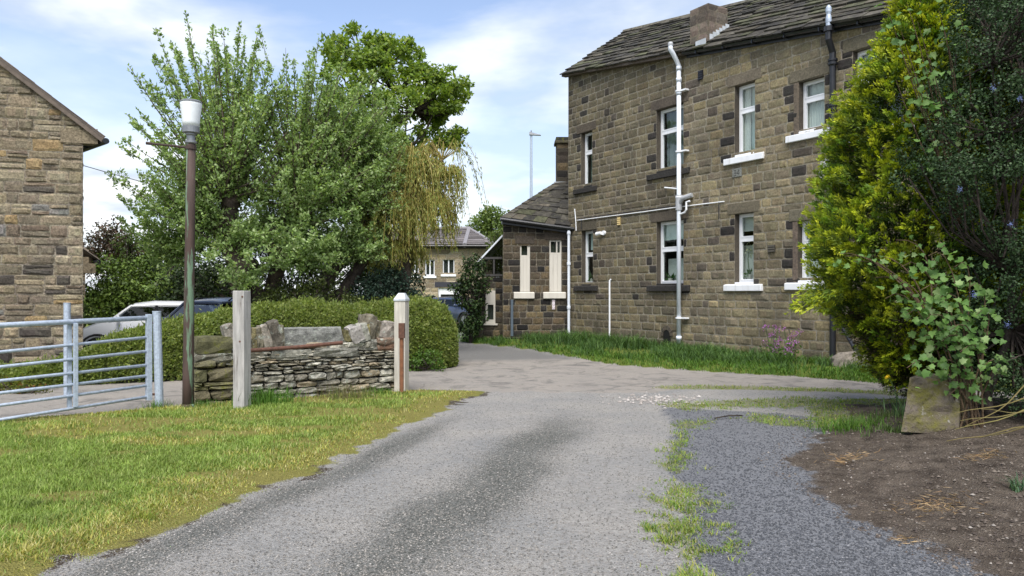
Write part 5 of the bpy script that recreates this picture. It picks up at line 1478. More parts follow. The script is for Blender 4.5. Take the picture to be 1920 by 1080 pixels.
cope(532, 646, 616, 650, (.235, .235, .215), M['drystone'], .30, 0, -.17, 'coping_slab', .12, .03, 'long flat grey slab in the middle of the coping')
for x0, x1, y0, y1, tl, c in [(646, 668, 620, 640, -12, (.22, .20, .09)), (654, 681, 611, 642, 18, G3), (670, 692, 606, 640, 14, G1), (684, 694, 608, 638, 4, (.22, .19, .08)), (679, 708, 591, 640, -4, G2), (706, 724, 604, 636, -8, (.17, .15, .10)), (714, 744, 603, 634, -10, G3)]:
    cope(x0 + 1, x1 - 1, y0, y1, jit(c, .32, .04), M['drystone'], .30, tl, -.16 + random.uniform(-.07, .07), rn=.14, jt=.06)
for x0, x1, y0, y1, c in [(643, 668, 637, 653, (.22, .205, .165)), (672, 709, 637, 656, (.25, .24, .20)), (706, 746, 633, 645, (.21, .15, .11)), (708, 754, 643, 657, (.20, .12, .08)), (505, 588, 657, 673, (.24, .235, .195)), (586, 674, 653, 667, (.235, .23, .195)), (438, 504, 660, 674, (.18, .17, .13))]:
    cope(x0, x1, y0, y1, c, M['drystone'], .38, -1 if x0 < 600 else 1, -.17, 'top_stone', .22, .05)
mb = MB(); a, b = P(455, 658.5, 10.55), P(642, 642.5, 11.28); mb.tube([a, a * .45 + b * .55 + Vector((0, 0, -.01)), b], .030, 10)
o = mb.build('rusty_bar', M['rust'], smooth=False); tag(o, 'long rusty iron bar lying along the top of the dry stone wall', 'bar')

# ------------------------------------------------------------------ leaves, hedge, trees
def leafmesh(name, Pn, D, L, W, C, m, parent=None, up=0.6, fold=0.12, nh=None, nj=0.7):
    up = up * 0.45
    n = len(Pn)
    D = D / (np.linalg.norm(D, axis=1, keepdims=True) + 1e-9)
    N0 = RNG.normal(0, 1, (n, 3)); N0[:, 2] += up * 2
    if nh is not None: N0 = nh / (np.linalg.norm(nh, axis=1, keepdims=True) + 1e-9) * 1.4 + RNG.normal(0, nj, (n, 3))
    S = np.cross(D, N0); S /= (np.linalg.norm(S, axis=1, keepdims=True) + 1e-9)
    N = np.cross(S, D)
    L = np.broadcast_to(L, n)[:, None]; W = np.broadcast_to(W, n)[:, None]
    V = np.stack([Pn, Pn + D * L * .45 - S * W * .5 + N * fold * W, Pn + D * L - N * fold * L * .4, Pn + D * L * .45 + S * W * .5 + N * fold * W], 1)
    Fc = np.arange(n * 4).reshape(n, 4)
    return npmesh(name, V.reshape(-1, 3), Fc, C, m, parent)
def rdir(n, up=0.0):
    v = RNG.normal(0, 1, (n, 3)); v[:, 2] += up
    return v / np.linalg.norm(v, axis=1, keepdims=True)

# clipped hedge behind the dry stone wall: a rounded ridge that sinks to the left
hedge_pts = [  # x, y on the photo of the crest; depth; half depth
    (-160, 700, 12.6, .40), (-40, 694, 12.8, .45), (60, 690, 13.0, .5), (150, 668, 13.3, .55), (215, 632, 13.7, .75), (290, 611, 14.1, .9), (350, 600, 14.4, .95), (420, 583, 14.7, 1.0), (500, 571, 15.0, 1.0), (575, 566, 15.3, 1.0),
    (640, 576, 15.6, 1.0), (700, 570, 15.9, 1.0), (750, 561, 16.2, 1.05), (800, 562, 16.5, 1.05), (826, 575, 16.7, .95), (842, 603, 16.9, .7), (848, 640, 17.0, .3)]
HP = []
for x, y, Y, hw in hedge_pts:
    p = P(x, y, Y); HP.append((p.x, p.y, p.z, hw))
HP = np.array(HP)
def hedge_at(s):
    k = np.clip(s, 0, 1) * (len(HP) - 1); i = np.clip(k.astype(int), 0, len(HP) - 2); f = (k - i)[:, None]
    f = f * f * (3 - 2 * f) * .5 + f * .5
    return HP[i] * (1 - f) + HP[i + 1] * f
hg = empty('hedge', (HP[7, 0], HP[7, 1], 0), 'dense clipped olive green hedge with a rounded top behind the dry stone wall', 'hedge')
def hedge_surf(s, a, inset=0.0):
    q = hedge_at(s); z0 = zground(q[:, 0], q[:, 1])
    nx_, ny_ = -.30, .954        # across the hedge
    ca, sa = np.cos(a), np.sin(a)
    hw = q[:, 3] - inset; hh = (q[:, 2] - z0 - inset)
    px_ = np.sign(ca) * np.abs(ca) ** .55 * hw; pz = np.maximum(sa, -.05) ; pz = np.sign(pz) * np.abs(pz) ** .6 * hh
    lump = (fbm(s * 60, a * 3.0, 123) - .5) * .16 + (fbm(s * 160, a * 8, 124, 2) - .5) * .06
    P_ = np.stack([q[:, 0] + nx_ * (px_ + lump * ca), q[:, 1] + ny_ * (px_ + lump * ca), z0 + pz + lump * np.abs(sa)], -1)
    N_ = np.stack([nx_ * ca / np.maximum(hw, .1), ny_ * ca / np.maximum(hw, .1), sa / np.maximum(hh, .1)], -1)
    N_ /= np.linalg.norm(N_, axis=1, keepdims=True) + 1e-9
    return P_, N_
ns, na = 160, 20
S_, A_ = np.meshgrid(np.linspace(0, 1, ns), np.linspace(-.1, math.pi + .1, na), indexing='ij')
Pc, _ = hedge_surf(S_.ravel(), A_.ravel(), .06)
ii = np.arange(ns * na).reshape(ns, na)
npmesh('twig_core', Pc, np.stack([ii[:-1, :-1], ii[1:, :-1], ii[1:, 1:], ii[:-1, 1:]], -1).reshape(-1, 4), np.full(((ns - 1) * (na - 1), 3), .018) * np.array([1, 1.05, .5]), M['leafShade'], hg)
n = 110000
s_ = RNG.uniform(0, 1, n); a_ = np.pi - np.abs(RNG.normal(0, 1.0, n)); a_ = np.where((a_ < -.05), RNG.uniform(0, np.pi, n), a_)
Ps, Ns = hedge_surf(s_, a_, 0)
Ps = Ps + Ns * (RNG.uniform(-.08, .035, n))[:, None]
C = mixcols(n, [(.15, .20, .04), (.205, .25, .06), (.105, .145, .032), (.25, .28, .085)], [.38, .32, .2, .1], .25)
leafmesh('foliage', Ps, Ns * .7 + rdir(n, .4), RNG.uniform(.045, .085, n), RNG.uniform(.022, .042, n), C, M['leafG'], hg, nh=Ns, nj=.7)
ns_ = 2600; s2 = RNG.uniform(.05, .97, ns_); a2 = RNG.uniform(.6, np.pi - .2, ns_); Pq, Nq = hedge_surf(s2, a2, 0)
leafmesh('stray_shoots', Pq + Nq * RNG.uniform(.02, .13, ns_)[:, None] * (fbm(s2 * 90, a2 * 5, 9)[:, None]) * 1.6, Nq * .6 + rdir(ns_, .8), RNG.uniform(.05, .10, ns_), RNG.uniform(.015, .03, ns_), mixcols(ns_, [(.17, .23, .05), (.13, .18, .04), (.24, .28, .08)]), M['leafG'], hg)
mb = MB(); q = P(838, 688, 16.75); mb.tube([(q.x, q.y, -.1), (q.x - .05, q.y, .5), (q.x - .15, q.y, 1.0)], .05, 6); mb.build('stem', M['bark'], hg)

def branch_tubes(mb, starts, dirs, lens, bends, r0, n=5, c=(.11, .085, .065), sides=5):
    for s, d, L, b, r in zip(starts, dirs, lens, bends, r0):
        pts = [Vector(s + d * L * t + b * t * t) for t in np.linspace(0, 1, n)]
        mb.tube(pts, [r * (1 - .85 * k / (n - 1)) for k in range(n)], sides, c, cap=False)
def on_shoot(starts, dirs, lens, bends, i, t):
    return starts[i] + dirs[i] * (lens[i] * t)[:, None] + bends[i] * (t * t)[:, None]
def shoots(head, n, el_lo, el_hi, len_f, az_bias=None, squash=.8, updraw=.9):
    az = RNG.uniform(-np.pi, np.pi, n) if az_bias is None else az_bias + RNG.normal(0, .9, n)
    el = np.radians(el_lo + (el_hi - el_lo) * RNG.uniform(0, 1, n) ** .8)
    d = np.stack([np.cos(el) * np.cos(az), np.cos(el) * np.sin(az) * squash, np.sin(el)], -1)
    L = len_f(el, az, n)
    b = np.zeros((n, 3)); b[:, 2] = updraw * np.cos(el) * L * .25; b += RNG.normal(0, .1, (n, 3))
    st = np.repeat(np.array(head, float)[None], n, 0) + RNG.normal(0, .10, (n, 3))
    return st, d, L, b
def leafy(st, d, L, b, per, spread, t0=.12):
    n = len(st); k = (.88 * per * L / L.mean()).astype(int); i = np.repeat(np.arange(n), k); m_ = len(i)
    t = t0 + (1 - t0) * RNG.uniform(0, 1, m_) ** .85
    p = on_shoot(st, d, L, b, i, t)
    off = rdir(m_) * (spread * (1.05 - t * .85) * RNG.uniform(0, 1, m_) ** .6)[:, None]
    # twigs: group the offsets so that leaves sit in sprigs, not in an even mist
    g = RNG.integers(0, 14, m_); key = i * 14 + g
    tw = rdir(n * 14, .3); tt = RNG.uniform(t0, 1, n * 14)
    use = RNG.uniform(0, 1, m_) < .6
    t2 = np.clip(tt[key] + RNG.normal(0, .01, m_), 0, 1)
    p2 = on_shoot(st, d, L, b, i, t2) + tw[key] * (spread * 1.35 * (1.05 - tt[key] * .8) * RNG.uniform(0.1, 1, m_))[:, None] + RNG.normal(0, .022, (m_, 3))
    p = np.where(use[:, None], p2, p + off)
    dd = np.where(use[:, None], tw[key], d[i]) * .8 + rdir(m_, .5)
    return p, dd, i
APPLE = [(.215, .315, .10), (.29, .39, .15), (.165, .25, .075), (.38, .46, .23), (.12, .19, .052)]
def apple(name, label, trunks, sets, seed_leaf, trunk_r, extra=None, cols=APPLE, wts=(.3, .28, .2, .12, .1), leaf=(.068, .112)):
    base = trunks[0][0]
    e = empty(name, (base[0], base[1], 0), label, 'tree', 'small-leaved pollarded trees behind the hedge')
    mb = MB()
    for pts, r0, r1 in zip(trunks, trunk_r[0], trunk_r[1]):
        k = len(pts); fine = []
        for a, b in zip(pts[:-1], pts[1:]):
            for q in range(4): fine.append(Vector(a) * (1 - q / 4) + Vector(b) * q / 4 + Vector((random.uniform(-.03, .03), random.uniform(-.03, .03), 0)))
        fine.append(Vector(pts[-1])); kk = len(fine)
        mb.tube(fine, [(r0 + (r1 - r0) * i / (kk - 1)) * random.uniform(.9, 1.12) for i in range(kk)], 9, (.085, .066, .052))
        for _ in range(5):      # knuckles of the pollard head
            mb.rock(fine[-1] + Vector((random.uniform(-.12, .12), random.uniform(-.12, .12), random.uniform(-.12, .08))), (r1 * 2.2,) * 3, (.10, .075, .06), None, .7, .1)
    mb.build('trunk', M['bark'], e, smooth=True)
    mb = MB(); ps, ds = [], []
    for (st, d, L, b), per, spread, rad in sets:
        branch_tubes(mb, st, d, L, b, [rad * random.uniform(.6, 1.2) for _ in range(len(st))])
        p, dd, i = leafy(st, d, L, b, per, spread); ps.append(p); ds.append(dd)
    mb.build('branches', M['bark'], e)
    p = np.concatenate(ps); dd = np.concatenate(ds); n = len(p)
    ok = p[:, 2] > .9; p, dd = p[ok], dd[ok]; n = len(p)
    leafmesh('crown', p, dd, RNG.uniform(*leaf, n), RNG.uniform(leaf[0] * .55, leaf[1] * .55, n), mixcols(n, cols, wts, .2), M['leafG'], e, nh=p - np.array([base[0], base[1] + .4, 2.6]) * np.array([1, 1, 1]) + np.array([0, 0, .8]), nj=.8)
    return e
h1 = P(428, 372, 17.4); h1b = P(404, 425, 17.3)
def lf1(el, az, n):
    base = 1.9 + 1.3 * np.sin(np.maximum(el, 0)) ** 1.2 + .5 * (np.cos(az) < -.2) 
    return base * RNG.uniform(.72, 1.12, n)
spk = []
for x, y in ((300, 62), (330, 95), (350, 75), (405, 92), (430, 78), (455, 45), (475, 60), (382, 130), (412, 112), (275, 150), (495, 130), (520, 165), (240, 210), (215, 265), (265, 215), (318, 130), (545, 180), (360, 150), (290, 110), (310, 75), (462, 75), (480, 100)):
    q = P(x, y, 17.4 + random.uniform(-.9, .9)); dv = np.array(q - h1); Ln = np.linalg.norm(dv); spk.append((dv / Ln, Ln))
def aimed(head, lst, sag=.12):
    n = len(lst); d = np.array([v for v, l in lst]); L = np.array([l for v, l in lst])
    b = np.zeros((n, 3)); b[:, 2] = .28 * L * (1 - d[:, 2]); d2 = d.copy(); d2 = d * 1.0
    d2 = (d * L[:, None] - b) ; L2 = np.linalg.norm(d2, axis=1); d2 = d2 / L2[:, None]
    return np.repeat(np.array(head)[None], n, 0) + RNG.normal(0, .06, (n, 3)), d2, L2, b
tA = apple('pollard_tree', 'left pollarded tree with tall upright leafy shoots, behind the lamp post',
      [[P(452, 640, 17.4), P(455, 575, 17.4), P(450, 490, 17.4), P(432, 420, 17.4), h1], [P(450, 500, 17.4), P(425, 465, 17.35), h1b], [P(478, 640, 17.6), P(482, 560, 17.6), P(466, 500, 17.5)]],
      [(shoots(h1, 92, 0, 85, lf1), 210, .25, .030), (aimed(h1, spk), 400, .17, .032), (shoots(h1b, 50, -22, 60, lambda e, a, n: RNG.uniform(1.2, 2.3, n), az_bias=np.pi), 230, .36, .024),
       (shoots(P(440, 450, 17.3), 36, -35, 50, lambda e, a, n: RNG.uniform(.7, 1.5, n)), 150, .3, .015), (shoots(P(320, 470, 17.6), 40, -50, 70, lambda e, a, n: RNG.uniform(.6, 1.5, n)), 190, .34, .015),
       (shoots(P(455, 535, 17.1), 18, -15, 50, lambda e, a, n: RNG.uniform(.4, .9, n)), 90, .22, .010)],
      1, ([.27, .17, .20], [.15, .12, .12]))
h2 = P(556, 388, 18.0); h2b = P(545, 425, 17.8)
def lf2(el, az, n): return (1.9 + 1.6 * np.sin(np.maximum(el, 0))) * RNG.uniform(.75, 1.12, n)
spk2 = []
for x, y in ((590, 90), (560, 150), (615, 140), (640, 120), (530, 190), (660, 160), (505, 215), (580, 120), (625, 165), (690, 185), (545, 165)):
    q = P(x, y, 18.0 + random.uniform(-.9, .9)); dv = np.array(q - h2); Ln = np.linalg.norm(dv); spk2.append((dv / Ln, Ln))
tB = apple('pollard_tree', 'middle pollarded tree with an open fan of branches above its dark trunk',
      [[P(498, 640, 18), P(505, 560, 18), P(525, 480, 18), P(540, 430, 18), h2], [P(520, 500, 17.9), P(500, 450, 17.8), P(505, 420, 17.8)]],
      [(shoots(h2, 100, -5, 85, lf2), 230, .26, .030), (aimed(h2, spk2), 400, .18, .03), (shoots(h2b, 46, -30, 40, lambda e, a, n: RNG.uniform(.9, 1.9, n)), 200, .34, .018),
       (shoots(P(575, 490, 17.3), 34, -30, 40, lambda e, a, n: RNG.uniform(.5, 1.2, n)), 150, .28, .012)],
      2, ([.22, .15], [.13, .10]))
h3 = P(672, 400, 18.6)
tC = apple('pollard_tree', 'right pollarded tree leaning towards the golden willow',
      [[P(590, 640, 18.4), P(600, 545, 18.4), P(640, 480, 18.5), P(676, 450, 18.6), h3], [P(628, 600, 18.6), P(650, 540, 18.6), P(690, 470, 18.7), P(725, 445, 18.8)]],
      [(shoots(h3, 130, -18, 85, lambda e, a, n: (1.3 + 1.35 * np.sin(np.maximum(e, 0))) * RNG.uniform(.75, 1.15, n)), 230, .28, .026), (shoots(P(640, 470, 18.2), 46, -30, 30, lambda e, a, n: RNG.uniform(.6, 1.4, n)), 170, .3, .014),
       (shoots(P(690, 300, 18.6), 40, -20, 80, lambda e, a, n: RNG.uniform(.7, 1.4, n)), 170, .3, .014)],
      3, ([.24, .2], [.14, .10]), leaf=(.065, .10))

# tall layered tree behind
def clump_tree(name, label, cat, trunk, limbs, clumps, cols, wts, leaf, per, m, group=None, flat=.5, tr=.3, limb_r=.07):
    base = trunk[0]
    e = empty(name, (base[0], base[1], 0), label, cat, group)
    mb = MB(); mb.tube(trunk, [tr * (1 - .7 * i / (len(trunk) - 1)) for i in range(len(trunk))], 9, (.075, .06, .05))
    mb.build('trunk', M['bark'], e, smooth=True)
    mb = MB()
    ps, ds, hs_ = [], [], []
    for c, r in clumps:
        c = Vector(c)
        a = Vector(trunk[-1]) if limbs is None else min((Vector(q) for q in limbs), key=lambda q: (q - c).length + (3 if q.z > c.z else 0))
        mid = a * .5 + c * .5 + Vector((random.uniform(-.15, .15), random.uniform(-.15, .15), -.12 * (c - a).length))
        mb.tube([a, mid, c], [limb_r * random.uniform(.5, 1), limb_r * .45, .012], 5, (.07, .055, .045), cap=False)
        n = int(per * r * r * RNG.uniform(.7, 1.3)) + 8
        v = rdir(n) * (RNG.uniform(0, 1, n) ** .4)[:, None] * r
        v[:, 2] *= flat
        sub = rdir(max(2, n // 22)) * r * .8; sub[:, 2] *= flat
        pick = sub[RNG.integers(0, len(sub), n)]
        v = np.where((RNG.uniform(0, 1, n) < .65)[:, None], pick + RNG.normal(0, r * .16, (n, 3)), v)
        ps.append(v + np.array(c)); dd = v / r * .7 + rdir(n, -.1); ds.append(dd); hs_.append(v / r + np.array([0, 0, .5]))
    if limbs is not None:
        for q in limbs: mb.tube([Vector(trunk[-1]), Vector(trunk[-1]) * .5 + Vector(q) * .5 + Vector((0, 0, -.15)), Vector(q)], [tr * .4, tr * .25, limb_r * .7], 6, (.07, .055, .045), cap=False)
    mb.build('branches', M['bark'], e)
    p = np.concatenate(ps); n = len(p)
    leafmesh('crown', p, np.concatenate(ds), RNG.uniform(leaf[0], leaf[1], n), RNG.uniform(leaf[0] * .6, leaf[1] * .6, n), mixcols(n, cols, wts, .2), m, e, nh=np.concatenate(hs_), nj=.8)
    return e
def env_clumps(n, pts, depth, Yc, rlo, rhi, surf=.5):
    """clumps filling an outline measured on the photograph, in depth an ellipse"""
    xs = [a for a, b in pts]; ys = [b for a, b in pts]; out_ = []
    arr = list(pts)
    while len(out_) < n:
        x, y = random.uniform(min(xs), max(xs)), random.uniform(min(ys), max(ys))
        if polymask(np.array([x]), np.array([y]), arr)[0]:
            d = float(sdist(np.array([float(x)]), np.array([float(y)]), arr)[0])
            k = min(1, d / 70)
            Y = Yc + random.choice((-1, 1)) * depth * (.25 + .75 * k) * random.uniform(.2, 1) ** .6
            out_.append((P(x, y, Yc) + Vector((0, Y - Yc, 0)), random.uniform(rlo, rhi)))
    return out_
syc = [(610, 95), (632, 62), (655, 48), (672, 62), (668, 88), (700, 88), (745, 72), (770, 78), (748, 100), (785, 98), (760, 128), (800, 130), (835, 128), (822, 150), (872, 160), (868, 178), (842, 190), (858, 205), (838, 232), (862, 245), (838, 272), (800, 290), (780, 330), (700, 360), (640, 330), (600, 260), (585, 180)]
SY = 24.5
scl = env_clumps(165, syc, 2.1, SY, .28, .5)
for x, y, r in ((655, 55, .3), (618, 98, .35), (640, 72, .3), (745, 78, .32), (765, 76, .25), (725, 92, .3), (785, 100, .3), (838, 132, .26), (868, 165, .32), (850, 170, .3), (820, 140, .3), (800, 165, .35), (690, 70, .2), (858, 208, .25), (860, 246, .3), (845, 262, .3), (700, 92, .3), (820, 205, .35), (770, 150, .35)):
    scl.append((P(x, y, SY + random.uniform(-.6, .6)), r))
st0 = P(705, 640, SY)
clump_tree('sycamore_tree', 'tall dark green layered tree rising behind the pollarded trees', 'tree', [st0, P(706, 450, SY), P(700, 330, SY), P(705, 240, SY)],
           [P(670, 180, SY), P(740, 170, SY), P(780, 210, SY), P(700, 120, SY), P(650, 260, SY), P(760, 280, SY - .8), P(690, 250, SY + 1)], scl,
           [(.14, .22, .025), (.19, .27, .035), (.095, .155, .02), (.25, .31, .05)], [.38, .3, .22, .1], (.11, .18), 800, M['leafG'], flat=.36, tr=.34, limb_r=.06)

# golden weeping willow
def willow(name, label, base, heads, nstr, cols, seed):
    e = empty(name, (base.x, base.y, 0), label, 'tree')
    mb = MB(); mb.tube([base, heads[0][0] * .5 + base * .5 + Vector((.1, 0, 0)), heads[0][0]], [.22, .17, .10], 8, (.10, .08, .06))
    tw = MB(); ps, ds = [], []
    for hd, rx, ry, up, drop, cnt in heads:
        mb.tube([heads[0][0], hd], [.09, .05], 6, (.14, .11, .05))
        for _ in range(cnt):
            a = random.uniform(0, 6.283); k = random.uniform(.3, 1) ** .7
            o1 = Vector((math.cos(a) * rx * k, math.sin(a) * ry * k, 0))
            pk = hd + o1 * .55 + Vector((0, 0, up * random.uniform(.5, 1.1)))
            md = hd + o1 * .95 + Vector((0, 0, up * .5)); en = hd + o1 * 1.12 + Vector((random.uniform(-.1, .1), random.uniform(-.1, .1), -drop * random.uniform(.15, 1)))
            pts = [hd, pk]
            for q in np.linspace(.2, 1, 6):
                pts.append(pk * (1 - q) ** 2 + md * 2 * q * (1 - q) + en * q * q)
            tw.tube(pts, [.012, .010, .008, .007, .006, .005, .005, .004], 4, jit((.24, .19, .05), .25), cap=False)
            arr = np.array([list(q) for q in pts[1:]]); m_ = int(nstr * random.uniform(.6, 1.3))
            t = RNG.uniform(0, len(arr) - 1.001, m_); i = t.astype(int); f = (t - i)[:, None]
            ps.append(arr[i] * (1 - f) + arr[i + 1] * f + RNG.normal(0, .035, (m_, 3))); d = arr[i + 1] - arr[i]; d /= np.linalg.norm(d, axis=1, keepdims=True); ds.append(d * .7 + rdir(m_) * .6 + np.array([0, 0, -.5]))
    mb.build('trunk', M['bark'], e, smooth=True); tw.build('branches', M['attr'], e)
    p = np.concatenate(ps); n = len(p)
    leafmesh('crown', p, np.concatenate(ds), RNG.uniform(.07, .13, n), RNG.uniform(.018, .032, n), mixcols(n, cols, None, .2), M['leafG'], e, up=.2)
    return e
WY = 19.6
willow('willow_tree', 'golden weeping willow with thin hanging shoots beside the pollarded trees', P(738, 640, WY),
       [(P(775, 335, WY), 1.05, 1.2, .8, 1.5, 170), (P(745, 400, WY - .5), .95, 1.1, .5, 1.3, 120), (P(805, 400, WY), .75, 1.0, .6, 1.0, 95), (P(830, 300, WY), 1.15, .8, .55, 1.6, 20), (P(690, 430, WY - .6), .6, .8, .3, .9, 60), (P(840, 330, WY), .5, .8, .3, 1.3, 40), (P(745, 470, WY - .3), .8, .9, .3, .6, 60)],
       60, [(.30, .30, .07), (.25, .29, .075), (.40, .39, .12), (.20, .25, .06), (.27, .24, .06)], 1)

def bush(name, label, outline, depth, Yc, n, rlo, rhi, cols, wts, leaf, per, m, cat='shrub', group=None, flat=.8):
    xs = [a for a, b in outline]; yb = max(b for a, b in outline); cx = sum(xs) / len(xs)
    b = P(cx, yb, Yc); b.z = -.2; ht = P(cx, min(q for _, q in outline), Yc).z + .2
    return clump_tree(name, label, cat, [b, Vector((b.x, b.y, -.2 + ht * .2)), Vector((b.x, b.y, -.2 + ht * .4))], None, env_clumps(n, outline, depth, Yc, rlo, rhi), cols, wts, leaf, per, m, group, flat, min(.09, ht * .03), min(.03, ht * .012))
DK = [(.028, .05, .016), (.04, .068, .022), (.018, .034, .012)]
bush('laurel_hedge', 'tall dark green hedge behind the white car', [(160, 640), (158, 500), (190, 488), (240, 500), (300, 500), (360, 490), (440, 520), (445, 640)], 1.0, 23.5, 90, .45, .7, [(.075, .125, .018), (.105, .16, .022), (.045, .075, .014)], [.4, .3, .3], (.08, .14), 900, M['leafShade'], 'hedge')
bush('copper_shrub', 'dark copper leaved shrub with pale flower heads beside the gable house', [(160, 500), (158, 455), (195, 432), (220, 428), (250, 445), (275, 470), (280, 510)], .9, 25.5, 40, .4, .65, [(.085, .05, .028), (.06, .042, .026), (.04, .035, .02), (.05, .06, .02), (.35, .34, .27)], [.35, .3, .18, .16, .01], (.09, .14), 420, M['leafShade'])
bush('conifer_shrub', 'slim green conifer top behind the copper shrub', [(225, 520), (232, 440), (240, 422), (258, 450), (275, 520)], .5, 24.8, 22, .25, .4, [(.06, .10, .02), (.09, .13, .03)], [.6, .4], (.06, .1), 700, M['leafG'])
bush('dark_shrub', 'dark blue-green conifer shrub to the right of the leaning trunk', [(640, 600), (650, 540), (680, 512), (720, 506), (760, 510), (785, 530), (792, 555), (780, 600)], .8, 18.6, 46, .28, .45, [(.018, .038, .024), (.03, .055, .034), (.012, .026, .018)], [.4, .3, .3], (.05, .09), 1000, M['leafShade'])
bush('yew_shrub', 'loose olive green shrub at the foot of the leaning trunk', [(480, 600), (500, 555), (560, 520), (620, 515), (680, 545), (690, 600)], .6, 17.3, 44, .25, .42, [(.05, .07, .014), (.07, .09, .02), (.03, .045, .01)], [.4, .3, .3], (.05, .09), 900, M['leafG'])
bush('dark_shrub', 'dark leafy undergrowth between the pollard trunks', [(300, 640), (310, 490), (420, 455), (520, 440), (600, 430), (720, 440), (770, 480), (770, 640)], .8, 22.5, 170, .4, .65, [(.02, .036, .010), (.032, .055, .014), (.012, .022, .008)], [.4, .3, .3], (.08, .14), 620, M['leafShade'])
bush('ivy_bush', 'tall ivy bush against the lean-to at the end of the house', [(862, 625), (880, 580), (858, 560), (850, 520), (868, 495), (895, 488), (912, 500), (912, 540), (898, 580), (895, 625)], .35, 23.8, 44, .20, .34, [(.022, .045, .012), (.035, .07, .018), (.055, .09, .02), (.015, .028, .01)], [.35, .3, .15, .2], (.07, .12), 1100, M['leafShade'])
bush('distant_tree', 'pale green tree top showing between the willow and the outbuilding', [(893, 470), (890, 425), (905, 408), (925, 402), (950, 410), (965, 440), (960, 500)], 2.0, 62, 40, .7, 1.2, [(.13, .18, .045), (.10, .15, .035)], [.5, .5], (.22, .32), 130, M['leafG'], 'tree')
bush('distant_tree', 'bare-topped scrubby tree just left of the outbuilding', [(918, 520), (918, 470), (926, 440), (938, 430), (950, 440), (948, 520)], .6, 34, 22, .28, .42, [(.07, .10, .025), (.10, .13, .035)], [.5, .5], (.10, .16), 500, M['leafG'], 'tree')
bush('low_shrub', 'bright green low shrub under the end of the clipped hedge', [(768, 690), (768, 668), (785, 660), (805, 660), (825, 672), (832, 690)], .3, 15.2, 20, .12, .18, [(.07, .14, .02), (.10, .18, .03)], [.5, .5], (.04, .07), 1900, M['leafG'])
bush('low_shrub', 'low yellow and red flowering ground plants behind the metal gate', [(-40, 752), (-40, 718), (30, 712), (80, 722), (110, 740), (110, 750)], .25, 11.9, 40, .10, .18, [(.14, .15, .02), (.09, .12, .02), (.20, .07, .02), (.06, .08, .02)], [.35, .3, .15, .2], (.03, .06), 1900, M['leafG'])

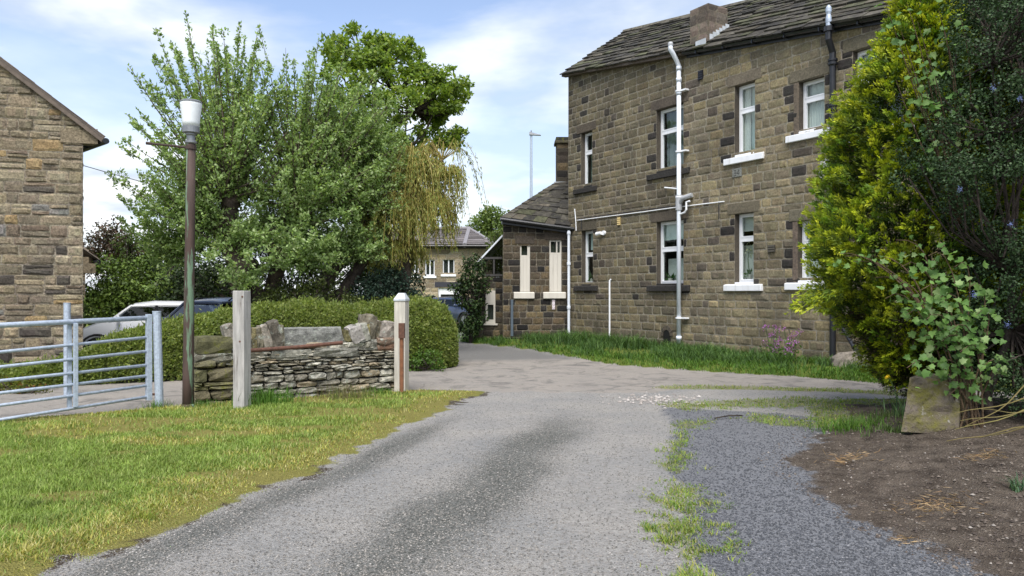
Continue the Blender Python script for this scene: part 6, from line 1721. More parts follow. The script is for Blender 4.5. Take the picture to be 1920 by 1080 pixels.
# ------------------------------------------------------------------ cars
def car(label, ctr, head, L, W, H, paint, rails=False, group='cars parked behind the hedge', belt=.98, wsb=.27, wst=.40, bonnet=.92):
    zf = zg(ctr[0], ctr[1])
    hd = Vector((head[0], head[1], 0)).normalized(); sd = Vector((-hd.y, hd.x, 0))
    e = empty('parked_car', (ctr[0], ctr[1], zf), label, 'car', group)
    O = Vector((ctr[0], ctr[1], zf))
    f = lambda x, y, z: O + hd * (L / 2 - x) + sd * y + Vector((0, 0, z))      # x from the nose back, y to the car's left
    hw = W / 2
    st = [(0.0, .78, .34, .62), (.10, .90, .24, .72), (.35, .95, .22, .80), (.8, .985, .21, bonnet - .06), (wsb * L, 1.0, .21, bonnet), (.5 * L, 1.0, .21, belt), (.75 * L, 1.0, .21, belt + .02), (.93 * L, .97, .22, belt + .03), (.985 * L, .90, .26, belt), (L, .84, .36, belt - .25)]
    mb = MB(); rows = []
    for x, k, z0, z1 in st:
        w_ = hw * k; zm = z0 + (z1 - z0) * .45
        ring = [(-w_ * .90, z0), (-w_, zm), (-w_ * .985, z0 + (z1 - z0) * .8), (-w_ * .91, z1), (-w_ * .45, z1 + .03), (w_ * .45, z1 + .03), (w_ * .91, z1), (w_ * .985, z0 + (z1 - z0) * .8), (w_, zm), (w_ * .90, z0)]
        rows.append([f(x, y, z) for y, z in ring])
    base = len(mb.v)
    for r in rows: mb.v.extend([tuple(p) for p in r])
    n = 10
    for i in range(len(rows) - 1):
        for j in range(n):
            j2 = (j + 1) % n; mb.f.append((base + i * n + j, base + i * n + j2, base + (i + 1) * n + j2, base + (i + 1) * n + j)); mb.c.append(paint)
    mb.f.append(tuple(base + j for j in range(n))); mb.c.append(paint); i = len(rows) - 1; mb.f.append(tuple(base + i * n + j for j in range(n))); mb.c.append(paint)
    body = mb.build('body', M['carpaint'], e, smooth=True)
    b_ = body.modifiers.new('edge', 'EDGE_SPLIT'); b_.split_angle = R(38)
    # cabin
    xb, xt, xr, xe = wsb * L, wst * L, .90 * L, .965 * L
    zb, zt = belt - .01, H - .16
    lo = lambda x, s: f(x, s * hw * .90, (bonnet if x < .35 * L else zb)); hi = lambda x, s: f(x, s * hw * .72, zt)
    mb = MB()
    for s in (-1, 1): mb.poly([lo(xb + .05, s), lo(.6 * L, s), lo(xe, s), hi(xr, s), hi(.6 * L, s), hi(xt, s)])
    mb.poly([lo(xe, -1), lo(xe, 1), hi(xr, 1), hi(xr, -1)])
    mb.build('side_glass', M['carglass'], e)
    mb = MB(); mb.poly([lo(xb, -1), lo(xb, 1), hi(xt, 1), hi(xt, -1)]); mb.build('windscreen', M['windscreen'], e)
    mb = MB(); rf = []
    for x, k, dz in ((xt - .06, .95, -.01), (xt + .10, 1.02, .085), (.55 * L, 1.03, .15), (.75 * L, 1.03, .135), (xr - .03, 1.0, .09), (xr + .09, .96, -.01)):
        rf.append([f(x, y * hw * .74 * k, zt + dz * (1 - abs(y) ** 3 * .75)) for y in (-1, -.85, -.4, .4, .85, 1)])
    base = len(mb.v)
    for r in rf: mb.v.extend([tuple(p) for p in r])
    for i in range(len(rf) - 1):
        for j in range(5): mb.f.append((base + i * 6 + j, base + i * 6 + j + 1, base + i * 6 + j + 7, base + i * 6 + j + 6)); mb.c.append(paint)
    rc = mb.build('roof', M['carpaint'], e, smooth=True); s_m = rc.modifiers.new('solid', 'SOLIDIFY'); s_m.thickness = .04
    mb = MB()
    for s in (-1, 1):
        mb.tube([lo(xb, s), hi(xt, s)], .04, 6, paint); mb.tube([lo(xe, s), hi(xr, s)], .055, 6, paint); mb.tube([lo(.56 * L, s), hi(.56 * L, s)], .045, 6, (.015, .015, .016)); mb.tube([lo(.78 * L, s), hi(.77 * L, s)], .04, 6, (.015, .015, .016))
        mb.tube([hi(xt, s), hi(.6 * L, s), hi(xr, s)], .03, 6, paint)
    mb.build('pillars', M['attr_gloss'], e)
    for s in (-1, 1):
        mb = MB(); c = f(xb + .22, s * (hw + .08), bonnet + .09); mb.rock(c, (.10, .22, .16), paint, (hd, sd, Vector((0, 0, 1))), .6, .03); mb.build('wing_mirror', M['carpaint'], e, smooth=True)
        mb = MB(); mb.rock(f(.14, s * hw * .70, .66), (.22, .36, .14), (.6, .62, .64), (hd, sd, Vector((0, 0, 1))), .6, .02); mb.build('headlight', M['attr_gloss'], e, smooth=True)
        for x in (.20 * L, .80 * L):
            mb = MB(); c = f(x, s * hw * .88, .32)
            mb.tube([c - sd * s * .1, c + sd * s * .11], .32, 20, (.018, .018, .018)); wh = mb.build('wheel', M['rubber'], e)
            mb = MB(); mb.tube([c + sd * s * .08, c + sd * s * .117], .21, 16, (.4, .4, .42)); mb.build('rim', M['alloy'], wh)
            mb = MB(); pts = [c + sd * s * .0 + hd * (.39 * math.cos(a)) + Vector((0, 0, .39 * math.sin(a))) for a in np.linspace(0, math.pi, 12)]; pts = [q + sd * s * .135 for q in pts]; mb.tube(pts, .032, 6, (.02, .02, .02)); mb.build('wheel_arch', M['rubber'], e)
        if rails:
            mb = MB(); mb.tube([f(xt + .25, s * hw * .66, zt + .05), f(xt + .35, s * hw * .66, zt + .11), f(xr - .25, s * hw * .66, zt + .11), f(xr - .1, s * hw * .66, zt + .04)], .02, 6, (.02, .02, .02)); mb.build('roof_rail', M['attr_gloss'], e)
    mb = MB(); mb.hexa([f(-.02, -.5, .36), f(-.02, .5, .36), f(.1, .55, .36), f(.1, -.55, .36), f(-.005, -.48, .58), f(-.005, .48, .58), f(.1, .55, .6), f(.1, -.55, .6)], (.02, .02, .022)); mb.build('grille', M['attr'], e)
    mb = MB()
    for x in (.40 * L, .575 * L):
        for s in (-1, 1): mb.tube([f(x + .62, s * (hw + .005), belt - .14), f(x + .80, s * (hw + .02), belt - .14)], .016, 6, paint)
    mb.build('door_handle', M['attr_gloss'], e)
    return e
M['windscreen'] = glass_mat('windscreen glass', (.35, .40, .42), .26)
car('white hatchback parked beside the gable house behind the gate', (-10.35, 21.0), (-.90, -.43), 4.0, 1.74, 1.62, (.84, .85, .86), belt=1.10, bonnet=1.05)
car('dark car with roof rails and a wide windscreen, behind the hedge', (-7.55, 18.97), (-.45, -.89), 4.5, 1.84, 1.74, (.06, .075, .12), True, belt=1.12, bonnet=1.05)
q = P(858, 590, 36.5)
car('dark blue car far away by the distant garage', (q.x, q.y), (.75, -.6), 4.1, 1.7, 1.45, (.03, .045, .09), group=None)

# ------------------------------------------------------------------ the golden conifer on the right
CC = (5.32, 9.55)
con = empty('golden_conifer', (CC[0], CC[1], 0.1), 'big golden green conifer bulging over the gravel in front of the house', 'conifer')
zr = np.array([.35, .55, .8, 1.2, 1.6, 2.2, 2.8, 3.4, 3.9, 4.5, 5.0, 5.6, 6.1, 6.3]); rrd = np.array([.14, .30, .50, .82, 1.02, 1.09, .95, .90, .76, .46, .22, .10, .04, .01])
HINT = []
def plumes(pos, d, Ln, wd, cols_tip, cols_in, bits, tipshare=.5):
    n = len(pos); nrm_ = pos - np.array([CC[0], CC[1], 0]); nrm_[:, 2] = .3; nrm_ /= np.linalg.norm(nrm_, axis=1, keepdims=True); nrm_ = nrm_ + RNG.normal(0, .35, (n, 3)); i = np.repeat(np.arange(n), bits); m_ = len(i)
    d = d / np.linalg.norm(d, axis=1, keepdims=True)
    s = np.cross(d, rdir(n, .2)); s /= np.linalg.norm(s, axis=1, keepdims=True); q = np.cross(d, s)
    t = RNG.uniform(0, 1, m_) ** .8; u = RNG.uniform(-1, 1, m_)
    wdt = wd[i] * (np.sin(np.pi * (t * .80 + .17)) * .9)
    p = pos[i] + d[i] * (Ln[i] * t)[:, None] + s[i] * (u * wdt)[:, None] + q[i] * (RNG.normal(0, .22, m_) * wdt)[:, None] - np.array([0, 0, 1]) * (Ln[i] * t * t * .12)[:, None]
    dd = d[i] * .85 + s[i] * (u * .8)[:, None] + rdir(m_) * .30
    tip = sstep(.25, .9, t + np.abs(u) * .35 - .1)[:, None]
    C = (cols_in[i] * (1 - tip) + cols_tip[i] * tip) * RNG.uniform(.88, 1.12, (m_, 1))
    HINT.append(nrm_[i] + s[i] * (u * .5)[:, None] + np.array([0, 0, .35]))
    return p, dd, C
npl = 4600
z_ = np.interp(RNG.uniform(0, 1, npl), np.linspace(0, 1, 12), [.45, .85, 1.25, 1.6, 1.95, 2.35, 2.75, 3.2, 3.7, 4.3, 5.1, 6.2])
az_ = RNG.uniform(-np.pi, np.pi, npl)
bump_ = .85 * (fbm(az_ * 2.6 + 40, z_ * 2.1, 301, 3) - .45) + .34 * (fbm(az_ * 6 + 40, z_ * 4.5, 303, 2) - .5)
r_ = np.interp(z_, zr, rrd); r_ = r_ * (1 + bump_ * 1.1) * (1 - np.abs(RNG.normal(0, .07, npl)))
outv = np.stack([np.cos(az_), np.sin(az_), np.zeros(npl)], -1)
pos = np.stack([CC[0] + r_ * np.cos(az_), CC[1] + r_ * np.sin(az_), z_], -1)
dirs = outv * .9 + np.array([0, 0, 1.0]) * RNG.uniform(.35, 1.1, npl)[:, None] + RNG.normal(0, .32, (npl, 3)); dirs[:, 2] -= .5 * sstep(1.3, .6, z_)
Lp = RNG.uniform(.15, .32, npl); wp = Lp * RNG.uniform(.26, .40, npl)
goldn = np.array([(.37, .43, .018), (.26, .345, .017), (.47, .50, .032), (.135, .235, .017)]); inn = np.array([(.085, .13, .011), (.06, .10, .010), (.12, .17, .013), (.035, .075, .010)])  # yellow new growth at the tips; inner greens darkened to paint the shade within
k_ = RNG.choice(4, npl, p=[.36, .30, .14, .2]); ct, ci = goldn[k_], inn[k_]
p, dd, C = plumes(pos, dirs, Lp, wp, ct, ci, 72)
# boughs that stick out of the outline
bough = []
for x, y, Y, L_, dx_, dz_ in ((1530, 560, 9.3, .5, -1, -.32), (1545, 548, 9.3, .45, -1, -.3), (1565, 545, 9.25, .4, -1, -.45), (1556, 430, 9.2, .40, -.6, .9), (1545, 470, 9.2, .36, -.8, .6), (1565, 460, 9.2, .36, -.8, .8), (1590, 500, 9.2, .36, -.9, .3), (1590, 230, 9.3, .34, -.9, .5), (1600, 200, 9.3, .34, -.9, .4), (1590, 260, 9.3, .3, -1, .3), (1640, 135, 9.3, .35, -.8, .6), (1700, 60, 9.3, .3, -.6, .9), (1570, 400, 9.2, .3, -.8, .7), (1575, 335, 9.2, .28, -1, .4)):
    for _ in range(16):
        q = P(x + random.uniform(-16, 26), y + random.uniform(-12, 12), Y + random.uniform(-.2, .2)); bough.append((list(q), [dx_ + random.uniform(-.3, .3), random.uniform(-.5, .3), dz_ + random.uniform(-.25, .25)], L_ * random.uniform(.4, .8)))
bp_ = np.array([b[0] for b in bough]); bd = np.array([b[1] for b in bough]); bl_ = np.array([b[2] for b in bough]); kk = RNG.choice(4, len(bough), p=[.36, .30, .14, .2])
p2, dd2, C2 = plumes(bp_, bd, bl_, bl_ * .3, goldn[kk], inn[kk], 46)
# dead brown inside low down; higher up a dark green core painting the inner shade
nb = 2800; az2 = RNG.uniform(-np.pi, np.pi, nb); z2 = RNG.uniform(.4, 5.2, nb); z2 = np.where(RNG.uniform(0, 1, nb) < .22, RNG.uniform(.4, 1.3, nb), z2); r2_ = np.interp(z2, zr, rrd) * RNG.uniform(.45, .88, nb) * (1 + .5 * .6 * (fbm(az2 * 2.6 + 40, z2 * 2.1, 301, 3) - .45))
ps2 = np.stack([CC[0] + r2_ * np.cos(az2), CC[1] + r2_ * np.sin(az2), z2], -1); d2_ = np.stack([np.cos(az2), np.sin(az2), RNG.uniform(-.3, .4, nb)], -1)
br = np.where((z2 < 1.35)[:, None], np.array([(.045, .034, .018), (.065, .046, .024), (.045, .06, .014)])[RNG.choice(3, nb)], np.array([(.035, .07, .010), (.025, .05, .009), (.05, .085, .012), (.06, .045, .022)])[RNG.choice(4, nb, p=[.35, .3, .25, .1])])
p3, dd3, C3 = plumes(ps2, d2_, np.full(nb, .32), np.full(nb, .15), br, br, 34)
p = np.concatenate([p, p2, p3]); dd = np.concatenate([dd, dd2, dd3]); C = np.concatenate([C, C2, C3]); n = len(p)
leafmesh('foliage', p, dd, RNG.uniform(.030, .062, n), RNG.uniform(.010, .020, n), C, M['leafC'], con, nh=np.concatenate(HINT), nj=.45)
mb = MB(); mb.tube([(CC[0] - .25, CC[1] - .5, -.1), (CC[0] - .12, CC[1] - .2, .6), (CC[0], CC[1], 1.5), (CC[0], CC[1], 5.6)], [.11, .10, .09, .02], 9, (.09, .07, .055))
for k in range(60):
    z = random.uniform(.6, 5); a = random.uniform(0, 6.28); r = float(np.interp(z, zr, rrd)) * .8
    mb.tube([(CC[0], CC[1], z - .15), (CC[0] + r * math.cos(a), CC[1] + r * math.sin(a), z + .1)], [.022, .006], 4, (.07, .055, .04), cap=False)
mb.build('trunk', M['bark'], con)

# dark ceanothus beside it
ceo = [(1850, -60), (1822, 40), (1800, 130), (1765, 195), (1735, 262), (1725, 330), (1765, 365), (1822, 400), (1848, 470), (1838, 560), (1815, 620), (1800, 680), (1815, 720), (1870, 740), (2150, 740), (2150, -60)]
cl = env_clumps(400, ceo, 1.0, 8.1, .16, .30) + env_clumps(110, ceo, .3, 9.0, .3, .42)
ct_ = P(1855, 790, 8.0); ct_.z = .15
cea = clump_tree('ceanothus_bush', 'tall dark small-leaved bush with a few blue flower heads at the right edge', 'shrub', [ct_, P(1850, 740, 8.05), P(1890, 640, 8.1), P(1900, 480, 8.1)], [P(1880, 500, 8.1), P(1900, 300, 8.1), P(1850, 250, 8.1), P(1920, 150, 8.2), P(1900, 620, 8.1), P(2000, 400, 8.3), P(1860, 120, 8.2)], cl,
                 [(.032, .062, .022), (.046, .086, .030), (.020, .040, .015), (.075, .12, .05)], [.38, .3, .24, .08], (.024, .044), 6200, M['leafShade'], flat=.85, tr=.07, limb_r=.02)
for x, y in ((1799, 356), (1913, 186), (1862, 165), (1896, 420), (1826, 552), (1889, 610)):
    q = P(x, y, 7.05 + random.uniform(-.1, .15)); nn = 60
    pp = np.array(q)[None] + RNG.normal(0, 1, (nn, 3)) * np.array([.012, .012, .016])
    o = leafmesh('flower_head', pp, rdir(nn), RNG.uniform(.006, .012, nn), RNG.uniform(.005, .009, nn), mixcols(nn, [(.16, .21, .52), (.24, .29, .60)]), M['leafG'], cea)

# flowering currant with lobed leaves
LOBE = np.array([(0, 0), (.30, -.06), (.52, .16), (.40, .38), (.56, .62), (.30, .66), (.16, .82), (0, 1.06), (-.16, .82), (-.30, .66), (-.56, .62), (-.40, .38), (-.52, .16), (-.30, -.06)])
def lobed(name, Pn, size, C, m, parent, face):
    n = len(Pn); k = len(LOBE)
    N_ = face + RNG.normal(0, .45, (n, 3)); N_ /= np.linalg.norm(N_, axis=1, keepdims=True)
    D = rdir(n, -.4); D -= N_ * (D * N_).sum(1, keepdims=True); D /= np.linalg.norm(D, axis=1, keepdims=True); S = np.cross(D, N_)
    lx = LOBE[:, 0][None, :, None] * RNG.uniform(.85, 1.1, (n, k, 1)); ly = LOBE[:, 1][None, :, None] * RNG.uniform(.9, 1.1, (n, k, 1))
    cup = (np.abs(LOBE[:, 0]) * .35 - LOBE[:, 1] ** 2 * .22)[None, :, None]
    sz = size[:, None, None]
    V = Pn[:, None, :] + sz * (S[:, None] * lx + D[:, None] * ly + N_[:, None] * cup)
    ctr = (Pn + size[:, None] * D * .42)[:, None, :]
    V = np.concatenate([V, ctr], 1)
    tri = np.array([(i, (i + 1) % k, k) for i in range(k)])
    Fc = ((np.arange(n) * (k + 1))[:, None, None] + tri[None]).reshape(-1, 3)
    return npmesh(name, V.reshape(-1, 3), Fc, np.repeat(C, k, 0), m, parent)
def currant(label, stems, nleaf, szr, spread):
    b = stems[0][0]
    e = empty('currant_bush', (b.x, b.y, zg(b.x, b.y)), label, 'shrub', 'lobed-leaved currant growth through the conifer')
    mb = MB(); ps = []
    for st in stems:
        pts = [st[0] * (1 - t) ** 2 + st[1] * 2 * t * (1 - t) + st[2] * t * t for t in np.linspace(0, 1, 8)]
        mb.tube(pts, [.010 - .007 * i / 7 for i in range(8)], 5, (.11, .075, .045), cap=False)
        arr = np.array([list(q) for q in pts]); n = int(nleaf * random.uniform(.7, 1.3)); t = RNG.uniform(2.0, 6.99, n); i = t.astype(int); f = (t - i)[:, None]
        ps.append(arr[i] * (1 - f) + arr[i + 1] * f + RNG.normal(0, spread, (n, 3)))
    mb.build('stems', M['bark'], e)
    p = np.concatenate(ps); n = len(p)
    C = mixcols(n, [(.10, .20, .045), (.14, .25, .06), (.07, .145, .035), (.22, .31, .12)], [.4, .3, .22, .08], .18)
    lobed('leaves', p, RNG.uniform(*szr, n), C, M['leafG'], e, np.array([-.45, -.75, .75]))
    return e
bs = P(1812, 800, 7.75)
stm = []
for x, y in ((1660, 560), (1690, 500), (1700, 590), (1740, 480), (1720, 640), (1760, 560), (1780, 620), (1790, 500), (1800, 660), (1750, 690), (1830, 590), (1700, 690), (1780, 740), (1840, 690), (1725, 545), (1765, 640), (1815, 540), (1735, 600)):
    q = P(x, y, 7.5 + random.uniform(-.25, .2)); m_ = P(x + 60, y - 60, 7.7); stm.append((bs + Vector((random.uniform(-.1, .15), random.uniform(-.1, .1), 0)), m_, q))
currant('lower currant bush with big lobed leaves around the mossy stone block', stm, 22, (.045, .085), .07)
bs2 = P(1800, 420, 8.4); stm = []
for x, y in ((1665, 20), (1690, 60), (1720, 40), (1700, 110), (1740, 100), (1770, 60), (1680, 150), (1800, 30), (1730, 150), (1760, 20), (1700, 5), (1660, 5)):
    q = P(x, y, 8.1 + random.uniform(-.2, .2)); stm.append((bs2, P(x + 40, y + 120, 8.3), q))
currant('upper currant shoots with pale lobed leaves over the conifer top, against the roof', stm, 13, (.05, .085), .09)
stm = []
for x, y in ((1570, 475), (1600, 490), (1585, 480), (1630, 480), (1680, 450), (1640, 520)):
    stm.append((P(1745, 600, 7.9), P(x + 80, y - 10, 8.0), P(x, y, 8.05)))
currant('thin currant shoot reaching left across the middle of the conifer', stm, 6, (.04, .065), .05)

# low bare twigs on the right
tg = empty('fallen_twigs', P(1870, 800, 7.4), 'low bare yellowish twigs sprawling over the soil under the dark bush', 'twigs')
mb = MB()
for x0, y0, x1, y1, x2, y2 in ((1990, 740, 1880, 790, 1790, 806), (1980, 760, 1880, 780, 1800, 790), (1985, 730, 1880, 760, 1790, 776), (1980, 790, 1870, 815, 1775, 828), (1960, 800, 1850, 800, 1800, 842), (1970, 770, 1900, 775, 1840, 768), (1940, 700, 1890, 770, 1810, 800), (1985, 815, 1930, 835, 1860, 850)):
    a, b, c = P(x0, y0, 7.0), P(x1, y1, 7.1), P(x2, y2, 7.25)
    mb.tube([a * (1 - t) ** 2 + b * 2 * t * (1 - t) + c * t * t + Vector((0, 0, .012 * math.sin(t * 9))) for t in np.linspace(0, 1, 8)], [.008 - .0055 * i / 7 for i in range(8)], 5, jit((.17, .14, .05), .25), cap=False)
mb.build('stems', M['attr'], tg)

# mossy stone block under the conifer
SBY = 7.75
sb = empty('stone_block', P(1750, 800, SBY), 'big mossy yellow-green stone block under the conifer', 'stone block')
m_, t_, b_, o_ = newmat('lichened block'); pos_ = objco(t_)
c_ = mixc(t_, ramp(t_, noise(t_, 5, 5, .6, pos_), .35, .65), (.12, .098, .072), (.21, .175, .135))
c_ = mixc(t_, ramp(t_, noise(t_, 4.5, 7, .7, pos_), .44, .62), c_, (.15, .14, .03)); c_ = mixc(t_, ramp(t_, noise(t_, 8, 6, .7, pos_, .5), .60, .68), c_, (.38, .36, .33))
t_.links.new(c_, b_.inputs['Base Color']); b_.inputs['Roughness'].default_value = .95; bump(t_, b_, noise(t_, 30, 6, .7, pos_), .9, .03)
bl, br_, tr_, tl = P(1690, 797, SBY), P(1796, 803, SBY - .05), P(1804, 712, SBY + .02), P(1706, 708, SBY + .05); bk = Vector((.36, .42, 0)); bl.z -= .07; br_.z -= .07
mb = MB(); N1 = 10
def blk(u, v, w_): return (bl * (1 - u) + br_ * u) * (1 - v) + (tl * (1 - u) + tr_ * u) * v + bk * w_
rs = random.Random(5)
def face_grid(fn, n, m2):
    g = []
    for j in range(m2 + 1):
        for i in range(n + 1):
            q = fn(i / n, j / m2); ed = i in (0, n) or j in (0, m2)
            nz_ = (float(fbm(np.array([q.x * 9]), np.array([q.z * 9 + q.y * 4]), 8)[0]) - .5)
            g.append(q + Vector((0, -1, .2)) * nz_ * (.03 if ed else .075))
    b0 = len(mb.v); mb.v.extend([tuple(q) for q in g])
    for j in range(m2):
        for i in range(n): mb.f.append((b0 + j * (n + 1) + i, b0 + j * (n + 1) + i + 1, b0 + (j + 1) * (n + 1) + i + 1, b0 + (j + 1) * (n + 1) + i)); mb.c.append((1, 1, 1))
face_grid(lambda u, v: blk(u, v, 0), 12, 10); face_grid(lambda u, v: blk(u, 1, v), 12, 5); face_grid(lambda u, v: blk(1, u, v), 10, 5); face_grid(lambda u, v: blk(0, u, v), 10, 5); face_grid(lambda u, v: blk(u, v, 1), 6, 5)
mb.build('block', m_, sb, smooth=False)

# small plants and litter
def tuft(name, label, cat, x, y, Y, n, hgt, spread, cols, wdt=.010, lean=.8, group=None):
    q = P(x, y, Y); 
    X = q.x + RNG.normal(0, spread, n); Yv = q.y + RNG.normal(0, spread * .7, n); H = hgt * RNG.uniform(.5, 1.1, n)
    o = blades(name, X, Yv, H, H * RNG.uniform(.1, lean, n), np.full(n, wdt), mixcols(n, cols), segs=4); return tag(o, label, cat, group)
GR = [(.075, .17, .02), (.10, .20, .03), (.055, .12, .018)]
tuft('grass_tuft', 'tall bright grass tuft beside the plain wooden post', 'grass', 500, 758, 10.35, 420, .30, .20, GR, group='grass tufts')
tuft('grass_tuft', 'brownish seeding grass against the middle of the dry stone wall', 'grass', 650, 745, 11.0, 420, .26, .24, [(.13, .13, .05), (.10, .13, .035), (.17, .13, .08)], .006, .5, 'grass tufts')
tuft('grass_tuft', 'short grass at the foot of the capped wooden post', 'grass', 715, 742, 11.4, 160, .14, .15, GR, group='grass tufts')
tuft('grass_tuft', 'grass tuft at the foot of the hanging post', 'grass', 296, 772, 10.15, 160, .16, .09, GR, .008, group='grass tufts')
tuft('grass_tuft', 'grass tuft at the foot of the lamp post', 'grass', 385, 770, 10.2, 160, .12, .14, GR, .008, group='grass tufts')
tuft('grass_tuft', 'fresh yellow-green grass tuft at the lawn edge', 'grass', 270, 985, 5.15, 60, .12, .06, [(.20, .24, .03), (.15, .21, .03)], .006, 1.2, 'grass tufts')
tuft('grass_tuft', 'weedy grass clump between the gravel and the soil bank', 'grass', 1590, 815, 8.5, 320, .20, .20, GR, .009, 1.0, 'grass tufts')
tuft('grass_tuft', 'weeds at the end of the right-hand track by the daffodil', 'grass', 1640, 790, 8.9, 220, .16, .22, [(.09, .14, .04), (.12, .16, .05), (.07, .10, .03)], .010, 1.2, 'grass tufts')
tuft('grass_tuft', 'small weeds against the left side of the mossy stone block', 'weeds', 1672, 798, 8.0, 160, .13, .13, [(.08, .13, .035), (.11, .17, .05), (.06, .10, .03)], .012, 1.2, 'grass tufts')
tuft('strappy_plant', 'strappy blue-green leaves at the right edge of the soil', 'plant', 1912, 918, 5.5, 40, .15, .05, [(.06, .12, .06), (.09, .15, .08)], .013, 1.6)
# daffodil
df = empty('daffodil', P(1690, 745, 8.9), 'daffodil clump with one yellow flower beside the conifer', 'flower')
q = P(1690, 752, 8.9); n = 46
X = q.x + RNG.normal(0, .09, n); Yv = q.y + RNG.normal(0, .07, n); H = RNG.uniform(.22, .42, n)
blades('leaves', X, Yv, H, H * RNG.uniform(.1, .8, n), np.full(n, .016), mixcols(n, [(.07, .13, .06), (.10, .17, .075)]), parent=df, segs=4)
fl = P(1664, 706, 8.85); mb = MB(); mb.tube([P(1684, 750, 8.9), P(1672, 718, 8.87), fl], .005, 5, (.08, .14, .05)); mb.build('stem', M['attr'], df)
pp = np.repeat(np.array(fl)[None], 8, 0); a = np.linspace(0, 6.28, 9)[:8]
leafmesh('petals', pp, np.stack([np.cos(a), -.3 + 0 * a, np.sin(a)], -1), np.full(8, .034), np.full(8, .02), np.full((8, 3), 1.0) * np.array([.75, .55, .02]), M['leafG'], df)
mb = MB(); mb.tube([fl, fl + Vector((-.03, -.02, -.012))], [.010, .016], 10, (.75, .5, .02)); mb.build('trumpet', M['attr'], df)
# purple honesty by the wall
for i, (x, y, lab) in enumerate([(1448, 682, 'taller purple-flowered plant against the house wall, nearer the white pipe'), (1483, 690, 'purple-flowered plant against the house wall, nearer the black pipe'), (1468, 700, 'low purple-flowered plant between the two others at the wall')]):
    b = P(x, y, 16.2 - .25 * i); e = empty('honesty_plant', (b.x, b.y, 0), lab, 'flower', 'purple flowers at the foot of the house wall')
    mb = MB(); tips = []
    hh = (.75, .72, .42)[i]
    for k in range(9):
        t = Vector((b.x + random.uniform(-.2, .2), b.y + random.uniform(-.12, .12), hh * random.uniform(.45, 1.05) + .1)); mb.tube([(b.x + random.uniform(-.06, .06), b.y, .05), t * .5 + Vector((b.x, b.y, .1)) * .5, t], .008, 4, (.07, .10, .04)); tips.append(t)
    mb.build('stems', M['attr'], e)
    p = np.concatenate([np.array(t)[None] + RNG.normal(0, .035, (16, 3)) for t in tips]); n = len(p)
    leafmesh('petals', p, rdir(n), RNG.uniform(.025, .045, n), RNG.uniform(.02, .035, n), mixcols(n, [(.36, .12, .42), (.45, .20, .50), (.28, .09, .34)]), M['leafG'], e)
    p = np.array([[b.x, b.y, .15]]) + RNG.normal(0, 1, (120, 3)) * np.array([.10, .08, .14]) ; p[:, 2] = np.abs(p[:, 2]) + .08
    leafmesh('leaves', p, rdir(120, .3), RNG.uniform(.05, .1, 120), RNG.uniform(.03, .06, 120), mixcols(120, GR), M['leafG'], e)
# dandelion clocks and one yellow flower in the lawn
for i, (x, y, Y, lab) in enumerate([(570, 779, 9.7, 'white dandelion seed head in the lawn before the dry stone wall'), (602, 797, 9.0, 'white dandelion seed head nearest the gravel edge, mid lawn'), (698, 742, 11.2, 'white dandelion seed head against the dry stone wall'), (640, 822, 8.15, 'small white seed head low in the yellowed lawn edge')]):
    c = P(x, y, Y); e = empty('dandelion', (c.x, c.y, 0), lab, 'flower', 'dandelions in the lawn')
    p = np.repeat(np.array(c)[None], 90, 0); leafmesh('seed_head', p, rdir(90), np.full(90, .028), np.full(90, .008), np.full((90, 3), .62), M['leafG'], e)
    mb = MB(); mb.tube([(c.x + .01, c.y, zg(c.x, c.y)), c], .003, 5, (.16, .2, .06)); mb.build('stem', M['attr'], e)
for x, y, Y, lab in ((176, 931, 5.75, 'single yellow dandelion flower in the near lawn'), (341, 777, 9.9, 'yellow dandelion flower near the lamp post')):
    c = P(x, y, Y); e = empty('dandelion', (c.x, c.y, 0), lab, 'flower', 'dandelions in the lawn')
    p = np.repeat(np.array(c)[None], 60, 0); leafmesh('flower_head', p, rdir(60, .5), np.full(60, .018), np.full(60, .006), np.full((60, 3), 1.) * np.array([.75, .50, .01]), M['leafG'], e)
    mb = MB(); mb.tube([(c.x, c.y, zg(c.x, c.y)), c], .003, 5, (.16, .2, .06)); mb.build('stem', M['attr'], e)
mb = MB(); a, b = P(1340, 784, 9.35), P(1392, 779, 9.45); mb.tube([a, a * .5 + b * .5 + Vector((0, .02, .01)), b], .009, 5, (.05, .04, .03)); o = mb.build('fallen_stick', M['bark']); tag(o, 'thin dark stick lying on the mossy gravel', 'stick')
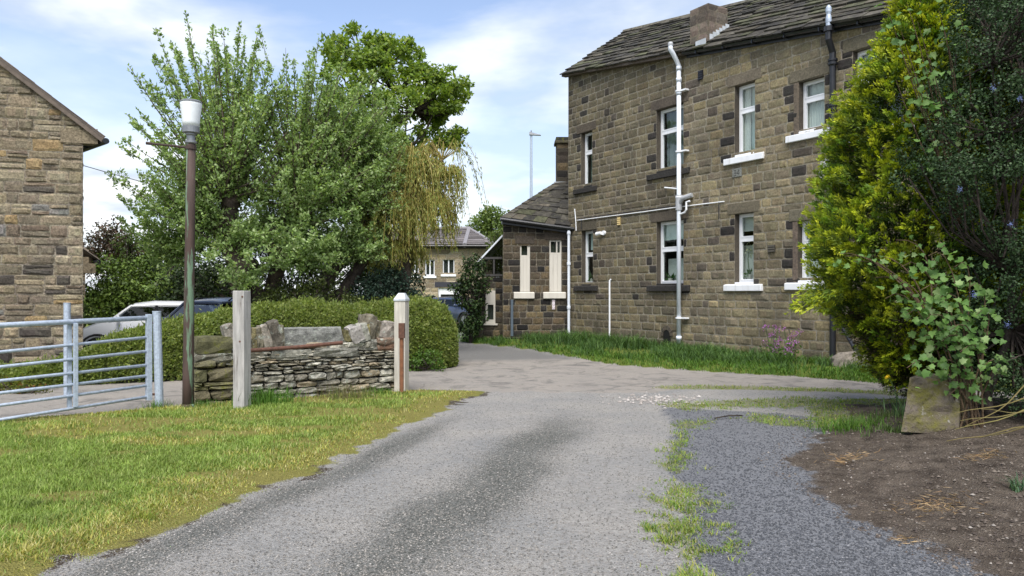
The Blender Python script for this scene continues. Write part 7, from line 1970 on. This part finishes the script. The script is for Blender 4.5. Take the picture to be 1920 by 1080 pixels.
# dry straw on the soil
for x, y, Y, n, sp_, lab in ((1592, 850, 6.85, 130, .075, 'small pile of dead straw at the near edge of the soil, by the gravel'), (1755, 938, 5.35, 190, .085, 'larger pile of dead straw in the middle of the bare soil'), (1845, 862, 6.3, 110, .06, 'faint pile of dead straw high on the soil bank'), (1708, 1005, 4.75, 40, .03, 'tiny tuft of dead straw low on the gravel edge')):
    q = P(x, y, Y); X = q.x + RNG.normal(0, sp_ * 1.5, n); Yv = q.y + RNG.normal(0, sp_, n); Z = zground(X, Yv) + RNG.uniform(.004, .035, n)
    o = leafmesh('dead_straw', np.stack([X, Yv, Z], -1), rdir(n) * np.array([1, .7, .16]), RNG.uniform(.04, .10, n), np.full(n, .0045), mixcols(n, [(.36, .24, .12), (.28, .17, .08), (.42, .31, .18)]), M['grass'])
    tag(o, lab, 'straw', 'piles of dead straw')
# plants seen in the lower windows
def potted(x, y, off, label, flower):
    p, t = hpx(x, y, off); e = empty('potted_plant', (p.x, p.y, p.z), label, 'plant', 'pot plants on the window sills')
    mb = MB(); mb.lathe(p.x, p.y, [(.05, p.z), (.07, p.z + .12), (.066, p.z + .125)], 12, (.55, .50, .45)); mb.build('pot', M['attr'], e)
    n = 26; pp = np.repeat(np.array([[p.x, p.y, p.z + .12]]), n, 0) + RNG.normal(0, .03, (n, 3))
    leafmesh('leaves', pp, rdir(n, .7), RNG.uniform(.10, .24, n), RNG.uniform(.03, .06, n), mixcols(n, [(.04, .10, .03), (.07, .14, .04)]), M['leafG'], e)
    if flower:
        mb = MB(); tp = Vector((p.x, p.y, p.z + .75)); mb.tube([(p.x, p.y, p.z + .1), (p.x - .03, p.y, p.z + .5), tp], .008, 5, (.08, .12, .04)); mb.build('stem', M['attr'], e)
        pp = np.repeat(np.array(tp)[None], 40, 0) + RNG.normal(0, 1, (40, 3)) * np.array([.03, .03, .09]); leafmesh('flowers', pp, rdir(40), RNG.uniform(.04, .07, 40), RNG.uniform(.03, .05, 40), mixcols(40, [(.75, .74, .66)]), M['leafG'], e)
potted(1405, 524, -.27, 'white orchid in a pot inside the lower window beside the air brick', True)
potted(1257, 530, -.29, 'leafy pot plant inside the lower window left of the long white pipe', False)
potted(1109, 530, -.27, 'small pot plant inside the lower window at the far end of the house', False)
for o in bpy.data.objects:
    if o.name.startswith('room'): pass
